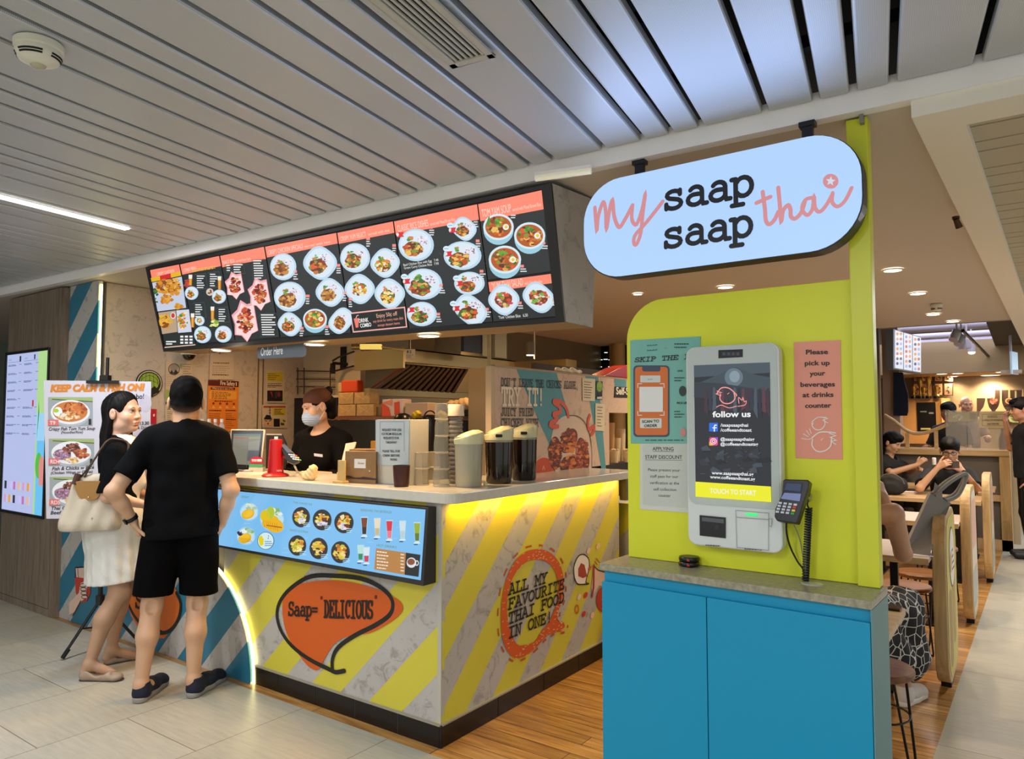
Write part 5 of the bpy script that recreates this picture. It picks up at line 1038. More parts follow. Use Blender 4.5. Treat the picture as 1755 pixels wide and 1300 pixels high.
t, g = sheet('red_sign', 'small red sign with white mark on the wall right of the poster board', LW_, [(225, 645), (282, 648), (278, 795), (222, 795)], CL, mat('sign_red', 'c8243a', .4), 'sign'); g.poly([(244, 700), (262, 694), (262, 720), (246, 722)], 'f0e6e0', 1); obj('print', g, PR, t)
for q, lab, kind in (([(1378, 255), (1562, 258), (1556, 585), (1382, 582)], 'white and yellow notice, upper of two on the wall left of the cashier', 0), ([(1340, 604), (1594, 606), (1588, 838), (1342, 832)], 'comic-style notice, lower of two on the wall left of the cashier', 1)):
    t, g = sheet('notice', lab, LW_, q, CL, mat('paper_notice', 'd8c8a8', .5), 'notice'); x0, y0 = q[0]; x1, y1 = q[2]; w_, h_ = x1-x0, y1-y0
    if kind == 0: g.rect(x0+10, y0+24, x1-12, y0+112, 'd8c02a', 1); g.bars(x0+20, y0+38, x1-30, 4, 18, 6, '4a3a14', 2); g.bars(x0+16, y0+134, x1-20, 3, 18, 6, '5a4a3a', 1); g.rect(x0+12, y0+156, x1-14, y0+162, 'a83a2c', 1); g.rect(x0+12, y0+206, x1-12, y1-16, '241c1c', 1); g.poly([(x0+40, y0+220), (x0+56, y0+218), (x0+70, y0+280)], 'c83a3a', 2); g.ell(x1-50, y0+245, 16, 28, '8a3040', 2); g.rect(x0+90, y0+218, x0+110, y0+286, '4a3a4a', 2)
    else:
        g.rect(x0+12, y0+12, x1-14, y0+30, 'b84a34', 1); g.rect(x0+100, y0+34, x1-16, y0+110, 'd8c040', 1); g.bars(x0+120, y0+44, x1-30, 4, 15, 7, '3a2a14', 2)
        for k in range(3): g.line([(x0+66, y0+28+k*28), (x0+82, y0+24+k*28), (x0+74, y0+46+k*28)], 5, '4a2a14', 2)
        g.rect(x0+14, y0+128, x0+110, y1-14, 'd8b088', 1); g.poly([(x0+16, y0+140), (x0+40, y0+100), (x0+80, y0+106), (x0+98, y0+150), (x0+20, y0+148)], '1a2030', 3); g.ell(x0+54, y0+172, 38, 34, 'e0b890', 2); g.ell(x0+56, y0+190, 8, 10, '7a2a20', 4); g.line([(x0+26, y0+158), (x0+46, y0+164)], 6, '1a1a1a', 4); g.line([(x0+66, y0+164), (x0+88, y0+156)], 6, '1a1a1a', 4)
        g.rect(x0+114, y0+140, x0+176, y1-14, '241c18', 1); g.rect(x0+180, y0+134, x1-14, y1-14, 'd8c088', 1); g.chunks(x0+210, y0+180, 22, 34, ['5a4a2a', '8a6a3a', '2a2a2a'], 14, 8, 2)
    obj('print', g, PR, t)
# dome camera
p = hit(318, 606, X=-3.33); t = thing('dome_camera', 'white dome security camera on the wall under the left end of the menu board', 'camera', p)
mb = MB(); c = V(-3.28, p[1], p[2]); mb.lathe([(.062, .03), (.064, .0), (.058, -.012)], c, 28); mb.box(-3.35, -3.28, c[1]-.03, c[1]+.03, c[2], c[2]+.03); obj('housing', mb, mat('camera_white', 'd8d2c2', .35), t, smooth=True)
mb = MB(); mb.ball(c-V(0, 0, .012), (.05, .05, .046)); obj('dome', mb, mat('dome_dark', '15130f', .06, coat=.6), t, smooth=True)
# ================================================================== POSTER ON A TRIPOD STAND
PO = dep(165, 790, 4.62); PF = Face(PO, RT, (0, 0, 1)); CP = (70, 640, .11541)
t, g = sheet('poster_board', 'white fish menu poster board clipped to the black tripod stand', PF, [(50, 100), (1645, 118), (1600, 2150), (90, 2150)], CP, mat('board_white', 'cbc9d2', .5), 'poster', th=.005)
g.fit('KEEP CALM & FISH ON!', (150, 268), (1550, 250), .045, 'd07f2e', 2, .05, .15); g.fit('KEEP CALM & FISH ON!', (154, 268), (1546, 250), .044, 'e0a050', 1, .075, .15)
def photo(x0, y0, x1, y1, kind):
    g.rect(x0, y0, x1, y1, '9aa2a2', 1); g.poly([(x0, y0), (x1, y0+10), (x1, y0+70), (x0+60, y0+40)], '9ab06a', 1.5); g.line([(x0+60, y0+30), (x1, y0+66)], 12, '4a4a30', 2, cap=False); w_, h_ = x1-x0, y1-y0; cx_, cy_ = (x0+x1)/2, (y0+y1)/2+20
    g.ell(cx_, cy_+16, w_*.44, h_*.44, 'b0b4b8', 2); g.ell(cx_, cy_-14, w_*.44, h_*.42, 'e4e6e8', 3)
    if kind == 0: g.ell(cx_, cy_-20, w_*.39, h_*.35, 'c87a3a', 4); g.chunks(cx_+w_*.1, cy_-60, w_*.26, h_*.2, ['b8602a', 'a04a1c', 'd88a4a', '8a3a14', 'c8743a'], 60, 34, 5); g.chunks(cx_-10, cy_+40, w_*.26, h_*.14, ['e0b884', 'd09a60', 'f0d8b0', 'c8844a'], 40, 26, 5); g.ell(cx_-w_*.27, cy_-20, 66, 70, 'e8ece8', 7); g.ell(cx_-w_*.31, cy_-36, 40, 30, 'a8c83a', 7.5); g.ell(cx_-w_*.16, cy_+30, 50, 30, 'e8dcc8', 7)
    else: g.blob(cx_-w_*.2, cy_+10, w_*.2, h_*.2, '9a7a90', 4, .08, 16); g.chunks(cx_-w_*.2, cy_+10, w_*.18, h_*.18, ['7a4a64', 'b890a8', '8a5a78', 'd0b0c4'], 60, 15, 5); g.chunks(cx_, cy_-h_*.2, w_*.2, h_*.16, ['6a3a28', '8a4a34', '4a2418', 'a06048'], 40, 30, 5); g.chunks(cx_+w_*.24, cy_-10, w_*.15, h_*.16, ['a8522a', 'c8703a', '8a3a18'], 34, 28, 5); g.chunks(cx_+w_*.02, cy_+h_*.24, w_*.15, h_*.1, ['e0b870', 'c8904a', 'f0d8a0'], 26, 22, 5)
    g.rect(x1-60, y1-110, x1-20, y1-20, '26262a', 3)
photo(118, 350, 780, 780, 0); photo(128, 965, 800, 1370, 1); photo(140, 1530, 800, 1960, 1)
for s, x, y in (('T9', 126, 756), ('RD4', 136, 1330), ('RD5', 146, 1935)): g.rect(x-4, y-75, x+150, y+15, 'd8706c', 8); g.text(s, x+24, y, .024, 'f0d8d8', 9, bold=.02)
g.fit('Crispy Fish Tom Yum Soup', (128, 846), (815, 834), .022, '16161a', 2, .015, .15); g.fit('(Noodles/Rice)', (312, 890), (636, 884), .017, '16161a', 2, .01, .15)
g.fit('Fish & Chicks w Rice', (178, 1436), (800, 1410), .023, '16161a', 2, .015, .15); g.fit('(Chicken Wings or Cutlet)', (160, 1492), (780, 1470), .017, '16161a', 2, .015, .15); g.fit('Thai Golden', (165, 2020), (560, 2010), .022, '16161a', 2, .015, .15); g.fit('Beef & Fish', (155, 2086), (540, 2076), .022, '16161a', 2, .015, .15)
g.fit('Combo!', (1230, 382), (1540, 372), .034, '26262a', 2, .015); g.fit('$13.30', (1436, 764), (1616, 756), .022, '26262a', 2, .02); g.fit('Noodle & Drink', (1250, 830), (1632, 818), .02, '3a3a40', 2); g.ell(1560, 440, 90, 130, 'c0bcca', 1)
g.rect(900, 1000, 1560, 1240, '7c7a58', 1); g.ell(1230, 1120, 230, 100, 'c8c8c4', 2); obj('print', g, PR, t)
pc = PO-F0*-.03; pole = dep(182, 700, 4.66); px_, py_ = pole[0], pole[1]
t = thing('poster_stand', 'black tripod stand holding the white poster board', 'stand', (px_, py_, 0)); BK_ = mat('stand_black', '151515', .4)
mb = MB(); mb.cyl((px_, py_, .3), (px_, py_, 1.2), .014); mb.cyl((px_, py_, 1.2), (px_, py_, dep(182, 612, 4.66)[2]), .01); obj('pole', mb, BK_, t, smooth=True)
zt = dep(182, 654, 4.6)[2]; mb = MB(); c = V(px_, py_, zt)-F0*.05; mb.obox(c, RT*.205, F0*.02, V(0, 0, .02)); mb.obox(V(px_, py_, zt+.028)-F0*.02, RT*.055, F0*.05, V(0, 0, .035)); obj('clamp', mb, BK_, t, bevel=.002)
mb = MB(); mb.cyl((px_, py_, .3), (px_, py_, .36), .026); obj('hub', mb, BK_, t, smooth=True)
for q in (hit(107, 1128, Z=.01), hit(244, 1108, Z=.01), V(px_, py_, .01)+F0*.5-RT*.1):
    mb = MB(); mb.tube([(px_, py_, .33), (px_*.1+q[0]*.9, py_*.1+q[1]*.9, .05), q], .0095, 8); l = obj('leg', mb, BK_, t, smooth=True)
    mb = MB(); d = unit(q-V(px_, py_, .33)); mb.tube([q-d*.06, q+V(0, 0, .004)], .014, 8); obj('rubber_foot', mb, mat('rubber', '0c0c0c', .7), l, smooth=True)
    mb = MB(); m_ = V(px_, py_, .33)*.5+V(*q)*.5; mb.tube([(px_, py_, .16), m_], .0055, 6); obj('brace', mb, BK_, t, smooth=True)
# ================================================================== THINGS ON THE WORKTOP
def base(x, y, r, z=WZ): p = hit(x, y, Z=z); d = p-CAM; d[2] = 0; return p+unit(d)*r
def bpx(x0, y0, x1, y1, Y, dy, mb=None):
    a = hit(x0, (y0+y1)/2, Y=Y); b = hit(x1, (y0+y1)/2, Y=Y); c = hit((x0+x1)/2, y0, Y=Y); d = hit((x0+x1)/2, y1, Y=Y); return (mb or MB()).box(a[0], b[0], Y, Y+dy, d[2], c[2])
# till monitor
c = hit(424, 808, Z=WZ); SFc = Face(dep(424, 770, 4.62), unit(RT+F0*.2), V(-F0[0]*-.12, -F0[1]*-.12, 1)); CM = (395, 730, .09232)
t = thing('till_monitor', 'white-framed till screen facing the customers on the worktop', 'monitor', (SFc.o[0], SFc.o[1], WZ))
q = [SFc.px(395+p[0]*.09232, 730+p[1]*.09232) for p in ((-20, 800), (560, 850), (655, 60), (10, 60))]
mb = MB(); mb.prism(q, SFc.at(0, 0, 0), SFc.u, SFc.v, -SFc.n*.03); obj('casing', mb, mat('till_white', 'b8b0a0', .35), t, bevel=.003)
g = G(SFc, CM); g.h = .001; g.poly([(-10, 790), (540, 830), (610, 80), (20, 76)], '0e0f12', 0); g.poly([(18, 700), (500, 730), (570, 140), (60, 140)], '8f8d7c', 1); g.poly([(60, 140), (570, 140), (565, 175), (58, 185)], '5f7f74', 2); g.poly([(55, 205), (325, 210), (323, 232), (52, 228)], 'c0603a', 2); g.line([(332, 180), (300, 760)], 5, '6f6d60', 2, cap=False); g.poly([(335, 210), (550, 205), (548, 225), (334, 232)], 'b0ac50', 2); g.poly([(332, 450), (530, 455), (510, 660), (310, 640)], '6a6a70', 2); g.poly([(330, 290), (545, 262), (530, 440), (330, 440)], '9f9d90', 2); obj('screen', g, printed('till_screen', .75, .2), t)
mb = MB(); p = V(SFc.o[0], SFc.o[1], 0)+F0*.06; mb.box(p[0]-.03, p[0]+.03, p[1]-.03, p[1]+.03, WZ+.0005, WZ+.16); mb.box(p[0]-.1, p[0]+.1, p[1]-.07, p[1]+.09, WZ+.0005, WZ+.012); obj('stand', mb, mat('till_white'), t, bevel=.003)
o = dep(470, 775, 4.85); S2 = Face(o, unit(RT+F0*.1), (0, 0, 1)); t = thing('till_monitor', 'dark second till screen turned to the cashier, behind the red stand', 'monitor', (o[0], o[1], WZ)); q = [S2.px(395+p[0]*.09232, 730+p[1]*.09232) for p in ((655, 860), (1030, 860), (1035, 330), (950, 150), (665, 145))]
mb = MB(); mb.prism(q, o, S2.u, S2.v, -S2.n*.03); obj('casing', mb, mat('till_dark', '26241f', .4), t); q = [S2.px(395+p[0]*.09232, 730+p[1]*.09232) for p in ((660, 162), (955, 166), (952, 146), (662, 142))]; mb = MB(); mb.prism(q[::-1], S2.at(0, 0, .001), S2.u, S2.v, -S2.n*.032); obj('top_edge', mb, mat('till_white'), t)
mb = MB(); p = o+F0*.04; mb.box(p[0]-.04, p[0]+.04, p[1]-.03, p[1]+.03, WZ+.0005, o[2]-.05); obj('stand', mb, mat('till_dark'), t)
# red payment stand + terminal
c = base(472, 817, .05); t = thing('payment_stand', 'red upright payment stand with round lobed foot on the worktop', 'stand', c); RD = mat('stand_red', 'a80f16', .35)
mb = MB(); mb.lathe([(.075, .0005), (.078, .006), (.07, .014), (.045, .022)], c, 32); obj('foot', mb, RD, t, smooth=True); mb = MB(); mb.lathe([(.046, .02), (.044, .06), (.037, .2), (.036, .212), (.03, .216)], c, 32); obj('column', mb, RD, t, smooth=True)
CMF = Face(c-unit((c-CAM)*V(1, 1, 0))*.047, RT, (0, 0, 1)); g = G(CMF, CM); g.h = .0; g.text('NETS', 860, 838, .009, 'e8b8b0', 1, bold=.02); obj('lettering', g, PR, t); mb = MB(); mb.obox(c+V(0, 0, .222), RT*.02, F0*.004, V(0, 0, .02)); obj('paper_slip', mb, mat('slip', 'e8e4da', .5), t)
mb = MB(); mb.tube([c+V(0, 0, .13), c+RT*.05+V(0, 0, .115), c+RT*.09-F0*.0+V(0, 0, .1)], .009, 8); obj('arm', mb, RD, t, smooth=True)
o = dep(493, 779, 4.18); TF2 = Face(o, unit(RT), V(F0[0]*.5, F0[1]*.5, 1)); t = thing('card_terminal', 'black card terminal tilted on the red payment stand', 'card terminal', o)
q = [TF2.px(395+p[0]*.09232, 730+p[1]*.09232) for p in ((1160, 690), (1275, 640), (1260, 580), (990, 310), (850, 300), (980, 500), (1040, 640))]
if sum(q[i-1][0]*q[i][1]-q[i][0]*q[i-1][1] for i in range(len(q))) < 0: q = q[::-1]
mb = MB(); mb.prism(q, o, TF2.u, TF2.v, -TF2.n*.03); obj('body', mb, mat('terminal_black'), t, bevel=.003)
g = G(TF2, CM); g.h = .001; g.poly([(925, 335), (1000, 335), (1150, 490), (1060, 495)], '8f8f92', 0); obj('display', g, printed('small_screen'), t)
for r_ in range(3):
    for c_ in range(4):
        x = 1070+r_*38+c_*42; y = 512+r_*42+c_*6; g = G(TF2, CM); g.h = .0016; g.poly([(x, y), (x+34, y+2), (x+48, y+26), (x+14, y+24)], 'cdd0dc' if c_ < 3 else ['d83a2a', 'd8c030', '3aa84a'][r_], 0); obj('key', g, PR, t)
mb = MB(); a = dep(395/1+1190*.09232, 730+735*.09232, 4.2); b = hit(395+1245*.09232, 730+860*.09232, Z=WZ); mb.tube([a, b+V(0, 0, .003)], .006, 8); obj('support', mb, mat('arm_grey'), t, smooth=True)
# red and green sticker holder
c = hit(437, 808, Z=WZ); t = thing('sign_holder', 'small white holder with red and green delivery signs in front of the till', 'sign holder', c); HF = Face(c-V(0, 0, 0), RT, (0, 0, 1)); CMq = lambda p: HF.px(395+p[0]*.09232, 730+p[1]*.09232)
mb = MB(); q = [CMq(p) for p in ((320, 895), (600, 895), (600, 770), (345, 760))]; q[0] = (q[0][0], .0006); q[1] = (q[1][0], .0006); mb.prism(q if 1 else q, HF.o, HF.u, HF.v, -HF.n*.05); obj('base', mb, mat('till_white'), t)
g = G(HF, CM); g.h = .001; g.poly([(345, 700), (600, 705), (598, 762), (345, 760)], '3f8a5c', 0); obj('green_card', g, PR, t); mb = MB(); q = [CMq(p) for p in ((345, 762), (600, 764), (605, 690), (345, 690))]; mb.prism(q, HF.at(0, 0, -.004), HF.u, HF.v, HF.n*.004); obj('card_back', mb, mat('green_back', '2f6a48', .5), t)
mb = MB(); q = [CMq(p) for p in ((365, 692), (600, 694), (605, 620), (570, 580), (480, 565), (400, 580), (368, 620))]; mb.prism(q, HF.at(0, 0, -.004), HF.u, HF.v, HF.n*.006); obj('red_card', mb, mat('card_red', 'a8142e', .45), t); g = G(HF, CM); g.h = .003; g.rect(398, 610, 490, 655, 'd8a8b0', 0); g.rect(500, 610, 585, 655, 'e0d0d0', 0); obj('red_card_print', g, PR, t)
# paper bag / tissue
c = hit(527, 823, Z=WZ); t = thing('paper_bag', 'crumpled small cream paper bag on the worktop in front of the cashier', 'bag', c)
P = [('e', c+V(0, .02, .03)-V(*c), (.045, .03, .032), {'k': .012}), ('e', V(.02, .02, .055), (.028, .024, .03), {'k': .01}), ('e', V(-.035, .02, .022), (.03, .022, .02), {'k': .01}), ('fn', lambda X, Y, Z, D: D+.004*np.sin(X*150+Z*90)*np.sin(Y*120+Z*130), {'op': 'set'}), ('pl', (0, 0, .001), (0, 0, -1), {'op': 'i'})]
sdf_obj('bag', P, .004, mat('paper_bag', 'd8bc86', .7), t)
# cardboard box
a = hit(591, 826.6, Z=WZ); b = hit(644, 829, Z=WZ); c = hit(669, 821, Z=WZ); hz = .165; t = thing('cardboard_box', 'brown cardboard box with a white label on the worktop', 'box', (a+b)/2); CB = mat('cardboard', '8a6840', .7, noise=.12, nscale=18)
d = a+(c-b); mb = MB(); pts4 = [a, b, c, d]; zz = [V(0, 0, .0006), V(0, 0, hz)]
vv = [p+z for z in zz for p in pts4]; mb.add(vv, [(0, 1, 5, 4), (1, 2, 6, 5), (2, 3, 7, 6), (3, 0, 4, 7), (4, 5, 6, 7), (3, 2, 1, 0)]); obj('body', mb, CB, t, bevel=.0015)
BF = Face(a, b-a, (0, 0, 1)); CX = (560, 720, .09232); mb = MB(); w_ = np.linalg.norm(b-a)
for k, (u0, z0_) in enumerate(((0, .168), (0, .164))): mb.obox((a+b+c+d)/4+V(0, 0, z0_+.002), (b-a)*1.02, (d-a)*(.5 if k else .5), V(0, 0, .003))
obj('top_flap', mb, CB, t); g = G(BF, CX); g.h = .001; g.poly([(515, 712), (728, 716), (724, 890), (512, 884)], 'd8d4cc', 0); g.text('Straw', 580, 812, .012, '4a4a4a', 1, shear=.2); g.poly([(345, 1020), (440, 1030), (520, 1060), (620, 1060), (680, 1045), (760, 1055), (925, 1080), (925, 1110), (345, 1080)], '2a170c', 0); g.ell(796, 938, 12, 10, 'e0d8b0', 0); obj('box_print', g, PR, t)
# tablet on a wooden stand behind the box
o = hit(583, 826, Z=WZ); t = thing('tablet', 'white-backed tablet leaning on a small timber stand left of the cardboard box', 'tablet', o); s1 = dep(603, 775, 3.95)
cc = [dep(560+p[0]*.09232, 720+p[1]*.09232, q) for p, q in (((200, 1150), 3.84), ((330, 1150), 3.8), ((560, 410), 3.98), ((370, 440), 4.02))]
nn = unit(np.cross(cc[1]-cc[0], cc[3]-cc[0]))*.008
mb = MB(); mb.add(cc+[p+nn for p in cc], [(0, 1, 2, 3), (7, 6, 5, 4), (0, 4, 5, 1), (1, 5, 6, 2), (2, 6, 7, 3), (3, 7, 4, 0)]); obj('panel', mb, mat('tablet_back', '9c9684', .35), t, bevel=.002)
mb = MB(); a2 = hit(560+220*.09232, 720+1160*.09232, Z=WZ); b2 = hit(560+350*.09232, 720+1165*.09232, Z=WZ); mb.obox((a2+b2)/2+V(0, -.003, .06), b2-a2, V(0, .01, 0), V(0, 0, .118)); mb.obox((a2+b2)/2+V(0, -.01, .0065), (b2-a2)*1.5, V(0, .04, 0), V(0, 0, .012)); obj('stand', mb, mat('timber_pale', 'c4a464', .55), t, bevel=.002)
t = thing('wrapped_block', 'small cream block lying left of the tablet stand', 'package', a2-V(.06, 0, 0)); mb = MB(); mb.box(a2[0]-.075, a2[0]-.015, a2[1]+.05, a2[1]+.1, WZ+.0006, WZ+.05); obj('block', mb, mat('block_cream', 'c8a878', .6), t, bevel=.004)
# white cupboard with notice
o = base(700, 832, .0); t = thing('white_cabinet', 'tall white cabinet with a printed notice standing on the worktop', 'cabinet', o); a = hit(645, 800, Y=o[1]); b = hit(702, 800, Y=o[1]); c = hit(734.5, 780, X=b[0]); z1 = hit(702, 718.5, Y=o[1])[2]
mb = MB(); mb.box(a[0], b[0], o[1], c[1], WZ+.0006, z1); obj('body', mb, mat('cabinet_white', 'b9b5a6', .45), t, bevel=.002)
NF = Face((b[0], o[1]-.001, 1.4), (1, 0, 0), (0, 0, 1)); CN = (640, 700, .11541); mb = MB(); q = [NF.px(640+p[0]*.11541, 700+p[1]*.11541) for p in ((38, 835), (525, 845), (535, 165), (38, 165))]; mb.prism(q, NF.at(0, 0, 0), NF.u, NF.v, NF.n*.003); obj('notice_sleeve', mb, mat('sleeve_blue', 'b4bcbc', .15, coat=.4), t)
g = G(NF, CN); g.h = .0045; g.line([(105, 640), (108, 192), (462, 192), (466, 640)], 3, '6a7478', 0, cap=False); K_ = '2a3236'
for s, x0, x1_, y in (('REQUEST FOR LESS', 140, 425, 330), ('ICE FROM REGULAR', 132, 430, 390), ('REQUESTS FOR', 160, 390, 450), ('TAKEAWAY', 190, 360, 515), ('PLEASE TELL OUR', 145, 405, 645), ('CREW BEFORE', 150, 400, 710), ('PAYING', 260, 360, 770)): g.fit(s, (x0, y), (x1_, y+2), .012, K_, 1, .02)
obj('print', g, PR, t)
c = base(688, 830, .04); c[1] = o[1]-.05; c[0] = hit(688, 815, Y=c[1])[0]; t = thing('cup', 'dark maroon cup in front of the white cabinet', 'cup', c); mb = MB(); mb.lathe([(.036, .0006), (.04, .05), (.043, .105), (.04, .105), (.037, .06)], (c[0], c[1], WZ), 28); obj('cup_body', mb, mat('maroon', '3a130c', .3), t, smooth=True)
# stacked glasses
GLS = mat('clear_plastic', 'b8b09a', .08, alpha=.22); GLR = mat('clear_rim', 'd8d0b8', .1, alpha=.5)
def glass(p, h, r, label, group):
    t = thing('glass', label, 'glass', p, 0, group); mb = MB(); mb.lathe([(r, .0006), (r*1.02, h*.5), (r*.9, h*.97), (r*.86, h*.96), (r*.96, h*.5), (r*.95, .003)], p, 24, cap=False); obj('wall', mb, GLS, t, smooth=True)
    mb = MB(); mb.lathe([(r*.86, h*.955), (r*.92, h*.985), (r*.6, h*.99)], p, 24, cap=False); obj('foot_rim', mb, GLR, t, smooth=True)
    mb = MB(); mb.lathe([(r*.98, .0006), (r*1.03, .003), (r*1.0, .006)], p, 24, cap=False); obj('mouth_rim', mb, GLR, t, smooth=True); return t
o4 = ('bottom', 'second', 'third', 'fourth', 'fifth')
for (px, py, n, h, r, nm) in ((722.5, 832, 2, .083, .038, 'front left stack'), (741, 829, 2, .083, .038, 'middle stack, partly hidden'), (756, 834, 5, .083, .042, 'tall right stack')):
    c = base(px, py, r)
    for k in range(n): glass((c[0]+(.003 if k % 2 else 0), c[1], WZ+k*h), h, r*(1-.05*k if n > 2 else 1), '%s upturned clear glass in the %s beside the white cabinet' % (o4[k], nm), 'stacked clear glasses')
c = base(781, 829.5, .03); t = thing('cup_stack', 'tall stack of nested ribbed takeaway cups beside the clear jug', 'cups', c); mb = MB(); P = []
for k in range(30): P += [(.033+.004*(k % 2), .002+k*.0115), (.033+.004*(k % 2), .0105+k*.0115)]
mb.lathe(P, (c[0], c[1], WZ), 24); obj('cups', mb, mat('cup_ribbed', '6f6a66', .25, alpha=.9), t, smooth=True); mb = MB(); mb.lathe([(.043, .35), (.044, .36), (.042, .37), (.044, .38), (.042, .385), (.044, .4), (.04, .41)], (c[0], c[1], WZ), 24); obj('top_rims', mb, mat('cup_rims', 'c4b8a4', .2), t, smooth=True)
# three jugs
def jug(c, r, h, fill, label, fc, alpha=.45):
    t = thing('drink_jug', label, 'jug', c, 0, None); mb = MB(); mb.lathe([(r*(.86+.14*fill), h*fill), (r, h), (r*.96, h), (r*(.82+.14*fill), h*fill)], c, 36, cap=False); obj('jug_wall', mb, mat('jug_plastic%d' % (alpha*100), 'b8b49c', .2, alpha=alpha), t, smooth=True)
    mb = MB(); mb.lathe([(r*.84, .0006), (r*.9, .01), (r*.93, h*.4), (r*(.86+.14*fill), h*fill)], c, 36); obj('drink', mb, mat('drink_'+fc, fc, .12, coat=.3), t, smooth=True)
    d = unit((V(*c)-CAM)*V(1, 1, 0)); s = V(d[1], -d[0], 0); mb = MB(); n = 32; ring = lambda rr, z, tl: [(c[0]+rr*math.cos(2*math.pi*i/n), c[1]+rr*math.sin(2*math.pi*i/n), c[2]+z+tl*(math.cos(2*math.pi*i/n)*s[0]+math.sin(2*math.pi*i/n)*s[1])) for i in range(n)]
    P = ring(r*1.01, h*.86, .0)+ring(r*1.06, h*1.0, .012)+ring(r*1.02, h*1.03, .018)+ring(r*.7, h*1.09, .014)+ring(r*.25, h*1.12, .006); F = [(j*n+i, j*n+(i+1) % n, (j+1)*n+(i+1) % n, (j+1)*n+i) for j in range(4) for i in range(n)]+[tuple(range(4*n, 5*n))]
    mb.add(P, F); obj('lid', mb, mat('jug_lid', 'c9c59a', .3), t, smooth=True)
    if fc != '9a967f': q = V(*c)-d*r*1.045+V(0, 0, h*.95); mb = MB(); mb.obox(q, s*.035, d*.01, V(0, 0, .016)); obj('spout_hole', mb, mat('slot_black'), t, bevel=.004)
    return t
jug(base(803, 836, .075), .072, .245, .9, 'clear water jug with cream lid, nearest the stacked cups', '9a967f', .62)
t = jug(base(855, 830, .075), .074, .262, .82, 'jug of dark drink, left of the two, on the corner of the worktop', '140d08'); jug(base(898, 824, .075), .074, .272, .82, 'jug of dark drink, right of the two, nearest the striped panel', '140d08')
t = thing('jug_tap_cap', 'tiny cream plastic cap lying between the jugs', 'cap', base(832, 832, .0)); mb = MB(); p = base(832, 832, 0); mb.lathe([(.01, .0006), (.011, .012), (.006, .02)], p, 16); obj('cap_body', mb, mat('jug_lid'), t, smooth=True)
# water bottles at the left
for k, (px, lab) in enumerate(((347, 'leftmost'), (358, 'second from the left'), (369, 'second from the right'), (380, 'rightmost'))):
    c = dep(px, 735, 5.1); zb0 = c[2]-.19; t = thing('water_bottle', '%s of four water bottles with blue labels left of the till' % lab, 'bottle', (c[0], c[1], zb0), 0, 'water bottles by the till'); r = .024
    mb = MB(); mb.lathe([(r*.9, .0), (r, .01), (r, .15), (r*.8, .175), (r*.42, .192), (r*.4, .2)], (c[0], c[1], zb0+.04), 18); obj('bottle_body', mb, mat('bottle_clear', 'c4c0c8', .08, alpha=.45), t, smooth=True)
    mb = MB(); mb.lathe([(r*1.03, .06), (r*1.03, .13)], (c[0], c[1], zb0+.04), 18, cap=False); obj('bottle_label', mb, mat('label_blue', '2a2f5e', .4), t, smooth=True); mb = MB(); mb.cyl((c[0], c[1], zb0+.238), (c[0], c[1], zb0+.262), r*.5, n=14); obj('bottle_cap', mb, mat('cap_white', 'd8d4cc', .4), t, smooth=True)
c = dep(363, 750, 5.1); t = thing('back_shelf', 'narrow timber shelf under the water bottles', 'shelf', c); mb = MB(); mb.box(-2.42, -2.16, c[1]-.12, c[1]+.2, 1.0, dep(363, 735, 5.1)[2]-.152); obj('board', mb, mat('shelf_cream', 'b0a084', .6), t)
# ================================================================== PRINTED CHICKEN PARTITION
XP = -.29; PT = Face((XP, 1.5, 1.5), (0, 1, 0), (0, 0, 1)); CQ = (830, 620, .15)
ya, yb = hit(848, 700, X=XP)[1], hit(1044, 720, X=XP)[1]; zt = hit(900, 633.5, X=XP)[2]; yc = 2.95
t = thing('printed_partition', 'pink concrete-look and teal partition reading try it with fried chicken', 'partition', (XP, ya, WZ)); pl = [(ya-1.5, WZ+.0006-1.5), (yb-1.5, WZ+.0006-1.5), (yb-1.5, 1.53-1.5), (yc-1.5, 1.53-1.5), (yc-1.5, zt-1.5), (ya-1.5, zt-1.5)]
mb = MB(); mb.prism(pl, (XP-.04, 1.5, 1.5), (0, 1, 0), (0, 0, 1), V(.04, 0, 0)); obj('board', mb, concrete('pink_concrete', 'c9a88e', '8c745f', 'd6b9a0'), t)
mb = MB(); mb.box(XP-.04, XP, ya-.035, ya-.001, WZ+.0006, zt+.004); obj('end_post', mb, mat('post_cream', 'c4ab88', .5), t); mb = MB(); mb.box(XP-.04, XP+.002, ya-.001, yc, zt, zt+.012); obj('top_rail', mb, mat('rail_tan', 'a8906c', .5), t)
g = G(PT, CQ); g.h = .001; TL = '4f9098'
g.poly([(360, 72), (822, 118), (960, 600), (1060, 900), (760, 1080), (735, 930)], TL, 0); g.poly([(1150, 142), (1300, 160), (1390, 1230), (1340, 1240)], TL, 0); g.poly([(1480, 180), (1620, 196), (1620, 330), (1500, 320)], TL, 0)
def pl_(s, p, q, h, lw, c): A = V(*g.m(p)); B = V(*g.m(q)); cr = g.crop; g.crop = None; adv = (B[0]-A[0])/(len(s)-.1); g.slab(s, A[0], A[1], h, adv, lw, c, 4, slope=(B[1]-A[1])/(B[0]-A[0])); g.crop = cr
pl_("DON'T LEAVE THE CHICKS ALONE,", (186, 272), (1065, 306), .046, .0058, '26262a'); pl_('TRY IT!', (190, 492), (668, 492), .1, .016, 'ead9c0'); pl_('JUICY FRIED', (184, 614), (556, 614), .045, .0062, '26262a'); pl_('CHICKEN WITH', (184, 735), (610, 735), .045, .0062, '26262a')
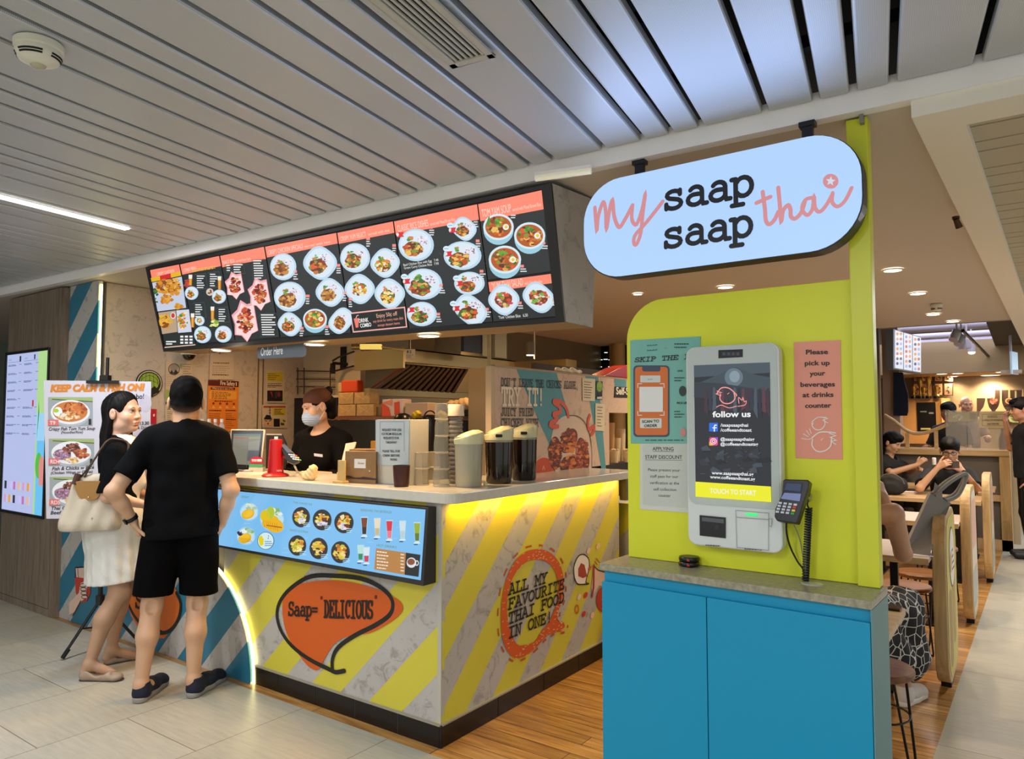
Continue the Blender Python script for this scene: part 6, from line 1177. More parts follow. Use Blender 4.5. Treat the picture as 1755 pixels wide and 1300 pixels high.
g.poly(spline([(760, 860), (800, 730), (870, 640), (960, 610), (1060, 640), (1130, 730), (1200, 900), (1220, 1230), (960, 1245), (800, 1250), (745, 1080)], 4), 'd4b8a0', 2); g.line(spline([(960, 612), (1060, 620), (1150, 700), (1215, 900), (1225, 1200)], 5), 6, '5a4a3a', 3)
WG = ['7a2c10', 'a84a16', 'c8641c', '5a1c0a', 'd88030', '8a3a12']
for x, y, rx, ry, rot, n in ((960, 900, 88, 150, 25, 80), (805, 1040, 72, 190, 0, 80), (985, 1165, 115, 95, 0, 70), (1125, 1050, 66, 190, -10, 80)): g.ell(x, y, rx, ry, '6a2a10', 3, rot=rot); g.chunks(x, y, rx*.92, ry*.92, WG, n, rx*.3, 3.5)
g.chunks(1070, 1040, 30, 140, ['8a2c18', 'c86a5a'], 26, 16, 6)
g.line(spline([(955, 620), (930, 530), (870, 460), (800, 445), (790, 465), (850, 510), (860, 570), (800, 585), (785, 605), (825, 640), (815, 668), (760, 690), (745, 720), (780, 740), (835, 735)], 5), 26, 'd8583a', 6); g.line(spline([(1200, 610), (1180, 680), (1190, 770), (1260, 730), (1240, 800), (1215, 830)], 5), 22, 'd0503a', 6); g.ell(680, 1210, 125, 130, 'e0b090', 2); g.ell(680, 1210, 112, 118, 'cc4a1c', 3); g.line([(660, 1230), (672, 1190), (685, 1230)], 8, 'e8a080', 4)
obj('board_print', g, PR, t)
for q, lab, k in (([(1112, 182), (1260, 196), (1256, 448), (1116, 442)], 'cream notice at the right top of the printed partition', 0), ([(1262, 470), (1370, 482), (1366, 790), (1262, 782)], 'narrow cream notice below the green label on the partition', 1)):
    t, g = sheet('notice', lab, PT, q, CQ, mat('paper_notice'), 'notice', h0=.004); x0, y0 = q[0]; x1, y1 = q[2]; g.bars(x0+20, y0+40, x1-20, 7, (y1-y0)/9, 9, '7a5e4a', 1, .08); obj('print', g, PR, t)
t, g = sheet('green_label', 'rounded green and black label on the printed partition', PT, [(1270, 215), (1345, 222), (1340, 430), (1270, 425)], CQ, mat('label_dark', '2a3a2c', .4), 'label', h0=.004); g.ell(1307, 280, 32, 60, '8aa83a', 1); g.rect(1276, 290, 1338, 320, '7a9a34', 1.5); g.poly([(1276, 400), (1290, 340), (1306, 380), (1320, 340), (1338, 395)], '14140f', 2); g.rect(1278, 395, 1336, 422, 'd8ccb8', 2); obj('print', g, PR, t)
t, g = sheet('self_service_sign', 'small dark self-service sign at the right end of the partition', PT, [(1485, 280), (1700, 290), (1700, 410), (1480, 405)], CQ, mat('sign_brown', '2a1a18', .5), 'sign', h0=.002); g.fit('Self-Service', (1500, 368), (1790, 378), .055, 'e8dcc8', 1, .03); obj('print', g, PR, t)
# shelf of cups under the self-service sign
t = thing('cup_shelf', 'dark shelf unit behind the end of the worktop, full of paper cups', 'shelf', (-.5, 2.3, 0)); mb = MB(); mb.box(-.75, -.31, 1.9, 2.9, 0, 1.15); mb.box(-.78, -.74, 1.9, 2.9, 1.15, 1.9); obj('carcass', mb, mat('shelf_dark', '221a14', .6), t)
for k, (px, y0, y1, w, c_) in enumerate(((1053, 772, 800, 17, 'd8bc90'), (1074, 772, 800, 14, 'd8bc90'), (1047, 724, 755, 14, 'b88858'), (1056, 750, 775, 17, 'c8ac80'), (1065, 735, 770, 15, 'ccb48c'))):
    d_ = 5.5+.06*k; a = dep(px, y1, d_); ztop = dep(px, y0, d_)[2]; r = w/2/1231*d_; a[2] = 1.1505; h_ = float(ztop-1.1505); t = thing('paper_cup', ['front left of the paper cups at the end of the worktop', 'front right of the paper cups at the end of the worktop', 'tan paper cup stack, highest at the end of the worktop', 'paper cup stack second row beside the partition', 'paper cup stack farthest right beside the partition'][k], 'cup', a, 0, 'paper cups'); mb = MB(); mb.lathe([(r*.75, 0), (r, h_), (r*.9, h_), (r*.7, .01)], a, 20); obj('cup_wall', mb, mat('cup_'+c_, c_, .6), t, smooth=True)
    if k < 2:
        mb = MB()
        for j in range(9): mb.ball(a+V(R_.uniform(-.6, .6)*r, R_.uniform(-.6, .6)*r, h_+.006), .009, 8, 6)
        obj('contents', mb, mat('sauce_cups', 'c8b090', .5), t)
t = thing('low_counter', 'low striped counter end beyond the main counter', 'counter', (0, 2.2, 0)); a = hit(1064, 900, Y=2.0); mb = MB(); mb.box(-.3, .55, 1.95, 2.6, 0, hit(1068, 862, Y=1.95)[2]); obj('body', mb, bpy.data.materials['yellow_stripe_front'], t)
t = thing('bracket_box', 'dark metal box under the far end of the worktop', 'box', (0, 1.9, 1)); mb = MB(); bpx(1062, 815, 1073, 857, 1.84, .1, mb); obj('box_body', mb, mat('box_dark', '4a4234', .5), t)
t = thing('red_package', 'shiny red package lying on top of the partition', 'package', (XP, 2.6, zt)); q = [hit(900+x*.10826, 560+y*.10826, X=XP) for x, y in ((1250, 765), (1640, 800), (1640, 600), (1500, 650))]; mb = MB(); q[0][2] = q[1][2] = zt+.013; mb.add(q+[p-V(.14, 0, 0) for p in q], [(0, 1, 2, 3), (7, 6, 5, 4), (0, 4, 5, 1), (1, 5, 6, 2), (2, 6, 7, 3), (3, 7, 4, 0)]); obj('wrapper', mb, mat('foil_red', '9a1414', .2), t, bevel=.006)
t = thing('paper_sheets', 'crumpled white papers on top of the partition', 'paper', (XP-.02, 1.9, zt)); P = [('e', (0, .0, .02), (.02, .12, .022), {'k': .01}), ('e', (0, .13, .02), (.02, .11, .026), {'k': .01}), ('fn', lambda X, Y, Z, D: D+.006*np.sin(Y*60+Z*90), {'op': 'set'}), ('pl', (0, 0, .0135), (0, 0, -1), {'op': 'i'})]; yy = hit(970, 640, X=XP)[1]; t.location = (XP-.02, yy, zt); sdf_obj('sheet_stack', P, .006, mat('paper_crumpled', 'd8c8ac', .6), t)
# ================================================================== KITCHEN BEHIND
STL = mat('steel_warm', 'a08a5c', .3, .75); BLK = mat('black_gloss', '0e0c0b', .3)
XH = -1.7; HF_ = Face((XH, 2, 1.9), (0, 1, 0), (0, 0, 1)); t = thing('cooker_hood', 'steel cooker hood with slanted dark filters above the kitchen line', 'hood', (XH, 2, 1.7))
q = [hit(x, y, X=XH) for x, y in ((694, 622.7), (826, 629), (827.7, 611), (694, 597))]; ym, yM = q[0][1], q[1][1]; z0_, z1_ = (q[0][2]+q[1][2])/2, (q[2][2]+q[3][2])/2
mb = MB(); mb.box(XH-.05, XH, ym-.0, yM+.5, z0_, z1_); mb.box(XH-.55, XH, ym-.02, ym, z0_-.05, z1_); mb.box(XH-.55, XH, ym, yM+.5, z1_-.01, z1_); obj('canopy', mb, STL, t)
fq = [hit(695, 624, X=XH-.055), hit(803, 632, X=XH-.055), hit(780, 672, X=XH-.36), hit(637, 664, X=XH-.36)]; n_ = unit(np.cross(fq[1]-fq[0], fq[3]-fq[0]))
mb = MB(); mb.add(fq, [(0, 1, 2, 3)]); obj('filter_back', mb, mat('filter_black', '120d0a', .5), t)
if np.dot(n_, CAM-fq[0]) < 0: n_ = -n_
for k in range(13):
    a, b = (k+.15)/13, (k+.72)/13; P = [fq[0]+(fq[1]-fq[0])*a, fq[0]+(fq[1]-fq[0])*b, fq[3]+(fq[2]-fq[3])*b, fq[3]+(fq[2]-fq[3])*a]; P = [p+n_*.006 for p in P]; mb = MB(); mb.add(P+[p+n_*.012 for p in P], [(4, 5, 6, 7), (0, 1, 5, 4), (1, 2, 6, 5), (2, 3, 7, 6), (3, 0, 4, 7)]); obj('baffle', mb, mat('baffle_grey', '77706a', .3, .6), t)
a, b = hit(630, 669, X=XH-.36), hit(800, 678, X=XH-.36); mb = MB(); mb.box(XH-.4, XH-.34, a[1], b[1], a[2]-.04, a[2]+.02); obj('grease_trough', mb, STL, t, bevel=.004)
a = hit(660, 640, X=XH-.5); mb = MB(); mb.add([fq[0]+n_*.01, fq[3]+n_*.01, fq[3]+n_*.01-V(0, .03, 0), fq[0]+n_*.01-V(0, .03, 0)], [(0, 1, 2, 3)]); obj('red_edge', mb, mat('edge_red', '9a4a2c', .4), t)
t = thing('vent_duct', 'broad steel duct rising from the cooker hood', 'duct', (-1.7, 2.6, 2.2)); a = hit(745, 590, X=XH-.1); b = hit(790, 590, X=XH-.1); mb = MB(); mb.box(XH-.4, XH-.1, a[1], b[1], z1_, 2.5); obj('duct_body', mb, mat('duct_tan', '7e6a48', .4, .5), t); 
t = thing('dark_screen', 'dark panel with pale frames hanging above the cooker hood', 'panel', (-1.2, 2.8, 2.2)); a = hit(795, 590, X=-1.4); b = hit(826, 590, X=-1.4); mb = MB(); mb.box(-1.43, -1.4, a[1], b[1], 2.02, 2.499); obj('panel', mb, BLK, t); mb = MB(); a = hit(829, 590, X=-1.38); b = hit(842, 590, X=-1.38); mb.box(-1.42, -1.39, a[1], b[1], 2.0, 2.499); a = hit(850, 590, X=-1.38); b = hit(870, 590, X=-1.38); mb.box(-1.42, -1.39, a[1], b[1], 2.0, 2.499); obj('pale_frame', mb, mat('frame_pale', '8f8a74', .4), t)
t = thing('tan_pole', 'thin tan pole standing at the near end of the printed partition', 'pole', (XP-.1, ya+.1, WZ)); a = hit(838.5, 600, X=XP-.06); mb = MB(); mb.cyl((XP-.06, a[1], WZ+.001), (XP-.06, a[1], 2.4995), .012); obj('tube', mb, mat('pole_tan', 'b29a68', .4), t, smooth=True)
t = thing('lit_panel', 'small lit rectangular kitchen lamp under the ceiling', 'lamp', dep(636, 594, 5.2)); o = dep(636, 594, 5.2); mb = MB(); mb.obox(o, RT*.15, F0*.05, V(0, 0, .035)); obj('diffuser', mb, mat('lamp_yellow', 'd8c060', .5, emit=.9), t); mb = MB(); mb.tube([o-RT*.08, o-RT*.14], .02, 8); mb.tube([o+RT*.075, o+RT*.3-V(0, 0, .03)], .008, 8); mb.tube([o-RT*.1, V(o[0], o[1], 2.499)-RT*.1], .008, 6); obj('mount', mb, STL, t)
t = thing('hanging_tag', 'small white price tag hanging from the kitchen ceiling', 'tag', dep(704, 608, 4.9)); o = dep(703.5, 607.5, 4.9); TG = Face(o, RT, (0, 0, 1)); mb = MB(); mb.obox(o, RT*.062, F0*.002, V(0, 0, .076)); obj('card', mb, mat('paper_notice'), t); g = G(TG); g.h = .003; g.text('B 2', -.024, .012, .017, '1a1a1a', 1, mp=False, bold=.03); g.bars(-.025, -.022, .025, 3, .009, .003, '8a6a5a', 1); obj('print', g, PR, t); mb = MB(); mb.tube([o+V(0, 0, .038), V(o[0], o[1], 2.499)], .0015, 5); obj('string', mb, mat('string', 'd8ccb0', .6), t)
# navy cupboard behind the cashier
t = thing('navy_cupboard', 'tall dark navy cupboard with pale edges behind the cashier', 'cupboard', hit(540, 800, Y=1.7)); mb = MB(); bpx(503, 681, 577, 860, 1.7, .14, mb); obj('carcass', mb, mat('navy', '12131f', .4), t); mb = MB(); bpx(568, 682, 571.5, 760, 1.69, .008, mb); obj('left_edge', mb, mat('edge_cream', 'c8b89c', .4), t); mb = MB(); bpx(579.5, 682, 581.5, 760, 1.69, .008, mb); obj('right_edge', mb, mat('edge_cream'), t); mb = MB(); bpx(555, 677, 582, 681, 1.69, .15, mb); obj('top_board', mb, mat('edge_cream'), t)
# wire rack
t = thing('wire_rack', 'brown wire rack hanging on the cream kitchen wall', 'rack', hit(530, 660, Y=1.84)); 
for y in (635, 649, 662): a = hit(507, y, Y=1.78); b = hit(566, y+1, Y=1.78); mb = MB(); mb.tube([a, b], .005, 6); mb.tube([a+V(0, .06, 0), b+V(0, .06, 0)], .004, 6); mb.tube([a, a+V(0, .06, 0)], .004, 6); mb.tube([b, b+V(0, .06, 0)], .004, 6); obj('rail', mb, mat('wire_brown', '4f3a2a', .4, .3), t, smooth=True)
for x in (510, 521, 566): a = hit(x, 630, Y=1.785); b = hit(x, 675, Y=1.785); mb = MB(); mb.tube([a, b], .006, 6); obj('upright', mb, mat('wire_brown'), t, smooth=True)
t = thing('knife_bar', 'dark hooked tool rail above the wrapped boxes', 'rail', hit(580, 620, Y=1.7)); mb = MB(); mb.tube([hit(570, 618, Y=1.7), hit(580, 612, Y=1.7), hit(607, 602, Y=1.7)], .008, 6); mb.tube([hit(572, 636, Y=1.7), hit(606, 627, Y=1.7)], .008, 6); q = hit(571, 622, Y=1.7); mb.box(q[0]-.012, q[0]+.012, 1.7, 1.8605, q[2]-.012, q[2]+.012); mb.box(*[float(v) for v in (hit(566, 620, Y=1.7)[0], hit(572, 620, Y=1.7)[0], 1.7, 1.72, hit(569, 640, Y=1.7)[2], hit(569, 622, Y=1.7)[2])]); obj('bar', mb, BLK, t)
t = thing('dark_post', 'dark post at the corner of the cream wall and the steel wall', 'post', hit(586, 620, Y=1.84)); mb = MB(); bpx(583, 594, 591, 632, 1.84, .02, mb); obj('post_body', mb, BLK, t)
# packages on the shelf
SH = hit(640, 713, Y=1.5)[2]; a = hit(566, 713, Y=1.45); b = hit(745, 713, Y=1.45)
t = thing('back_counter', 'black back counter with a steel shelf edge behind the cashier', 'counter', ((a[0]+b[0])/2, 1.5, 0)); mb = MB(); mb.box(a[0], b[0]+.25, 1.45, 1.66, 0, SH-.03); obj('body', mb, BLK, t); mb = MB(); mb.box(a[0]-.02, b[0]+.25, 1.42, 1.66, SH-.028, SH-.001); obj('shelf_board', mb, mat('shelf_steel', '8a5a44', .3, .5), t)
KR = mat('kraft_wrap', 'bd9a62', .3, noise=.2, nscale=25)
for (x0, y0, x1, y1, lab, dy) in ((579, 686, 610, 712, 'lower left', .12), (611, 686, 641, 712, 'lower right', .12), (580, 659, 606, 685.5, 'upper left', .11), (607, 659, 634, 685.5, 'upper right', .11)):
    a = hit(x0, y0, Y=1.47); b = hit(x1, y1, Y=1.47); t = thing('wrapped_box', '%s of four plastic-wrapped kraft box bundles on the back counter' % lab, 'package', ((a[0]+b[0])/2, 1.53, b[2]), 0, 'wrapped box bundles'); w_, h_ = (b[0]-a[0])*.97, a[2]-b[2]; k = 0 if 'lower' in lab else 1; z_ = SH+k*.098; mb = MB(); mb.box(a[0], a[0]+w_, 1.47, 1.47+dy, z_, z_+.096); obj('bundle', mb, KR, t, bevel=.006)
    g = G(Face(((a[0]+b[0])/2, 1.4695, z_+.05), (1, 0, 0), (0, 0, 1))); g.line([(-w_*.4, .03), (w_*.1, -.01), (w_*.4, .035)], .0025, 'e0c894', 0); g.line([(-w_*.3, -.035), (w_*.2, .01), (w_*.35, -.03)], .002, '8a6a3a', 0); obj('wrap_crease', g, PR, t)
z_ = SH+.196; a = hit(586, 640, Y=1.5); b = hit(614, 640, Y=1.5); t = thing('orange_pack', 'clear bag with an orange-red pack on top of the wrapped boxes', 'package', (a[0], 1.5, z_)); mb = MB(); mb.box(a[0], b[0], 1.49, 1.56, z_+.001, z_+.1); obj('pack', mb, mat('pack_orange', 'c8481c', .35), t, bevel=.012, seg=3); mb = MB(); mb.box(a[0]-.05, a[0]-.003, 1.5, 1.55, z_+.001, z_+.085); obj('clear_end', mb, mat('clear_bag', 'b8a070', .2), t, bevel=.01)
def onshelf(name, label, cat, x0, y0, x1, c_, m, Y=1.5, dy=.1, bev=.005, rough=None):
    a = hit(x0, y0, Y=Y); b = hit(x1, y0, Y=Y); t = thing(name, label, cat, ((a[0]+b[0])/2, Y, SH)); mb = MB(); mb.box(a[0], b[0], Y, Y+dy, SH, a[2]); obj('body', mb, mat(m, c_, .5), t, bevel=bev); return t, a, b
t, a, b = onshelf('takeaway_box', 'white and orange printed box on the back counter shelf', 'box', 655, 684, 690, 'd8c4bc', 'box_white'); g = G(Face((a[0], 1.499, SH), (1, 0, 0), (0, 0, 1))); w_ = b[0]-a[0]; h_ = a[2]-SH; g.poly([(.0, .0), (w_*.45, .0), (w_*.36, h_*.5), (0, h_*.8)], 'd8502c', 0); g.poly([(w_*.62, h_*.1), (w_*.88, h_*.14), (w_*.86, h_*.85), (w_*.6, h_*.8)], 'd8502c', 0); g.poly([(0, h_*.8), (w_*.5, h_*.6), (w_*.5, h_)], 'd88a6a', 0); obj('print', g, PR, t)
onshelf('white_carton', 'pale carton right of the orange printed box', 'box', 694, 690, 733, 'c0ac94', 'carton_pale'); onshelf('steel_tin', 'small steel tin left of the orange printed box', 'tin', 643, 696, 654, '7a6448', 'tin_brown')
c = hit(690, 719, Y=1.2); t = thing('domed_bowl', 'black upturned domed bowl above the white cabinet', 'lid', (c[0], 1.2, c[2])); mb = MB(); mb.lathe([(.07, -.03), (.068, 0), (.05, .035), (.02, .048)], (c[0], 1.2, c[2]), 24); obj('dome', mb, BLK, t, smooth=True); mb = MB(); mb.box(c[0]-.1, c[0]+.1, 1.1, 1.3, WZ-.15, c[2]-.031); obj('pedestal', mb, BLK, t)
for x0, x1, y0, y1, lab in ((705, 723, 703, 718, 'yellow packet behind the white cabinet'), (746, 768, 703, 725, 'yellow and white crumpled packet behind the stacked glasses')):
    c = hit((x0+x1)/2, (y0+y1)/2, Y=1.15); t = thing('yellow_packet', lab, 'packet', (c[0], 1.15, c[2])); w_ = (x1-x0)/1231*4.3; h_ = (y1-y0)/1231*4.3; P = [('e', (0, 0, 0), (w_*.55, .03, h_*.55), {'k': .01}), ('fn', lambda X, Y, Z, D: D+.005*np.sin(X*150)*np.sin(Z*170), {'op': 'set'})]; sdf_obj('wrapper', P, .005, mat('packet_yellow', 'd8b41c', .35), t); mb = MB(); mb.box(c[0]-w_*.4, c[0]+w_*.4, 1.14, 1.18, WZ-.15, c[2]-h_*.45); obj('holder', mb, BLK, t)
c = hit(737, 726, Y=1.1); t = thing('rice_cooker', 'black round pot with handle behind the stacked glasses', 'pot', (c[0], 1.1, c[2]-.1)); mb = MB(); mb.lathe([(.045, -.28), (.055, -.07), (.058, .02), (.05, .05), (.02, .062)], (c[0], 1.1, c[2]), 28); obj('pot_body', mb, BLK, t, smooth=True); mb = MB(); mb.tube([c+V(.058*math.cos(q), -.0+.02*0, .03+.058*math.sin(q))-V(0, 0, 0) for q in np.linspace(.1, 3.0, 10)], .005, 6); obj('handle', mb, mat('handle_dark', '2a2624', .3), t, smooth=True)
c = hit(640, 775, Y=.9); t = thing('kraft_bag', 'narrow orange kraft packet between the box and the white cabinet', 'packet', (c[0], .9, WZ-.1)); mb = MB(); a = hit(635, 755, Y=.9); b = hit(650, 755, Y=.9); mb.box(a[0], b[0], .9, .95, WZ-.12, a[2]); obj('packet_body', mb, mat('kraft_orange', 'b8802c', .5), t, bevel=.004)
t = thing('black_machine', 'black glossy machine on the back counter, under a wrapped loaf', 'machine', hit(790, 740, Y=1.5)); a = hit(752, 702, Y=1.46); b = hit(832, 702, Y=1.46); mb = MB(); mb.box(b[0]*.02+a[0]*.98, b[0]-.06, 1.46, 1.66, SH, a[2]); obj('machine_body', mb, BLK, t, bevel=.006); g = G(Face((a[0], 1.459, a[2]), (1, 0, 0), (0, 0, 1))); g.rect(.1, -.1, .15, -.03, '9a9080', 0); obj('label', g, PR, t); ztop = a[2]
t = thing('wrapped_loaf', 'long tan wrapped parcel on top of the black machine', 'package', (a[0]+.1, 1.5, ztop)); P = [('c', (.04, 0, .035), (.2, 0, .035), .036, .036, {'k': .01}), ('e', (.17, 0, .04), (.06, .04, .05), {'k': .02}), ('fn', lambda X, Y, Z, D: D+.003*np.sin(X*120+Z*80), {'op': 'set'}), ('pl', (0, 0, .001), (0, 0, -1), {'op': 'i'})]; t.location = (a[0]-.01, 1.56, ztop); sdf_obj('parcel', P, .006, mat('parcel_tan', 'c8a878', .5), t)
t = thing('tall_board', 'plain cream board standing beside the near end of the partition', 'board', hit(815, 690, Y=1.35)); a = hit(803, 631, Y=1.32); b = hit(834, 631, Y=1.32); mb = MB(); mb.box(a[0], b[0]-.002, 1.32, 1.34, .0, a[2]); obj('board_body', mb, mat('board_cream', 'b89c70', .5), t)
t = thing('mid_wall_shelf', 'long steel shelf with a bright end behind the partition', 'shelf', (-1, 3.4, 2)); a = hit(850, 625, Y=3.3); b = hit(970, 636, Y=3.3); mb = MB(); mb.box(a[0], b[0], 3.3, 3.5, a[2]-.14, a[2]+.02); obj('shelf_body', mb, STL, t)
t = thing('pendant_lamp', 'small white pendant lamp on a thin cord above the partition', 'lamp', dep(907, 608, 5.6)); o = dep(909, 608, 5.6); mb = MB(); mb.lathe([(.03, 0), (.03, -.004)], o, 20); obj('glow', mb, mat('lamp_glow'), t); mb = MB(); mb.lathe([(.034, .0), (.034, .1), (.01, .11)], o, 20); obj('shade', mb, mat('shade_olive', '5a5240', .5), t, smooth=True); mb = MB(); q = dep(916, 570, 5.6); mb.tube([V(q[0], q[1], 1.95), V(q[0], q[1], 2.495)], .005, 6); obj('cord', mb, mat('string'), t); lamp('lamp', 'POINT', o-V(0, 0, .04), 3, 'ffd9a0', t, .03)
# ================================================================== PEOPLE
def rotm(yaw, pitch=0, roll=0):
    """columns: right, forward, up; yaw counter-clockwise from +y, pitch up"""
    cz, sz, cp, sp, cr, sr = math.cos(yaw), math.sin(yaw), math.cos(pitch), math.sin(pitch), math.cos(roll), math.sin(roll)
    Rz = np.array([[cz, -sz, 0], [sz, cz, 0], [0, 0, 1]]); Rx = np.array([[1, 0, 0], [0, cp, -sp], [0, sp, cp]]); Ry = np.array([[cr, 0, sr], [0, 1, 0], [-sr, 0, cr]])
    return Rz@Rx@Ry
class Head:
    def __init__(s, c, R, k=1.0): s.c = V(*c); s.R = R; s.k = k
    def p(s, *a): return s.c+s.R@(V(*a)*s.k)
    def e(s, c, r, **kw): kw['rot'] = s.R; return ('e', s.p(*c), tuple(q*s.k for q in r), kw)
    def cap(s, a, b, ra, rb, **kw): return ('c', s.p(*a), s.p(*b), ra*s.k, rb*s.k, kw)
    def prims(s, wide=1.0, ears=True):
        P = [s.e((0, -.012, .035), (.075*wide, .094, .088), k=.02), s.e((0, .024, -.04), (.061*wide, .066, .078), k=.03), s.e((0, .06, -.094), (.026, .022, .018), k=.02)]
        for q in (-1, 1): P += [s.e((q*.040, .05, -.028), (.027, .03, .03), k=.02), s.e((q*.046, .01, -.072), (.018, .035, .022), k=.025)]
        P += [s.cap((-.034, .079, .024), (.034, .079, .024), .012, .012, k=.018), s.cap((0, .084, .014), (0, .1, -.028), .0075, .012, k=.012)]
        for q in (-1, 1): P += [s.e((q*.0115, .093, -.031), (.0085, .01, .0075), k=.006), s.e((q*.031, .1, .008), (.017, .018, .009), op='s', k=.012)]
        P += [s.cap((-.017, .086, -.061), (.017, .086, -.061), .006, .006, k=.007), s.cap((-.014, .085, -.0725), (.014, .085, -.0725), .007, .007, k=.006), s.cap((-.02, .092, -.0665), (.02, .092, -.0665), .0016, .0016, op='s', k=.003)]
        if ears:
            for q in (-1, 1): P += [s.e((q*.081*wide, -.012, -.004), (.0105, .0205, .034), k=.008), s.e((q*.0915*wide, -.006, -.002), (.006, .009, .016), op='s', k=.004)]
        return P
    def eyes(s, look=(0, 1, 0), closed=False):
        w, i, b = MB(), MB(), MB(); w.mi = 1; i.mi = 2; b.mi = 2
        for q in (-1, 1):
            if not closed:
                c = s.p(q*.031, .0765, .008); w.ball(c, .0108*s.k, 14, 10); d = unit(s.R@V(*look)); i.ball(c+d*.0052*s.k, .0064*s.k, 10, 8)
            b.tube([s.p(q*(.031+x), .0885-abs(x)*.2, .0125-x*x*18) for x in (-.016, -.008, 0, .008, .016)], [.0012, .0022, .0024, .0022, .0012], 6)
            b.tube([s.p(q*x, .0905-(x-.02)**2*9, z) for x, z in ((.015, .026), (.025, .0295), (.036, .0295), (.046, .024))], [.0018, .0026, .0024, .001], 6)
        return [w, i, b]
    def lipcol(s, X, base, lip):
        q = (X-s.c)@s.R/s.k; out = np.tile(np.array(lin(base), float), (len(X), 1))
        m = (np.abs(q[:, 0]) < .021-.25*np.abs(q[:, 2]+.0665)) & (q[:, 2] > -.080) & (q[:, 2] < -.055) & (q[:, 1] > .083); out[m] = lin(lip); return out
def hand(w, d, n, s, k=1.0, curl=(.25, .35, .3), spread=.02, thumb=1, tcurl=.4):
    """w wrist, d along the palm, n out of the back of the hand, s towards the little finger"""
    w = V(*w); d = unit(d); n = unit(V(*n)-d*np.dot(n, d)); s_ = np.cross(d, n); s = s_ if np.dot(s_, V(*s)) > 0 else -s_
    P = []
    for j in (-.026, -.009, .009, .026): P.append(('c', w+d*.008*k+s*j*.6*k, w+d*(.078-.004*abs(j)/.026)*k+s*j*k, .0125*k, .0115*k, {'k': .012}))
    for j, (off, L) in enumerate(((-.028, .068), (-.009, .076), (.010, .071), (.027, .056))):
        p = w+d*(.08-.005*(j in (0, 3)))*k+s*off*k; a = 0; fd = d+s*(off*spread*20)
        for q, (fr_, r) in enumerate(((.46, .0088), (.3, .0078), (.24, .0068))):
            a += curl[q]; v = unit(fd*math.cos(a)-n*math.sin(a)); e = p+v*L*fr_*k; P.append(('c', p, e, r*k, (r-.0008)*k, {'k': .0035})); p = e
    p = w+d*.022*k-s*.022*k; v = unit(d*.72-s*.75-n*.25); e = p+v*.04*k; P.append(('c', p, e, .0125*k, .0105*k, {'k': .01})); v2 = unit(v+d*tcurl-n*tcurl*.6); P.append(('c', e, e+v2*.03*k, .0098*k, .0088*k, {'k': .004})); P.append(('c', e+v2*.03*k, e+v2*.03*k+unit(v2+d*.2-n*.2)*.022*k, .0088*k, .0072*k, {'k': .004}))
    return P
SKM = printed('skin_tone', 0, .5); EYW = mat('eye_white', 'd8d4cc', .2); EYB = mat('eye_dark', '14100e', .25)
def netmb(prims, res, colour, mi=0):
    D, lo, r = grid_sdf(prims, res); v, q = nets(D, lo, r); mb = MB(); mb.v = [tuple(p) for p in v]; mb.f = [list(map(int, f)) for f in q]; mb.mt = [mi]*len(q)
    c = colour(v[q].mean(1)) if callable(colour) else np.tile(np.array(lin(colour)), (len(q), 1)); mb.c = [tuple(x) for x in c]; return mb
def body(parts, parent, mats=None, name='body'):
    """parts: meshes joined into one body mesh"""
    big = MB()
    for e in parts: o = len(big.v); big.v += list(e.v); big.f += [[o+i for i in f] for f in e.f]; big.mt += e.mt; big.c += e.c
    me = bpy.data.meshes.new(name); me.from_pydata([tuple(map(float, p)) for p in big.v], [], big.f)
    for x in mats or [SKM, EYW, EYB]: me.materials.append(x)
    me.polygons.foreach_set('material_index', big.mt); me.polygons.foreach_set('use_smooth', [True]*len(big.f))
    at = me.color_attributes.new('Col', 'FLOAT_COLOR', 'CORNER'); arr = np.ones((len(me.loops), 4), np.float32); k = 0
    for f, c in zip(big.f, big.c):
        if c is not None: arr[k:k+len(f), :3] = c
        k += len(f)
    at.data.foreach_set('color', arr.ravel()); me.update(); o = bpy.data.objects.new(name, me); COL.objects.link(o); o.parent = parent; return o
def wrinkle(amp, *waves):
    return ('fn', lambda X, Y, Z, D: D+amp*sum(np.sin(a*X+b*Y+c*Z+d) for a, b, c, d in waves)/len(waves), {'op': 'set'})
def cloth(name, prims, res, m, parent): return sdf_obj(name, prims, res, m, parent)
BLKF = mat('black_cotton', '08090b', .9, spec=.12, bump=.15, bscale=300); BLK2 = mat('black_short', '060607', .9, spec=.1, bump=.15, bscale=260)
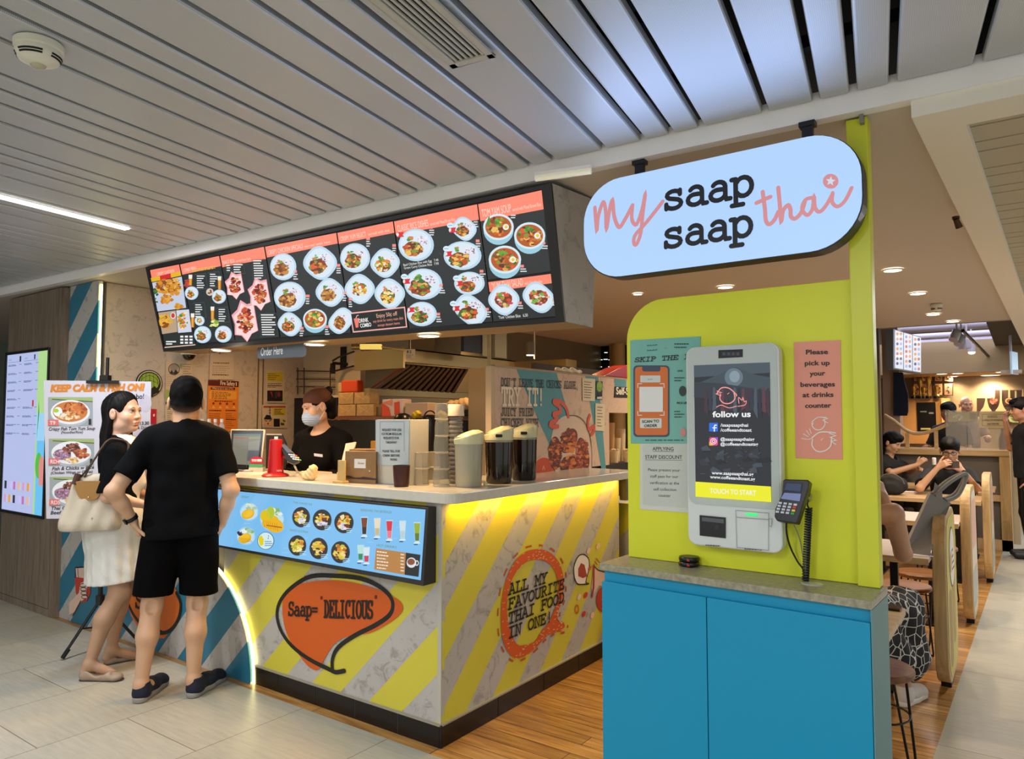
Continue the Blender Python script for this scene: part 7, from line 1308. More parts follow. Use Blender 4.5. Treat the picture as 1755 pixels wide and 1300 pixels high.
def shoe(heel, toe, parent, upper, sole, style):
    """heel, toe on the ground in the figure's frame"""
    h, t_ = V(*heel), V(*toe); d = unit(t_-h); L = np.linalg.norm(t_-h); s = V(d[1], -d[0], 0); at = lambda a, b, z: h+d*a*L+s*b+V(0, 0, z)
    if style == 'sneaker':
        U = [('c', at(.165, 0, .042), at(.175, 0, .09), .043, .04, {'k': .015}), ('c', at(.16, 0, .045), at(.5, 0, .05), .034, .038, {'k': .03}), ('c', at(.5, 0, .045), at(.82, .004, .034), .04, .036, {'k': .03}), ('e', at(.84, .004, .034), (.042, .042, .026), {'k': .03}), ('pl', at(.1, 0, .1), unit(d*.1+V(0, 0, 1)), {'op': 'i'}), ('pl', at(0, 0, .022), (0, 0, -1), {'op': 'i'})]
        u = sdf_obj('shoe', U, .0045, upper, parent); S = [('c', at(.13, 0, .018), at(.5, 0, .018), .038, .04, {'k': .02}), ('c', at(.5, 0, .018), at(.85, .004, .018), .042, .043, {'k': .02}), ('pl', at(0, 0, .03), (0, 0, 1), {'op': 'i'}), ('pl', at(0, 0, .001), (0, 0, -1), {'op': 'i'})]
        o = sdf_obj('sole', S, .0045, sole, u)
    else:
        U = [('c', at(.15, 0, .03), at(.2, 0, .045), .03, .028, {'k': .015}), ('c', at(.16, 0, .028), at(.6, 0, .022), .029, .034, {'k': .02}), ('e', at(.8, 0, .02), (.045, .04, .022), {'k': .025}), ('e', at(.42, 0, .062), (.075, .036, .036), {'k': .01, 'op': 's'}), ('c', at(.2, 0, .075), at(.55, 0, .052), .027, .03, {'k': .008, 'op': 's'}), ('pl', at(0, 0, .004), (0, 0, -1), {'op': 'i'})]
        u = sdf_obj('shoe', U, .004, upper, parent); mb = MB()
        for q in (-1, 1): mb.tube([at(.71, 0, .043), at(.72, q*.02, .052), at(.76, q*.026, .044), at(.71, 0, .043)], .0022, 6)
        o = obj('bow', mb, upper, u, local=True, smooth=True); o.parent = u
        S = [('c', at(.14, 0, .004), at(.85, 0, .004), .03, .034, {'k': .02}), ('pl', at(0, 0, .007), (0, 0, 1), {'op': 'i'}), ('pl', at(0, 0, .0005), (0, 0, -1), {'op': 'i'})]; sdf_obj('sole', S, .004, sole, u)
    return u
# ------------------------------------------------------------------ man in black seen from behind
def man():
    t = thing('person', 'person in black t-shirt and shorts seen from behind, hands on hips', 'person', (-1.60, -.33, 0), math.radians(56))
    SKB = 'c69872'; SKN = 'c89e7c'
    H = Head((.005, .03, 1.572), rotm(math.radians(3), math.radians(-4)), 1.04)
    hp = H.prims(1.03)+[('c', (.004, .0, 1.52), (0, -.018, 1.42), .054, .06, {'k': .03}), ('c', (0, -.02, 1.42), (-.1, -.02, 1.39), .045, .04, {'k': .03}), ('c', (0, -.02, 1.42), (.1, -.02, 1.39), .045, .04, {'k': .03})]
    def hc(X):
        q = (X-H.c)@H.R; c = H.lipcol(X, SKB, 'a86a5a'); st = (q[:, 1] < .02) & (q[:, 2] > -.075) & (np.abs(q[:, 0]) < .08); w = np.clip((q[:, 2]+.075)/.05, 0, 1)*st; return c*(1-.75*w[:, None])+np.array(lin('2a2320'))*.75*w[:, None]
    parts = [netmb(hp, .0034, hc)]+H.eyes()
    arms = (((-.165, -.01, 1.375), (-.325, -.08, 1.10), (-.235, -.02, .935), (.35, .14, -.93), (-1, -.2, .15), (.2, 1, .1)), ((.172, -.01, 1.375), (.25, -.08, 1.09), (.205, -.0, .895), (-.32, .2, -.93), (1, -.2, .1), (-.2, 1, .1)))
    for S, E, W, d, n, s in arms:
        P = [('c', S, E, .05, .041, {'k': .02}), ('c', E, V(*E)*.6+V(*W)*.4, .041, .038, {'k': .02}), ('c', V(*E)*.6+V(*W)*.4, W, .038, .025, {'k': .02}), ('e', E, (.042, .042, .042), {'k': .015})]+hand(W, d, n, s, .98, (.3, .35, .25))
        parts.append(netmb(P, .004, SKN))
    LA, RA = (-.172, -.062, .085), (.082, -.082, .085)
    P = [('c', (0, 0, .95), (0, 0, 1.3), .12, .14, {'k': .05, 'flat': ((0, 1, 0), .7)})]
    for hx, kn, an in ((-.09, (-.138, .015, .475), LA), (.09, (.088, .01, .475), RA)):
        kn = V(*kn); an = V(*an); m_ = kn*.62+an*.38+V(0, -.022, 0)
        P += [('c', (hx, 0, .9), kn, .082, .052, {'k': .03}), ('c', kn, m_, .049, .054, {'k': .03}), ('c', m_, an, .05, .032, {'k': .03}), ('e', kn+V(0, .02, 0), (.045, .04, .05), {'k': .02}), ('c', an, an+V(0, -.006, -.03), .033, .031, {'k': .02}), ('c', an, an+V(.05, .1, -.045), .032, .03, {'k': .02}), ('e', kn+V(0, -.052, .0), (.02, .012, .035), {'k': .02, 'op': 's'})]
    parts.append(netmb(P, .006, SKN)); body(parts, t)
    # hair: short, faded at the neck
    hair = [H.e((0, -.016, .045), (.0835, .102, .091), k=.02), H.e((0, -.026, -.02), (.0762, .0865, .062), k=.02), H.e((0, .0, .1), (.064, .08, .046), k=.03), wrinkle(.0022, (90, 40, 120, 0), (-60, 110, 90, 1), (140, -70, 30, 2)), ('pl', H.p(0, -.1, -.066), H.R@V(0, .75, -1), {'op': 'i'}), ('pl', H.p(0, .058, .03), H.R@V(0, 1, -.35), {'op': 'i'})]
    def fade(X):
        q = (X-H.c)@H.R/H.k; lim = -.066+.75*(q[:, 1]+.1)*0; w = np.clip((q[:, 2]-(-.066+.35*np.clip(q[:, 1]+.1, 0, 1)))/.04, 0, 1)[:, None]**.7
        return np.array(lin('0a0807'))*w+np.array(lin('6a5244'))*(1-w)
    sdf_obj('hair', hair, .0036, printed('hair_fade', 0, .85), t, colour=fade); _M['hair_fade'].node_tree.nodes['Principled BSDF'].inputs['Specular IOR Level'].default_value = .12; mat('hair_black', '0a0807', .6, spec=.22)
    # t-shirt
    P = [('c', (-.12, -.01, 1.375), (.125, -.01, 1.375), .073, .073, {'k': .05}), ('c', (0, -.01, 1.3), (0, .0, 1.05), .178, .165, {'k': .06, 'flat': ((0, 1, 0), .66)}), ('c', (0, 0, 1.06), (.0, .0, .86), .168, .203, {'k': .06, 'flat': ((0, 1, 0), .74)}), ('c', (0, -.02, 1.38), (0, -.02, 1.44), .085, .066, {'k': .03})]
    for S, E, W, d, n, s in arms:
        S, E = V(*S), V(*E); q = S+(E-S)*.72; P.append(('c', S-V(0, 0, .005), E, .066, .062, {'k': .03, 'cut': ((q, E-S),)}))
    P += [('c', (0, 0, 1.46), (0, 0, 1.6), .064, .07, {'k': .006, 'op': 's'}), wrinkle(.007, (25, 0, 40, 0), (-35, 20, 30, 1.4), (10, 40, -55, 3), (60, 0, 14, 2)), ('pl', (0, 0, .845), (.06, 0, -1), {'op': 'i'})]
    sdf_obj('t_shirt', P, .0065, BLKF, t)
    # shorts
    P = [('c', (-.07, 0, .93), (.07, 0, .93), .115, .115, {'k': .05, 'flat': ((0, 1, 0), .9)})]
    for hx, kn in ((-.085, (-.148, .01, .44)), (.085, (.098, .01, .44))): P.append(('c', (hx, -.005, .9), kn, .108, .098, {'k': .03}))
    P += [wrinkle(.004, (40, 0, 22, 0), (-30, 30, 30, 2), (70, 0, -10, 1)), ('pl', (0, 0, .53), (-.05, 0, -1), {'op': 'i'}), ('pl', (0, 0, 1.0), (0, 0, 1), {'op': 'i'})]
    sdf_obj('shorts', P, .0065, BLK2, t)
    NV = mat('shoe_navy', '14172c', .75, bump=.2, bscale=400); SL = mat('sole_grey', '8f8d86', .6)
    shoe((-.185, -.11, 0), (-.085, .185, 0), t, NV, SL, 'sneaker'); shoe((.066, -.13, 0), (.222, .145, 0), t, NV, SL, 'sneaker')
    W, E = V(-.235, -.02, .935), V(-.325, -.08, 1.10); a = unit(W-E); mb = MB(); c = W-a*.022; n_ = 20; u = unit(np.cross(a, V(0, 0, 1))); w = np.cross(a, u); ring = [c+.031*(math.cos(q)*u+math.sin(q)*w) for q in np.linspace(0, 2*math.pi, n_)]
    for k in range(n_-1): mb.obox((ring[k]+ring[k+1])/2, (ring[k+1]-ring[k])*1.1, a*.021, np.cross(a, unit(ring[k+1]-ring[k]))*.005)
    wt = obj('smart_watch', mb, mat('watch_black', '0e0e10', .4), t, local=True); mb = MB(); f_ = ring[5]; mb.obox(f_+unit(f_-c)*.005, a*.03, unit(np.cross(a, f_-c))*.028, unit(f_-c)*.008); obj('watch_face', mb, mat('watch_glass', '08080a', .1), wt, local=True, bevel=.003)
    gl = MB(); gl.tube([H.p(-.083, -.03, .0), H.p(-.083, .0, .012), H.p(-.074, .085, .012), H.p(-.05, .1, .01)], .002, 6); gl.tube([H.p(.083, -.03, .0), H.p(.083, .0, .012), H.p(.074, .085, .012), H.p(.05, .1, .01)], .002, 6)
    for q in (-1, 1): gl.tube([H.p(q*(.032+.022*math.cos(x)), .102, .008+.017*math.sin(x)) for x in np.linspace(0, 2*math.pi, 16)], .0018, 6)
    gl.tube([H.p(-.01, .104, .012), H.p(.01, .104, .012)], .0016, 6); obj('glasses', gl, mat('frame_dark', '1a1a1c', .3), t, local=True, smooth=True)
man()
# ------------------------------------------------------------------ woman in black top and white skirt, seen from her right side
def woman():
    t = thing('person', 'person with long black hair in a black top and white skirt beside the poster stand', 'person', (-2.25, -.36, 0), math.radians(-32))
    SK = 'cfa488'; H = Head((.0, .018, 1.517), rotm(math.radians(-33), math.radians(3)), 1.0)
    hp = H.prims(.98)+[('c', (0, .01, 1.46), (0, -.01, 1.33), .046, .05, {'k': .03}), ('c', (0, .0, 1.33), (.09, .0, 1.30), .04, .04, {'k': .03}), ('c', (0, .0, 1.33), (-.09, .0, 1.30), .04, .04, {'k': .03})]
    parts = [netmb(hp, .003, lambda X: H.lipcol(X, SK, 'a57466'))]+H.eyes((.1, 1, 0))
    arms = (((.165, -.005, 1.285), (.215, -.03, 1.04), (.13, .18, .97), (-.3, .9, -.25), (.9, .3, .2), (0, .1, -1)), ((-.165, -.0, 1.285), (-.2, .0, 1.04), (-.1, .2, 1.0), (.4, .9, 0), (-.6, 0, .8), (-.5, 0, -.8)))
    for S, E, W, d, n, s in arms:
        P = [('c', S, E, .042, .035, {'k': .02}), ('c', E, V(*E)*.6+V(*W)*.4, .035, .033, {'k': .02}), ('c', V(*E)*.6+V(*W)*.4, W, .033, .021, {'k': .02})]+hand(W, d, n, s, .88, (.4, .5, .4)); parts.append(netmb(P, .004, SK))
    P = [('c', (0, 0, .93), (0, 0, 1.22), .11, .115, {'k': .05, 'flat': ((0, 1, 0), .75)})]
    for hx, kn, an in ((.08, (.10, .03, .47), (.125, -.105, .085)), (-.08, (-.09, .05, .47), (-.112, -.022, .085))):
        kn = V(*kn); an = V(*an); m_ = kn*.64+an*.36+V(0, -.02, 0)
        P += [('c', (hx, 0, .88), kn, .085, .053, {'k': .03}), ('c', kn, m_, .048, .053, {'k': .03}), ('c', m_, an, .05, .029, {'k': .03}), ('e', kn+V(0, .018, 0), (.042, .04, .05), {'k': .02}), ('c', an, an+V(0, -.02, -.04), .03, .03, {'k': .02}), ('c', an, an+V(.02 if hx > 0 else -.03, .12, -.06), .03, .022, {'k': .02})]
    parts.append(netmb(P, .006, 'b08a6c')); body(parts, t)
    hair = [H.e((0, -.02, .045), (.086, .1, .09), k=.02), H.e((0, -.01, .085), (.066, .07, .046), k=.02), H.cap((0, -.075, .02), (.0, -.095, -.2), .066, .062, k=.04, flat=(H.R@V(0, 1, 0), .72)), H.cap((0, -.085, -.15), (.0, -.10, -.30), .075, .05, k=.04, flat=(H.R@V(0, 1, 0), .55)), H.cap((.068, -.035, .02), (.074, -.062, -.17), .022, .024, k=.02), H.cap((-.068, -.02, .02), (-.072, -.03, -.2), .024, .024, k=.02)]
    hair += [H.e((0, .088, -.035), (.078, .074, .118), op='s', k=.012), H.e((.095, .0, -.008), (.03, .032, .042), op='s', k=.01), H.e((-.095, .01, -.01), (.03, .028, .038), op='s', k=.008)]
    hair += [('fn', lambda X, Y, Z, D: D+.0012*np.sin(230*(X*math.cos(.4)+Y*math.sin(.4))+5*np.sin(Z*7))+.0008*np.sin(330*(X-Y)+20*Z), {'op': 'set'})]
    sdf_obj('hair', hair, .0034, mat('hair_black'), t)
    mb = MB(); mb.ball(H.p(.0, -.115, .04), .012, 10, 8); obj('hair_clip', mb, BLK, t, local=True, smooth=True)
    # top
    P = [('c', (-.115, -.005, 1.29), (.115, -.005, 1.29), .062, .062, {'k': .04}), ('c', (0, 0, 1.24), (0, .0, 1.0), .15, .132, {'k': .05, 'flat': ((0, 1, 0), .74)}), ('c', (0, 0, 1.0), (0, 0, .9), .136, .15, {'k': .04, 'flat': ((0, 1, 0), .8)}), ('e', (.065, .075, 1.17), (.06, .045, .06), {'k': .04}), ('e', (-.065, .075, 1.17), (.06, .045, .06), {'k': .04}), ('c', (0, -.01, 1.3), (0, -.0, 1.345), .075, .06, {'k': .03})]
    for S, E, W, d, n, s in arms:
        S, E = V(*S), V(*E); q = S+(E-S)*.94; P.append(('c', S, E, .056, .06, {'k': .03, 'cut': ((q, E-S),)}))
    P += [('c', (0, .02, 1.37), (0, .0, 1.5), .052, .07, {'k': .006, 'op': 's'}), ('c', (0, .14, 1.33), (.0, .155, 1.1), .036, .016, {'k': .006, 'op': 's'}), wrinkle(.003, (35, 0, 40, 0), (-30, 30, 36, 1), (0, 50, -40, 2)), ('pl', (0, 0, .885), (0, 0, -1), {'op': 'i'})]
    sdf_obj('black_top', P, .006, BLKF, t)
    P = [('c', (0, .02, 1.3), (0, .03, 1.0), .11, .11, {'k': .04, 'flat': ((0, 1, 0), .8)}), ('c', (0, .085, 1.27), (.0, .1, 1.1), .042, .05, {'k': .04}), ('c', (0, .03, 1.36), (0, .0, 1.5), .05, .06, {'k': .006, 'op': 's'})]; sdf_obj('white_shirt', P, .006, mat('shirt_white', 'dcd8d2', .7), t)
    mb = MB(); mb.tube(spline([H.p(.0, -.04, -.14)]+[V(.05*math.cos(q), .02+.055*math.sin(q), 1.365-.02*math.sin(q)) for q in np.linspace(0, math.pi, 6)]+[H.p(0, -.04, -.14)], 4), .005, 6); mb.tube(spline([(.025, .07, 1.345), (.02, .10, 1.28), (.0, .125, 1.18)], 4), .004, 6); obj('lanyard', mb, mat('lanyard_plum', '4a2228', .6), t, local=True, smooth=True)
    # skirt
    P = [('c', (0, -.01, .96), (0, .0, .86), .13, .165, {'k': .05, 'flat': ((0, 1, 0), .86)}), ('c', (0, -.01, .86), (0, .015, .5), .168, .185, {'k': .05, 'flat': ((0, 1, 0), .92)}), ('c', (0, -.06, .86), (0, -.05, .8), .12, .12, {'k': .05}), ('fn', lambda X, Y, Z, D: D+.0045*np.sin(34*np.arctan2(Y, X)*.5+Z*4)*np.clip((.95-Z)*3, 0, 1)+.0012*np.sin(Z*70+X*50+Y*60), {'op': 'set'}), ('pl', (0, 0, .53), (0, .1, -1), {'op': 'i'}), ('pl', (0, 0, .99), (0, 0, 1), {'op': 'i'})]
    sdf_obj('skirt', P, .006, mat('skirt_white', 'd6d5cd', .8, bump=.25, bscale=120), t)
    BG = mat('flat_beige', '9d8a74', .5); SB = mat('flat_sole', '4a3a2c', .6)
    shoe((.112, -.16, 0), (.218, .085, 0), t, BG, SB, 'flat'); shoe((-.108, -.068, 0), (-.205, .165, 0), t, BG, SB, 'flat')
    return t
WM = woman()
# her handbag
def bag():
    yw = math.radians(-38); c = hit(158, 862, Z=1.0); c = dep(157, 858, 4.12); t = thing('handbag', 'cream canvas handbag with tan leather flap hanging from the shoulder of the long-haired person', 'handbag', c, yw)
    P = []
    for k in range(7):
        q = k/6; w_ = .098-.05*q; P.append(('c', (0, -w_, -.135+.26*q), (0, w_, -.135+.26*q), .062-.022*q, .062-.022*q, {'k': .03}))
    P += [('fn', lambda X, Y, Z, D: D+.006*np.sin(38*Y+10*Z)*np.clip((Z+.16)*6, 0, 1)*np.clip((.15-Z)*5, 0, 1)+.003*np.sin(70*Y-24*Z), {'op': 'set'}), ('pl', (0, 0, -.165), (0, 0, -1), {'op': 'i'}), ('pl', (0, 0, .155), (0, 0, 1), {'op': 'i'})]
    sdf_obj('bag_body', P, .006, mat('canvas_cream', 'c4b8a2', .8, bump=.2, bscale=220), t)
    ou = [(.058, .055), (.058, -.06), (.03, -.072), (-.03, -.05), (-.05, -.02), (-.05, .022), (-.03, .05), (.03, .068)]
    mb = MB(); n = len(ou); up = lambda y, z: (.058+.006-abs(z-.06)*.12, y, z+.06)
    pts = [V(*up(p[1], p[0])) for p in spline(ou+[ou[0]], 4)[:-1]]; pts2 = [p+V(.006, 0, 0) for p in pts]; m_ = len(pts); mb.add(pts+pts2, [tuple(range(m_))[::-1], tuple(range(m_, 2*m_))]+[(i, (i+1) % m_, m_+(i+1) % m_, m_+i) for i in range(m_)])
    fl = obj('leather_flap', mb, mat('leather_tan', 'a97f45', .45, bump=.1, bscale=150), t, local=True, bevel=.0015); mb = MB(); mb.ball((.074, 0, .028), .006, 10, 8); obj('snap', mb, mat('brass', 'd8c08a', .2, .9), fl, local=True, smooth=True); mb = MB(); mb.ball((.066, .02, -.09), .0045, 10, 8); obj('stud', mb, mat('brass'), t, local=True, smooth=True)
    rz = np.array([[math.cos(yw), -math.sin(yw), 0], [math.sin(yw), math.cos(yw), 0], [0, 0, 1]]); L_ = lambda p: rz.T@(V(*p)-c)
    wm = np.array([[math.cos(math.radians(-32)), -math.sin(math.radians(-32)), 0], [math.sin(math.radians(-32)), math.cos(math.radians(-32)), 0], [0, 0, 1]]); sh = lambda x, y, z: L_(V(-2.25, -.36, 0)+wm@V(x, y, z))
    for k, dx in ((0, 0), (1, .018)):
        mb = MB(); mb.tube(spline([(.035, -.05+dx, .14), sh(.2, -.11, 1.24), sh(.15+dx, -.05, 1.352), sh(.125+dx, .0, 1.365), sh(.12+dx, .06, 1.33), sh(.19, .03, 1.18), (-.01, .09, .15)], 6), .0055, 8); obj('strap', mb, mat('strap_brown', '4a3a30', .5), t, local=True, smooth=True)
    mb = MB(); mb.tube([(.05, -.06, .16), (.056, -.075, .1)], .017, 8); obj('strap_tab', mb, mat('leather_dark', '4e2e22', .5), t, local=True, smooth=True)
bag()
# ------------------------------------------------------------------ cashier
def cashier():
    p = hit(552, 780, Y=.72); t = thing('person', 'person in black with face mask and brown headscarf behind the till', 'person', (p[0], .72, .03), math.radians(-168))
    SK = 'd6a98a'; H = Head((.0, .06, 1.535), rotm(math.radians(-32), math.radians(-17)), .98)
    hp = H.prims(.98)+[('c', (0, .03, 1.47), (0, .0, 1.36), .046, .05, {'k': .03}), ('c', (0, 0, 1.36), (.1, -.01, 1.325), .045, .04, {'k': .04}), ('c', (0, 0, 1.36), (-.1, -.01, 1.325), .045, .04, {'k': .04}), ('e', (0, .03, 1.31), (.1, .06, .05), {'k': .04})]
    parts = [netmb(hp, .003, lambda X: H.lipcol(X, SK, 'b0605a'))]+H.eyes(closed=True)
    arms = (((.17, -.01, 1.31), (.225, .03, 1.06), (.15, .24, 1.10), (-.2, .95, .1), (.3, 0, 1), (1, 0, 0)), ((-.17, -.01, 1.31), (-.225, .03, 1.06), (-.12, .24, 1.10), (.2, .95, .1), (-.3, 0, 1), (-1, 0, 0)))
    for S, E, W, d, n, s in arms:
        P = [('c', S, E, .045, .038, {'k': .02}), ('c', E, W, .038, .022, {'k': .02})]+hand(W, d, n, s, .9, (.3, .4, .3)); parts.append(netmb(P, .0045, SK))
    P = [('c', (0, 0, .9), (0, 0, 1.25), .12, .12, {'k': .05, 'flat': ((0, 1, 0), .75)}), ('c', (-.09, 0, .88), (-.1, 0, .1), .085, .05, {'k': .03}), ('c', (.09, 0, .88), (.1, 0, .1), .085, .05, {'k': .03}), ('c', (-.1, -.02, .02), (-.1, .14, .01), .045, .04, {'k': .03}), ('c', (.1, -.02, .02), (.1, .14, .01), .045, .04, {'k': .03}), ('pl', (0, 0, -.029), (0, 0, -1), {'op': 'i'})]
    parts.append(netmb(P, .008, '1a1a1c')); body(parts, t)
    P = [('c', (-.12, -.01, 1.315), (.12, -.01, 1.315), .068, .068, {'k': .04}), ('c', (0, 0, 1.26), (0, 0, 1.0), .16, .15, {'k': .05, 'flat': ((0, 1, 0), .75)}), ('c', (0, 0, 1.0), (0, 0, .82), .15, .165, {'k': .05, 'flat': ((0, 1, 0), .8)}), ('e', (.07, .085, 1.19), (.065, .045, .065), {'k': .04}), ('e', (-.07, .085, 1.19), (.065, .045, .065), {'k': .04})]
    for S, E, W, d, n, s in arms: q = V(*E)+(V(*W)-V(*E))*.5; P += [('c', S, E, .06, .052, {'k': .03}), ('c', E, W, .05, .042, {'k': .02, 'cut': ((q, V(*W)-V(*E)),)})]
    P += [('e', (0, .05, 1.41), (.085, .095, .075), {'k': .01, 'op': 's'}), ('c', (0, .0, 1.38), (0, .03, 1.5), .066, .07, {'k': .01, 'op': 's'}), wrinkle(.004, (35, 0, 30, 0), (-30, 30, 36, 1), (0, 50, -40, 2)), ('pl', (0, 0, .82), (0, 0, -1), {'op': 'i'})]
    sdf_obj('black_shirt', P, .006, mat('black_shirt', '0f0d0b', .9, spec=.12), t)
    mb = MB(); mb.obox((-.075, .134, 1.215), unit(V(1, .25, .12))*.06, V(.1, -.4, .05)*.008, V(0, .1, 1)*.018); obj('name_badge', mb, mat('badge_white', 'd0ccd8', .4), t, local=True)
    sc = [H.e((0, -.018, .05), (.083, .1, .086), k=.02), H.e((0, .075, -.055), (.1, .1, .085), op='s', k=.006), ('pl', H.p(0, .02, .028), H.R@V(0, .35, -1), {'op': 'i'}), wrinkle(.0016, (60, 50, 90, 0), (-80, 60, 40, 1))]; sdf_obj('headscarf', sc, .0036, mat('scarf_brown', '5a2f18', .7), t)
    hr = [H.e((0, -.02, .03), (.0785, .096, .088), k=.02), H.cap((0, -.08, .0), (0, -.085, -.08), .052, .035, k=.03), H.e((0, .085, -.045), (.072, .085, .088), op='s', k=.006), H.e((.085, .01, -.02), (.03, .035, .045), op='s', k=.006), H.e((-.085, .01, -.02), (.03, .035, .045), op='s', k=.006), wrinkle(.0015, (160, 60, 20, 0), (-90, 160, 40, 1))]; sdf_obj('hair', hr, .0038, mat('hair_black'), t)
    bn = [H.e((0, -.1, .085), (.038, .036, .036), k=.01), wrinkle(.0025, (160, 60, 90, 0), (-90, 160, 140, 1))]; sdf_obj('hair_bun', bn, .004, mat('hair_black'), t)
    mk = [H.e((0, .03, -.055), (.0665, .083, .066), k=.02), H.e((0, .075, -.06), (.04, .043, .045), k=.03), H.e((0, .02, -.05), (.061, .077, .07), op='s', k=.004), ('pl', H.p(0, .06, -.012), H.R@V(0, -.25, 1), {'op': 'i'}), ('pl', H.p(0, .015, -.05), H.R@V(0, -1, .1), {'op': 'i'}), ('fn', lambda X, Y, Z, D: D+.0012*np.sin(Z*420), {'op': 'set'})]
    m_ = sdf_obj('face_mask', mk, .0028, mat('mask_blue', 'a8bcd8', .7), t); mb = MB()
    for q in (-1, 1): mb.tube([H.p(q*.062, .035, -.025), H.p(q*.078, .005, .015), H.p(q*.086, -.025, .02), H.p(q*.084, -.03, -.02), H.p(q*.062, .03, -.085)], .0016, 5)
    obj('ear_loop', mb, mat('loop_white', 'dde0e6', .6), m_, local=True, smooth=True)
cashier()
# ================================================================== SEATING AREA ON THE RIGHT
OAK = wood('oak_pale', 'c8a878', 'a8854f', 'z', 4, 10, .45); OAKX = wood('oak_flat', 'c8aa7c', 'ab895a', 'x', 4, 10, .4); LAM = mat('laminate_white', 'cbbfb4', .3); DKM = mat('metal_dark', '1d1a18', .4, .5); SEAT = wood('seat_wood', '8a5a30', '5f3a1c', 'x', 5, 9, .4)
tabs = [(.185, .66, 1.0, 1.80, 'oak'), (1.83, 2.42, .95, 1.766, 'lam'), (3.40, 4.0, .95, 1.801, 'lam'), (5.10, 5.7, .95, 1.866, 'oak'), (6.55, 7.0, .95, 1.93, 'oak')]
for i, (y0, y1, x0, x1, k) in enumerate(tabs):
    t = thing('dining_table', ['pale wooden table behind the yellow post, nearest the kiosk', 'table with the grey felt bag, beside the first rounded divider', 'white-topped table beside the second rounded divider', 'table where the person with glasses looks at a phone', 'farthest table, in front of the timber counter'][i], 'table', ((x0+x1)/2, (y0+y1)/2, 0))
    mb = MB(); mb.box(x0, x1, y0, y1, .722, .75); obj('tabletop', mb, OAKX if k == 'oak' else LAM, t, bevel=.004)
    mb = MB(); mb.box(x0, x1+.001, y0-.001, y0+.012, .718, .7505); obj('edge_strip', mb, OAKX, t)
    for x in (x0+.08, x1-.2):
        mb = MB(); mb.box(x-.02, x+.02, (y0+y1)/2-.02, (y0+y1)/2+.02, .01, .722); mb.box(x-.03, x+.03, y0+.08, y1-.08, 0, .012); obj('leg', mb, DKM, t)
def divider(x, y, L, h, label, k, r=.2):
    t = thing('divider_panel', label, 'divider', (x, y+L/2, 0)); pl = rrect(y, .035, y+L, h, r, 10)
    mb = MB(); mb.prism(pl, (x-.032, 0, 0), (0, 1, 0), (0, 0, 1), V(.064, 0, 0)); obj('slab', mb, OAK, t, bevel=.006)
    mb = MB(); mb.box(x-.025, x+.025, y+r, y+L-r*.9, .0, .036); obj('foot', mb, DKM, t)
    g = G(Face((x+.0325, y, 0), (0, 1, 0), (0, 0, 1))); ins = rrect(.035, .07, L-.035, h-.035, r*.85, 8)
    if k < 2: g.poly(ins, 'c3b45a', 0); g.poly(rrect(.12, .12, L*.42, h*.55, .05, 6), '9f7f48', 1); g.poly(rrect(L*.5, .2, L*.75, h*.62, .05, 6), 'a98a50', 1); g.ell(L*.52, h*.72, .16, .17, '2a1c14', 2); g.ell(L*.52, h*.72, .15, .16, 'e8ded4', 3); g.ell(L*.4, h*.7, .05, .06, 'd8a070', 4); g.bars(L*.5, h*.64, L*.72, 4, .035, .012, '6a6a70', 4)
    else: g.poly(ins, 'c8b9a0', 0); g.poly(rrect(.1, h*.55, L-.1, h-.1, .08, 6), 'c89a84', 1); g.poly(rrect(.12, .12, L-.14, h*.4, .06, 6), '9fa39a', 1)
    obj('artwork', g, PR, t)
divider(1.80, 1.985, .68, .965, 'first rounded timber divider with an oval label, beside the aisle', 0); divider(1.835, 3.54, .68, .985, 'second rounded timber divider along the aisle', 2); divider(1.90, 5.2, .66, .985, 'third rounded timber divider along the aisle', 2)
def stool(x, y, z, label, r=.155):
    t = thing('stool', label, 'stool', (x, y, 0), 0, 'hairpin leg stools'); mb = MB(); mb.lathe([(r*.96, z-.028), (r, z-.022), (r, z-.006), (r*.96, z)], (x, y, 0), 36); obj('seat', mb, SEAT, t, smooth=True)
    for k in range(3):
        a = math.radians(k*120+40); u = V(math.cos(a), math.sin(a), 0); s = V(-u[1], u[0], 0); c = V(x, y, 0); mb = MB()
        mb.tube(spline([c+u*r*.7+s*.05+V(0, 0, z-.028), c+u*r*1.0+s*.028+V(0, 0, .1), c+u*r*1.08+s*.02+V(0, 0, .014), c+u*r*1.1+V(0, 0, .007), c+u*r*1.08-s*.02+V(0, 0, .014), c+u*r*1.0-s*.028+V(0, 0, .1), c+u*r*.7-s*.05+V(0, 0, z-.028)], 4), .0055, 8); obj('leg', mb, DKM, t, smooth=True)
    mb = MB(); mb.tube([(x+r*.86*math.cos(q), y+r*.86*math.sin(q), z*.6) for q in np.linspace(0, 2*math.pi, 24)], .004, 6); obj('ring', mb, DKM, t, smooth=True)
stool(1.655, .80, .47, 'nearest wooden stool with hairpin legs, under the table by the yellow post'); stool(1.46, 1.38, .45, 'wooden stool under the person in the patterned dress'); stool(1.55, 2.62, .45, 'wooden stool behind the first rounded divider'); stool(1.58, 4.3, .45, 'wooden stool behind the second rounded divider'); stool(1.6, 3.1, .45, 'wooden stool in front of the white-topped table'); stool(1.45, 6.0, .45, 'wooden stool under the person with glasses')
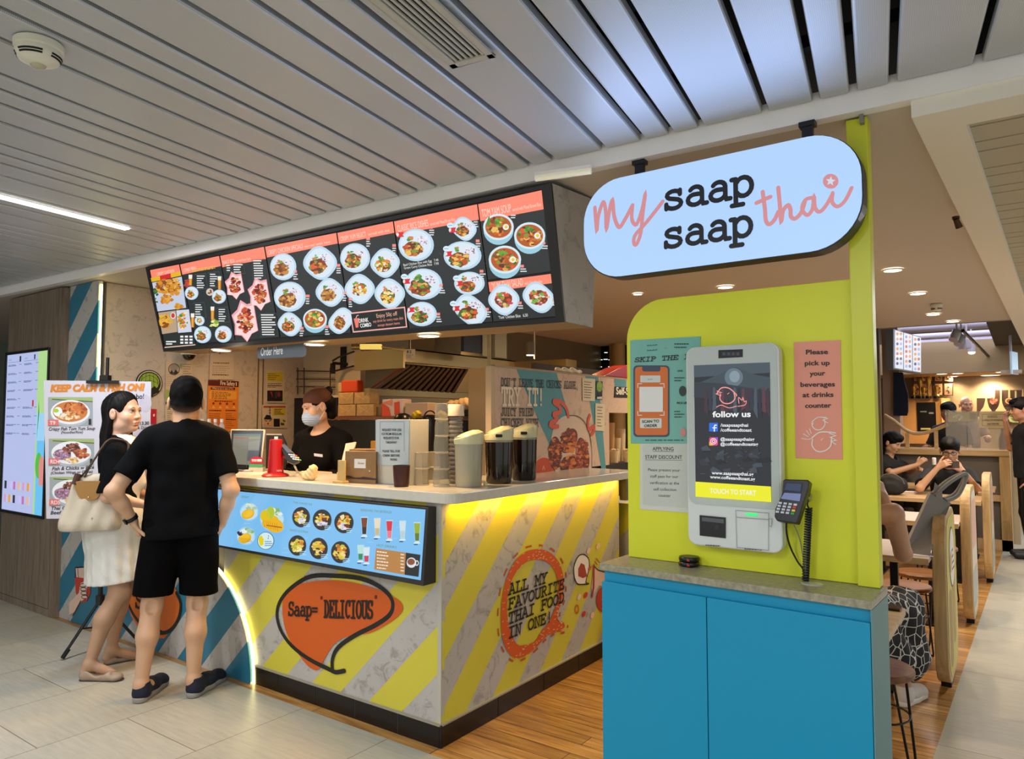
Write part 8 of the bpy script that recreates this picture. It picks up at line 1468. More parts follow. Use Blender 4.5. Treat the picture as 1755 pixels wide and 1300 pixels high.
# grey felt bag on the first table
c = dep(1577, 948, 3.86); c[2] = .751; t = thing('felt_bag', 'grey felt carrier bag with long handles leaning on the table by the first divider', 'bag', c); FL = mat('felt_grey', '8d8b88', .9, bump=.3, bscale=250)
b0, b1 = hit(1549, 946, Z=.751), hit(1592, 952, Z=.751); q = [b0, b1, dep(1630, 862, 4.0), dep(1595, 845, 4.0)]; n_ = V(-.02, .1, 0)
mb = MB(); mb.add(q+[p+n_ for p in q], [(0, 1, 2, 3), (7, 6, 5, 4), (0, 4, 5, 1), (1, 5, 6, 2), (3, 7, 4, 0)]); obj('bag_body', mb, FL, t)
mb = MB(); m1, m2 = q[2]*.75+q[3]*.25, q[2]*.2+q[3]*.8
for off in (0, 1): o_ = n_*off; P = spline([m2+o_, dep(1628, 826, 4.02)+o_, dep(1652, 812, 4.05)+o_*.5, dep(1656, 818, 4.05)+o_*.5, dep(1642, 848, 4.02)+o_, m1+o_], 5); mb = MB(); mb.tube(P, .011, 8); obj('handle', mb, FL, t, smooth=True)
mb = MB(); mb.add([q[3]*.9+q[2]*.1, q[3]*.4+q[2]*.6, q[3]*.45+q[2]*.55+V(.0, .02, .05), q[3]*.8+q[2]*.2+V(0, .03, .07)], [(0, 1, 2, 3)]); obj('inner_flap', mb, mat('felt_pale', '8f8a84', .9), t)
t = thing('paper_sheet', 'white sheet of paper lying beside the grey felt bag', 'paper', hit(1590, 930, Z=.751)); mb = MB(); mb.prism([(1.69, 1.9), (1.78, 1.92), (1.77, 2.2), (1.68, 2.18)], (0, 0, .7506), (1, 0, 0), (0, 1, 0), V(0, 0, .001)); obj('sheet', mb, mat('paper_white', 'd8d0dc', .5), t)
t = thing('phone', 'dark phone lying on the near wooden table', 'phone', (1.76, .62, .751)); mb = MB(); mb.box(1.64, 1.79, .585, .655, .7506, .759); obj('phone_body', mb, mat('phone_dark', '2a1c18', .2), t, bevel=.003)
t = thing('paper_tray', 'white napkin lying on the table of the person with glasses', 'napkin', hit(1545, 843, Z=.751)); mb = MB(); a = hit(1535, 842, Z=.751); mb.box(a[0], a[0]+.2, a[1], a[1]+.12, .7506, .7525); obj('napkin_sheet', mb, mat('paper_white'), t)
t = thing('phone', 'white phone or case lying near the right end of the far table', 'phone', hit(1682, 846, Z=.751)); a = hit(1676, 848, Z=.751); mb = MB(); mb.box(a[0], a[0]+.09, a[1], a[1]+.06, .7506, .78); obj('case_body', mb, mat('case_cream', 'c8b898', .4), t, bevel=.004)
# ---- person in the patterned dress
def pattern_mat():
    m, N, L, b = _new('dress_scallop'); tc = N.new('ShaderNodeTexCoord'); v = N.new('ShaderNodeTexVoronoi'); v.feature = 'DISTANCE_TO_EDGE'; v.inputs['Scale'].default_value = 20; v.inputs['Randomness'].default_value = .55
    L.new(tc.outputs['Object'], v.inputs['Vector']); k = mth(N, L, 'LESS_THAN', v.outputs['Distance'], .04); L.new(mixn(N, L, k, lin('0f1013'), lin('c8c4bc')), b.inputs['Base Color']); b.inputs['Roughness'].default_value = .8; return m
def diner():
    o = V(1.44, 1.36, 0); t = thing('person', 'person in black and white patterned dress sitting with an elbow on the table', 'person', o); SK = 'b98a6a'; L_ = lambda x, y, d_: dep(x, y, d_)-o
    H = Head((-.02, .16, 1.2), rotm(math.radians(-10), math.radians(-12))); sh = L_(1530, 880, 3.42); el = L_(1548, 948, 3.62); wr = L_(1514, 850, 3.7)
    parts = [netmb(H.prims(.98)+[('c', (-.02, .12, 1.14), (-.02, .05, 1.02), .046, .05, {'k': .03})], .004, lambda X: H.lipcol(X, SK, 'a8685c'))]+H.eyes()
    P = [('c', V(.05, .03, 1.0), sh, .05, .045, {'k': .03}), ('c', sh, el, .049, .04, {'k': .02}), ('c', el, wr, .039, .024, {'k': .02})]+hand(wr, (-.4, .2, 1), (.8, -.5, .2), (0, 1, 0), .9, (.5, .7, .5)); parts.append(netmb(P, .0045, SK))
    el2, wr2 = V(-.3, .3, .82), V(-.12, .42, .9); P = [('c', (-.17, .02, .99), el2, .045, .036, {'k': .02}), ('c', el2, wr2, .036, .023, {'k': .02})]+hand(wr2, (.6, .4, .6), (-.4, -.5, .6), (0, 1, 0), .9); parts.append(netmb(P, .005, SK))
    an = (V(.20, .42, .1), V(.04, .46, .1)); kn = (V(.2, .38, .5), V(.0, .42, .5)); P = [('c', (0, 0, .55), (0, .02, .95), .12, .13, {'k': .04, 'flat': ((0, 1, 0), .75)})]
    for k, x in ((0, .08), (1, -.08)): P += [('c', (x, .0, .53), kn[k], .08, .055, {'k': .03}), ('c', kn[k], an[k], .05, .034, {'k': .03}), ('c', an[k], an[k]+V(0, .1, -.05), .032, .026, {'k': .02})]
    parts.append(netmb(P, .007, SK)); body(parts, t)
    P = [('c', (-.11, .02, .985), (.1, .02, .985), .06, .06, {'k': .04}), ('c', (0, .02, .95), (0, .0, .6), .145, .15, {'k': .05, 'flat': ((0, 1, 0), .78)}), ('e', (0, -.02, .53), (.2, .19, .1), {'k': .05}), ('c', (.07, .0, .52), kn[0], .1, .1, {'k': .05}), ('c', (-.07, .0, .52), kn[1], .1, .1, {'k': .05}), ('c', kn[0]+V(0, .0, .0), an[0]+V(.0, -.02, .16), .1, .13, {'k': .06}), ('c', kn[1], an[1]+V(0, 0, .16), .1, .12, {'k': .06}), ('c', (.1, .03, .46), (.17, .2, .3), .1, .12, {'k': .06}), ('c', (-.02, .04, 1.04), (-.02, .1, 1.2), .07, .08, {'k': .01, 'op': 's'}), wrinkle(.008, (40, 30, 10, 0), (-30, 40, 14, 1)), ('pl', (0, 0, .12), (0, 0, -1), {'op': 'i'})]
    P[-1] = ('pl', (0, 0, .1), (0, 0, -1), {'op': 'i'}); sdf_obj('dress', P, .008, pattern_mat(), t); q = sh-V(.015, .01, .06)
    hair = [H.e((0, -.02, .04), (.087, .102, .092), k=.02), H.cap((0, -.08, 0), (0, -.11, -.2), .07, .06, k=.04), H.e((0, .085, -.045), (.075, .085, .108), op='s', k=.01)]; sdf_obj('hair', hair, .006, mat('hair_black'), t)
    WS = mat('shoe_white', 'c8c2bc', .5); a = an[0]; b = an[1]; shoe((a[0]-.01, a[1]-.06, 0), (a[0]+.06, a[1]+.19, 0), t, WS, mat('sole_white', 'd8d4cc', .5), 'sneaker'); shoe((b[0], b[1]-.06, 0), (b[0]+.02, b[1]+.19, 0), t, WS, mat('sole_white'), 'sneaker')
diner()
# ---- person with glasses looking at a phone
def seated(o, face, label, P_, res, SK='c79a78', top='14151a', glasses=False, hands=None, hat=None, k=1.0, hair='hair_black', bald=False, seat=.45, stand=False, long=False):
    """upper body seated and facing `face`; hands = [(elbow, wrist, dir, out)] in local metres"""
    t = thing('person', label, 'person', o, face); H = Head(P_['head'], rotm(P_.get('yaw', 0), P_.get('pitch', -.2)), k); hx, hy, hz = P_['head']; zs = hz-.19
    parts = [netmb(H.prims(1.02)+[('c', (hx, hy-.02, hz-.05), (0, .0, zs), .05, .054, {'k': .03})], res, lambda X: H.lipcol(X, SK, 'a0645a'))]+H.eyes()
    arms = []
    for sx, hd in zip((1, -1), hands or [((.26, .1, .7), (.1, .25, .72), (-.5, .8, 0), (.2, 0, 1)), ((-.26, .1, .7), (-.1, .25, .72), (.5, .8, 0), (-.2, 0, 1))]):
        S = V(sx*.17, -.01, zs-.05); arms.append((S, V(*hd[0]), V(*hd[1]))); P = [('c', S, hd[0], .045, .037, {'k': .02}), ('c', hd[0], hd[1], .037, .023, {'k': .02})]+hand(hd[1], hd[2], hd[3], (0, 0, -1), .95, (.5, .6, .4)); parts.append(netmb(P, max(.0045, res), SK))
    P = [('c', (0, 0, seat+.1), (0, 0, zs-.1), .12, .13, {'k': .04, 'flat': ((0, 1, 0), .75)})]
    for x in (-.09, .09):
        if stand: P += [('c', (x, 0, seat+.09), (x, .02, .48), .085, .055, {'k': .03}), ('c', (x, .02, .48), (x, -.02, .08), .055, .04, {'k': .03}), ('c', (x, -.03, .045), (x, .14, .04), .044, .036, {'k': .03})]; continue
        P += [('c', (x, 0, seat+.09), (x*1.2, .4, seat+.08), .085, .06, {'k': .03}), ('c', (x*1.2, .4, seat+.07), (x*1.2, .36, .09), .055, .042, {'k': .03}), ('c', (x*1.2, .34, .045), (x*1.2, .5, .04), .044, .036, {'k': .03})]
    parts.append(netmb(P, .009, '17171b')); body(parts, t)
    P = [('c', (-.12, -.01, zs-.045), (.12, -.01, zs-.045), .07, .07, {'k': .04}), ('c', (0, 0, zs-.1), (0, 0, seat+.05), .17, .165, {'k': .05, 'flat': ((0, 1, 0), .75)})]
    for S, E, W in arms: P.append(('c', S, E, .066, .064, {'k': .03, 'cut': ((S+(E-S)*.75, E-S),)}))
    P += [('c', (hx*.5, hy*.5+.03, zs+.01), (hx, hy+.04, zs+.1), .055, .07, {'k': .01, 'op': 's'}), wrinkle(.005, (30, 10, 30, 0), (-30, 30, 26, 1)), ('pl', (0, 0, seat+.02), (0, 0, -1), {'op': 'i'})]; sdf_obj('shirt', P, .008, mat('cloth_'+top, top, .8), t)
    if not bald:
        hr = [H.e((0, -.012, .05), (.089, .105, .095), k=.02), H.e((0, .045, .085), (.07, .066, .045), k=.02)]+([H.cap((0, -.07, 0), (0, -.08, -.2), .075, .07, k=.03)] if long else [])+[H.e((0, .1, -.05), (.083, .1, .092), op='s', k=.008), wrinkle(.002, (90, 40, 120, 0), (-60, 110, 90, 1)), ('pl', H.p(0, -.1, -.3 if long else -.06), H.R@V(0, .5, -1), {'op': 'i'})]; sdf_obj('hair', hr, max(.004, res), mat(hair), t)
    if glasses:
        gl = MB()
        for q in (-1, 1): gl.tube([H.p(q*(.033+.024*math.cos(x)), .1, .006+.018*math.sin(x)) for x in np.linspace(0, 2*math.pi, 16)], .0022, 6); gl.tube([H.p(q*.058, .098, .01), H.p(q*.08, .0, .008)], .002, 6)
        gl.tube([H.p(-.01, .102, .01), H.p(.01, .102, .01)], .002, 6); obj('glasses', gl, mat('frame_dark'), t, local=True, smooth=True)
    if hat:
        hs = [H.e((0, -.005, .065), (.091, .108, .075), k=.02), ('pl', H.p(0, 0, .045), H.R@V(0, -.1, -1), {'op': 'i'})]; c_ = sdf_obj('cap', hs, .006, mat(hat, '1a1a1e', .7), t); mb = MB(); mb.lathe([(.06, 0), (.075, .002), (.075, .008), (.06, .01)], (0, 0, 0), 20); mb.v = [tuple(H.p(p[0], p[1]*.8+.09, p[2]+.045)) for p in mb.v]; obj('peak', mb, mat(hat), c_, local=True)
    return t, H
o = hit(1628, 850, Y=6.02); loc = V(o[0], 6.02, 0); a = math.atan2(-(CAM[0]-loc[0]), CAM[1]-loc[1]); rz = a; M = np.array([[math.cos(rz), -math.sin(rz), 0], [math.sin(rz), math.cos(rz), 0], [0, 0, 1]]); Lc = lambda x, y, d_: M.T@(dep(x, y, d_)-loc)
hd = Lc(1628, 772, 7.22); rw, lw = Lc(1608, 800, 6.98), Lc(1650, 806, 6.98); re, le = Lc(1576, 836, 7.02), Lc(1676, 840, 7.02)
t, H = seated(loc, rz, 'person with glasses in a black polo shirt looking at a phone held in both hands', {'head': tuple(hd), 'pitch': -.3}, .0045, hands=[(re, rw, (-.75, .25, .5), (.2, 1, .3)), (le, lw, (.75, .25, .5), (-.2, 1, .3))], glasses=True, top='101114')
mb = MB(); c = (rw+lw)/2+V(0, .03, .045); mb.obox(c, V(.15, 0, 0), V(0, .008, .004), V(0, -.035, .065)); t2 = thing('phone', 'dark phone held by the person with glasses', 'phone', loc+M@c, rz); mb.v = [tuple(V(*p)-c) for p in mb.v]; obj('phone_body', mb, mat('phone_case', '2c1a16', .3), t2, local=True, bevel=.003)
mb = MB(); u = unit(lw-le); mb.cyl(lw-u*.03, lw-u*.008, .03, n=20); w_ = obj('wristwatch', mb, mat('watch_steel', '3a3a3c', .3, .7), t, local=True, smooth=True); mb = MB(); mb.cyl(lw-u*.019+V(0, .028, 0), lw-u*.019+V(0, .036, 0), .02, n=20); obj('dial', mb, mat('watch_glass'), w_, local=True)
t = thing('earbud_case', 'small white cup or stick held up beside the phone of the person with glasses', 'cup', dep(1601, 790, 6.95)); o_ = dep(1601, 790, 6.95); mb = MB(); mb.cyl(o_-V(0, 0, .035), o_+V(0, 0, .035), .018, n=16); obj('case_body', mb, mat('case_white', 'e0dcd4', .3), t, bevel=.006, smooth=True)
# dark person at the left, behind the post
o = hit(1524, 830, Y=7.0); loc = V(o[0]-.02, 7.14, 0); seated(loc, math.radians(-110), 'dark-haired person in black partly hidden by the yellow post, holding a spoon', {'head': (0, .05, 1.2), 'pitch': -.35}, .006, hands=[((.22, .14, .86), (.05, .36, .96), (-.3, .5, .6), (.5, .2, .5)), ((-.22, .14, .86), (-.05, .3, .9), (.4, .8, .2), (-.3, .2, .8))], top='15130f', long=True)
o = hit(1526, 868, Z=.6); t = thing('backpack', 'dark backpack standing on the bench beside the yellow post', 'bag', hit(1530, 842, Y=5.3)); c = hit(1525, 835, Y=5.4); P = [('e', (0, 0, 0), (.14, .09, .1), {'k': .02}), ('e', (0, -.07, -.03), (.1, .05, .06), {'k': .03}), wrinkle(.004, (40, 0, 40, 0), (-40, 20, 30, 1)), ('pl', (0, 0, -.088), (0, 0, -1), {'op': 'i'})]; t.location = (c[0]+.02, 5.4, .839); sdf_obj('pack', P, .008, mat('pack_dark', '201f1e', .8), t); mb = MB(); mb.tube([(.12*math.cos(q), -.1, .0+.115*math.sin(q)) for q in np.linspace(.2, 2.9, 10)], .008, 6); obj('strap', mb, mat('pack_strap', '5a5750', .7), t, local=True, smooth=True)
# ---- timber counter with acrylic screens
YC = 7.35; t = thing('timber_counter', 'pale timber counter across the back of the seating area', 'counter', (1.4, YC, 0)); xr = hit(1735, 900, Y=YC)[0]; zt = hit(1640, 770, Y=YC)[2]
mb = MB(); mb.box(.4, xr, YC, YC+.6, zt-.07, zt); obj('worktop', mb, OAKX, t, bevel=.006); mb = MB(); mb.box(xr-.1, xr, YC+.01, YC+.6, 0, zt-.07); mb.box(.4, xr, YC+.02, YC+.06, .55, .62); mb.box(.4, xr, YC+.01, YC+.06, 0, .12); obj('frame', mb, OAK, t); mb = MB(); mb.box(.4, xr-.1, YC+.06, YC+.1, .1, zt-.07); obj('infill', mb, mat('infill_grey', '5f564c', .6), t)
t = thing('side_counter', 'timber side counter running back along the aisle', 'counter', (xr, 9, 0)); mb = MB(); mb.box(xr-.04, xr+.07, YC+.62, 10.9, 0, zt-.02); obj('cabinet', mb, mat('panel_pale', 'b9a888', .5), t); mb = MB(); mb.box(xr-.06, xr+.09, YC+.61, 10.9, zt-.02, zt+.04); obj('worktop', mb, OAKX, t, bevel=.004)
for k, (x0, x1, y0, lab) in enumerate(((1621, 1657, 703, 'left acrylic screen standing on the timber counter'), (1658, 1728, 704, 'right acrylic screen standing on the timber counter'))):
    t = thing('acrylic_screen', lab, 'screen', hit((x0+x1)/2, 755, Y=YC+.1)); a, b = hit(x0, 740, Y=YC+.1), hit(x1, 740, Y=YC+.1); z1 = hit((x0+x1)/2, y0, Y=YC+.1)[2]; mb = MB(); mb.box(a[0], b[0], YC+.1, YC+.108, zt+.001, z1); obj('sheet', mb, mat('acrylic', 'b9b4ac', .1, alpha=.32), t)
FC_ = Face((1.6, YC+.095, 1.4), (1, 0, 0), (0, 0, 1)); CB_ = (1540, 600, .12307)
t, g = sheet('counter_notice', 'cream printed notice taped to the right acrylic screen', FC_, [(1125, 855), (1520, 850), (1518, 1082), (1125, 1082)], CB_, mat('paper_counter', 'c8b890', .5), 'notice', h0=.004); g.line([(1165, 890), (1480, 890), (1480, 1048), (1165, 1048), (1165, 890)], 5, '6a5a44', 1); g.fit('A WHOLE LOT OF FOOD INSIDE', (1172, 985), (1484, 984), .02, '2a241c', 1, .02); g.bars(1240, 910, 1420, 2, 18, 8, '5a4a3a', 1); g.fit('PLEASE ORDER HERE', (1235, 1036), (1400, 1034), .018, '2a241c', 1, .02); obj('print', g, PR, t)
t, g = sheet('counter_notice', 'small pale notice on the left acrylic screen', FC_, [(690, 860), (1105, 858), (1100, 985), (690, 1000)], CB_, mat('paper_faint', 'aaa48c', .4), 'notice', h0=.004); g.bars(990, 875, 1095, 5, 18, 6, '6a6450', 1); g.chunks(830, 930, 60, 36, ['c8c8b8', 'b8b8a4'], 12, 16, 1); obj('print', g, PR, t)
t = thing('curved_rail', 'curved bent timber rail standing on the counter left of the screens', 'rail', hit(1560, 745, Y=YC+.2)); PX = lambda x, y: hit(1540+x*.12307, 600+y*.12307, Y=YC+.2); mb = MB(); mb.tube(spline([PX(-200, 900), PX(-60, 985), (PX(60, 1080)), PX(200, 1150), PX(360, 1150), PX(520, 1100), PX(680, 1030)], 5), .022, 8); obj('rail_bar', mb, OAKX, t, smooth=True); mb = MB(); a = PX(120, 1150); mb.box(a[0]-.02, a[0]+.02, a[1]-.02, a[1]+.02, zt+.001, a[2]); obj('support', mb, OAKX, t); mb = MB(); a = PX(520, 1120); mb.box(a[0]-.02, a[0]+.02, a[1]-.02, a[1]+.02, zt+.001, a[2]); obj('support', mb, OAKX, t)
t = thing('red_bottle', 'dark red sauce bottle at the right end of the timber counter', 'bottle', hit(1731, 752, Y=YC+.3)); c = hit(1729, 752, Y=YC+.3); mb = MB(); mb.lathe([(.04, 0), (.042, .1), (.03, .16), (.015, .2), (.015, .24)], (c[0]-.06, YC+.35, zt+.001), 16); obj('bottle_body', mb, mat('bottle_red', '5a1018', .2), t, smooth=True)
# ---- people behind the counter
def bust(px, py, Y, label, hgt, face, SK, bald, top, hat=None, hands=None):
    c = hit(px, py, Y=Y); k = 1.0; seated(V(c[0], Y, 0), face, label, {'head': (0, .03, c[2]), 'pitch': -.05}, .007, SK=SK, bald=bald, top=top, hat=hat, seat=c[2]-.75, stand=True, hands=hands and [(tuple(V(*h[0])+V(0, 0, c[2])), tuple(V(*h[1])+V(0, 0, c[2])), h[2], h[3]) for h in hands] or [((.25, .05, c[2]-.5), (.2, .25, c[2]-.45), (-.3, .9, 0), (.3, 0, 1)), ((-.25, .05, c[2]-.5), (-.2, .25, c[2]-.45), (.3, .9, 0), (-.3, 0, 1))])
bust(1655, 694, 9.8, 'bald person standing behind the timber counter', 0, math.radians(-160), 'b07f62', True, '8a7466'); bust(1627, 706, 8.6, 'dark-haired person half hidden behind the left acrylic screen', 0, math.radians(160), 'a87a5c', False, '2a2c2a'); bust(1757, 702, 7.0, 'person in black cap and top at the right edge of the picture', 0, math.radians(100), 'c89070', False, '111216', 'cap_dark', [((.24, .1, -.42), (.08, .17, -.12), (-.3, .1, .9), (.6, .6, 0)), ((-.24, -.02, -.5), (-.22, .03, -.75), (.1, .1, -1), (-1, 0, 0))])
# ---- wall objects behind the counter
YB = 11.0; mb = MB(); mb.box(-.5, 4.5, YB+.02, YB+.1, 0, 3.2); struct('wall_diner', mb, mat('wall_diner', '8a7a60', .6))
def bw(x0, y0, x1, y1, Y, dy, m, name, label, cat, bev=.0, group=None):
    t = thing(name, label, cat, hit((x0+x1)/2, y1, Y=Y), 0, group); mb = MB(); bpx(x0, y0, x1, y1, Y, dy, mb); obj('body', mb, m, t, bevel=bev); return t
mb = MB(); bpx(1513, 562, 1541, 760, 8.3, .3, mb); struct('wall_column', mb, mat('column_beige', 'b89a7c', .6))
t = thing('apron', 'dark navy cloth hanging on the beige column', 'cloth', hit(1543, 700, Y=8.2)); q = [hit(x, y, Y=8.22) for x, y in ((1531, 638), (1547, 638), (1550, 655), (1556, 675), (1556, 705), (1554, 712), (1531, 712))]; mb = MB(); n = len(q); mb.add(q+[p+V(0, .05, 0) for p in q], [tuple(range(n)), tuple(range(n, 2*n))[::-1]]+[(i, (i+1) % n, n+(i+1) % n, n+i) for i in range(n)]); obj('cloth', mb, mat('cloth_navy', '12182c', .8), t)
t = thing('menu_screen', 'lit white menu screens of three panels hanging over the back counter', 'menu board', hit(1555, 600, Y=8.0)); q3, q2 = dep(1531, 632, 8.6), dep(1577.5, 640, 9.9); M0 = Face(q3, (q2-q3)*V(1, 1, 0), (0, 0, 1)); q = [on(M0, *p) for p in ((1531, 563), (1577.5, 577), (1577.5, 640), (1531, 632))]; nn = unit(np.cross(q[1]-q[0], q[3]-q[0])); nn = nn if np.dot(nn, q[0]-CAM) > 0 else -nn
mb = MB(); mb.add(q+[p+nn*.08 for p in q], [(0, 1, 2, 3), (7, 6, 5, 4), (0, 4, 5, 1), (1, 5, 6, 2), (2, 6, 7, 3), (3, 7, 4, 0)]); obj('casing', mb, mat('casing_steel', '8a8c90', .4, .4), t); MS = M0; MS.n = -nn
for k in range(3):
    x0, x1 = 1532+k*15.4, 1546+k*15.4; yt = lambda x: 564+(x-1531)*.3; yb = lambda x: 631+(x-1531)*.17; g = G(MS, (0, 0, 1)); g.h = .012; g.poly([(x0, yt(x0)+1), (x1, yt(x1)+1), (x1, yb(x1)-1), (x0, yb(x0)-1)], 'dfe6f4', 0)
    for r_ in range(7):
        for c_ in range(2): g.ell(x0+4+c_*6, yt(x0)+8+r_*8.4, 2.2, 2.6, R_.choice(['8a8aa8', 'c87a6a', '5a5a78', 'e0a060', 'a8b8d8']), 1)
    obj('screen', g, SCR, t)
t = bw(1541, 682, 1618, 760, 10.6, .3, mat('cabinet_oak', 'b8864a', .5), 'wall_cabinet', 'orange-brown timber cabinet around the dark oven at the back', 'cabinet'); mb = MB(); bpx(1572, 689, 1604, 738, 10.58, .03, mb); obj('oven_front', mb, BLK, t); g = G(Face((0, 10.575, 0), (1, 0, 0), (0, 0, 1)), (0, 0, 1)); g.rect(1577, 704, 1588, 706, '6a6a64', 0); g.rect(1592, 706, 1600, 709, '6a6a64', 0); g.rect(1578, 733, 1595, 736, 'b0a050', 0); obj('oven_marks', g, PR, t)
bw(1614, 682, 1628, 750, 10.4, .2, mat('cabinet_oak'), 'wall_post', 'orange-brown timber post right of the dark oven', 'post'); t, g = sheet('notice', 'white notice on the timber cabinet beside the dark oven', Face((0, 10.37, 0), (1, 0, 0), (0, 0, 1)), [(615, 710), (727, 714), (725, 770), (615, 772)], CB_, mat('paper_notice'), 'notice'); g.bars(630, 722, 715, 3, 14, 6, '7a6a54', 1); obj('print', g, PR, t)
FP = Face((0, 10.9, 0), (1, 0, 0), (0, 0, 1)); k = 0
for r_, (y0, y1) in enumerate(((310, 438), (458, 630))):
    for c_, (x0, x1) in enumerate(((208, 300), (318, 475), (500, 622), (632, 760))):
        t = thing('picture_frame', '%s framed photograph in the %s row on the back wall' % (('leftmost', 'second', 'third', 'rightmost')[c_], ('upper', 'lower')[r_]), 'picture', FP.at(*FP.px(1540+x0*.12307, 600+y1*.12307)), 0, 'framed photographs'); q = [FP.px(1540+x*.12307, 600+y*.12307) for x, y in ((x0, y1), (x1, y1), (x1, y0), (x0, y0))]; mb = MB(); mb.prism(q, FP.o, FP.u, FP.v, FP.n*.03); obj('frame', mb, mat('frame_brown', '3a2618', .4), t); g = G(FP, CB_); g.h = .032; g.rect(x0+10, y0+8, x1-10, y1-8, 'c8a878' if (r_+c_) % 2 else 'a88a6a', 0); g.chunks((x0+x1)/2, (y0+y1)/2+8, (x1-x0)*.27, (y1-y0)*.27, ['4a3a34', '8a4a34', '2a2420', 'c8b090', '6a6a5a'], 26, 12, 1); obj('photo', g, PR, t); k += 1
for i, x in enumerate((212, 305, 352, 418, 530)):
    c = hit(1540+x*.12307, 600+668*.12307, Y=10.55); h_ = (.2, .32, .18, .34, .2)[i]; t = thing('trophy', '%s golden trophy on top of the timber cabinet' % ('leftmost', 'second', 'middle', 'fourth', 'rightmost')[i], 'trophy', c, 0, 'trophies'); mb = MB(); mb.lathe([(.04, 0), (.04, .04), (.018, .06), (.014, h_*.5), (.035, h_*.7), (.04, h_*.9), (.03, h_)], c, 14); obj('cup', mb, mat('gold', 'b8923a', .3, .8), t, smooth=True); mb = MB(); mb.lathe([(.042, -.0), (.042, .035)], c, 14); obj('plinth', mb, BLK, t)
mb = MB(); 
t = thing('spoon_mural', 'dark mural with large pale wooden spoons on the right back wall', 'mural', hit(1715, 715, Y=10.9)); g0 = [hit(x, y, Y=10.9) for x, y in ((1674, 722), (1790, 722), (1790, 668), (1705, 668), (1705, 682), (1674, 682))]; mb = MB(); n = len(g0); mb.add(g0+[p+V(0, .05, 0) for p in g0], [tuple(range(n)), tuple(range(n, 2*n))[::-1]]+[(i, (i+1) % n, n+(i+1) % n, n+i) for i in range(n)]); obj('panel', mb, mat('mural_brown', '3f2a1c', .6), t); g = G(Face((0, 10.895, 0), (1, 0, 0), (0, 0, 1)), CB_); g.h = .004
for x, yt in ((1220, 665), (1425, 545), (1630, 570)): g.poly(spline([(x-12, yt), (x+12, yt), (x+14, 700), (x+40, 790), (x+85, 860), (x+85, 990), (x-85, 990), (x-85, 860), (x-40, 790), (x-14, 700), (x-12, yt)], 3), 'd8bc8c' if x < 1600 else 'a8b078', 1)
for x in (1540, 1730): g.poly([(x-10, 545), (x+10, 545), (x+14, 660), (x-14, 660)], 'c8a878', 2); g.ell(x, 705, 55, 42, 'c8a878', 2.5); g.ell(x, 705, 38, 28, '7a4a28', 3.5)
g.chunks(1335, 705, 44, 44, ['d84a3a', 'e87a6a', 'c8382c'], 20, 18, 4); g.ell(1640, 900, 90, 90, '4a6a2c', 4); g.chunks(1640, 900, 70, 70, ['3a5a24', '7a9a4a', 'a8b86a'], 20, 18, 5); obj('spoons', g, PR, t)
# ---- open ceiling at the back: pipes, track spots, hanging screens
for i, (y0, x0, x1, r, z) in enumerate(((562, 1577, 1760, .06, 9), (577, 1577, 1760, .045, 9.5), (588, 1578, 1760, .05, 10), (598, 1578, 1760, .04, 10.4))):
    a, b = hit(x0, y0, Y=z), hit(x1, y0+2, Y=z); t = thing('ceiling_pipe', '%s of four pale ceiling pipes over the back counter' % ('nearest', 'second', 'third', 'farthest')[i], 'pipe', (a+b)/2, 0, 'ceiling pipes'); mb = MB(); mb.cyl(V(a[0]-.4, z, a[2]), V(b[0]+.6, z, a[2]), r, n=14); obj('pipe', mb, mat('pipe_pale', 'a8a4b0', .5), t, smooth=True)
a, b = dep(1650, 566, 8.2), dep(1694, 610, 10.4); t = thing('light_track', 'dark ceiling track carrying white spotlights', 'light track', (a+b)/2); mb = MB(); mb.tube([a, b], .02, 6); obj('track', mb, DKM, t)
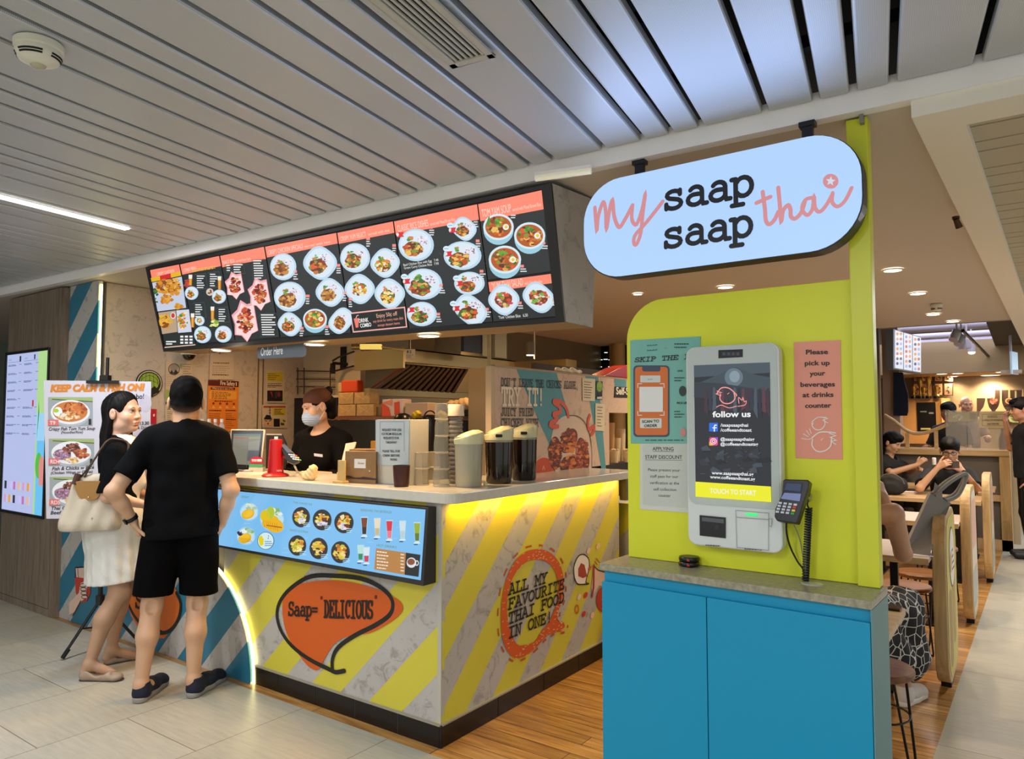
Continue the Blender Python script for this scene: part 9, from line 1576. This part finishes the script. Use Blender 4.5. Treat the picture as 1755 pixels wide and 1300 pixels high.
for i, (x, y, d_) in enumerate(((1637, 575, 8.3), (1645, 583, 8.8), (1648, 590, 9.2), (1657, 589, 9.7), (1665, 596, 10.4))):
    c = dep(x, y, d_); t = thing('track_spotlight', '%s white can spotlight on the ceiling track' % ('nearest', 'second', 'third', 'fourth', 'farthest')[i], 'spotlight', c, 0, 'track spotlights'); mb = MB(); dr = V(-.03, -.05, -.09) if i < 2 else V(0, 0, -.1); mb.cyl(c-dr*.6, c+dr*.6, .05, n=18); obj('can', mb, mat('can_white', 'b4b0b8', .4), t, smooth=True); mb = MB(); mb.cyl(c-dr*.5, V(c[0]-dr[0]*.5, c[1]-dr[1]*.5, 3.251), .01, n=8); obj('stem', mb, mat('can_white'), t)
    if i == 4: mb = MB(); mb.ball(c+dr*.62, (.045, .045, .03), 12, 8); obj('glow', mb, mat('spot_glow', 'fff2d0', .5, emit=6), t)
mb = MB(); zc = hit(1650, 640, Y=10.2)[2]; mb.box(-.5, 4.5, 9.9, 11.0, zc, zc+.05); z2 = hit(1650, 618, Y=9.9)[2]; mb.box(-.5, 4.5, 9.88, 9.93, zc, z2+.3); struct('ceiling_back', mb, mat('bulkhead_tan', '94805f', .7))
for i, (x, y) in enumerate(((1605, 635), (1638, 637), (1716, 636), (1700, 650), (1645, 652), (1711, 652))):
    c = hit(x, y, Z=zc-.002); downlight(c[0], min(max(c[1], 10.0), 10.85), zc, '%s small ceiling light over the back counter' % ('first', 'second', 'third', 'fourth', 'fifth', 'sixth')[i], 8, 'ffe0b4', r=.07 if i != 3 else .1, group='small ceiling lights at the back')
for i, (x0, x1, y0, y1, lab) in enumerate(((1733, 1741, 602, 640, 'pale screen edge hanging from the ceiling at the right'),)):
    c = dep(1738, 622, 9.0); t = thing('hanging_screen', lab, 'screen', c); mb = MB(); mb.obox(c, V(.06, .25, 0), V(.02, 0, 0), V(0, 0, .28)); obj('panel', mb, mat('screen_pale', 'a8c0d0', .3, emit=.35), t); mb = MB(); q = dep(1732, 600, 9.0); mb.cyl(V(q[0], q[1], dep(1732, 634, 9.0)[2]), V(q[0], q[1], 3.2), .015, n=8); obj('rod', mb, mat('pipe_pale'), t); mb = MB(); c2 = dep(1735, 637, 9.0); mb.box(c2[0]-.12, c2[0]+.1, c2[1]-.1, c2[1]+.1, c2[2]-.02, c2[2]+.02); obj('shelf_plate', mb, mat('plate_white', 'c0b8b0', .4), t)
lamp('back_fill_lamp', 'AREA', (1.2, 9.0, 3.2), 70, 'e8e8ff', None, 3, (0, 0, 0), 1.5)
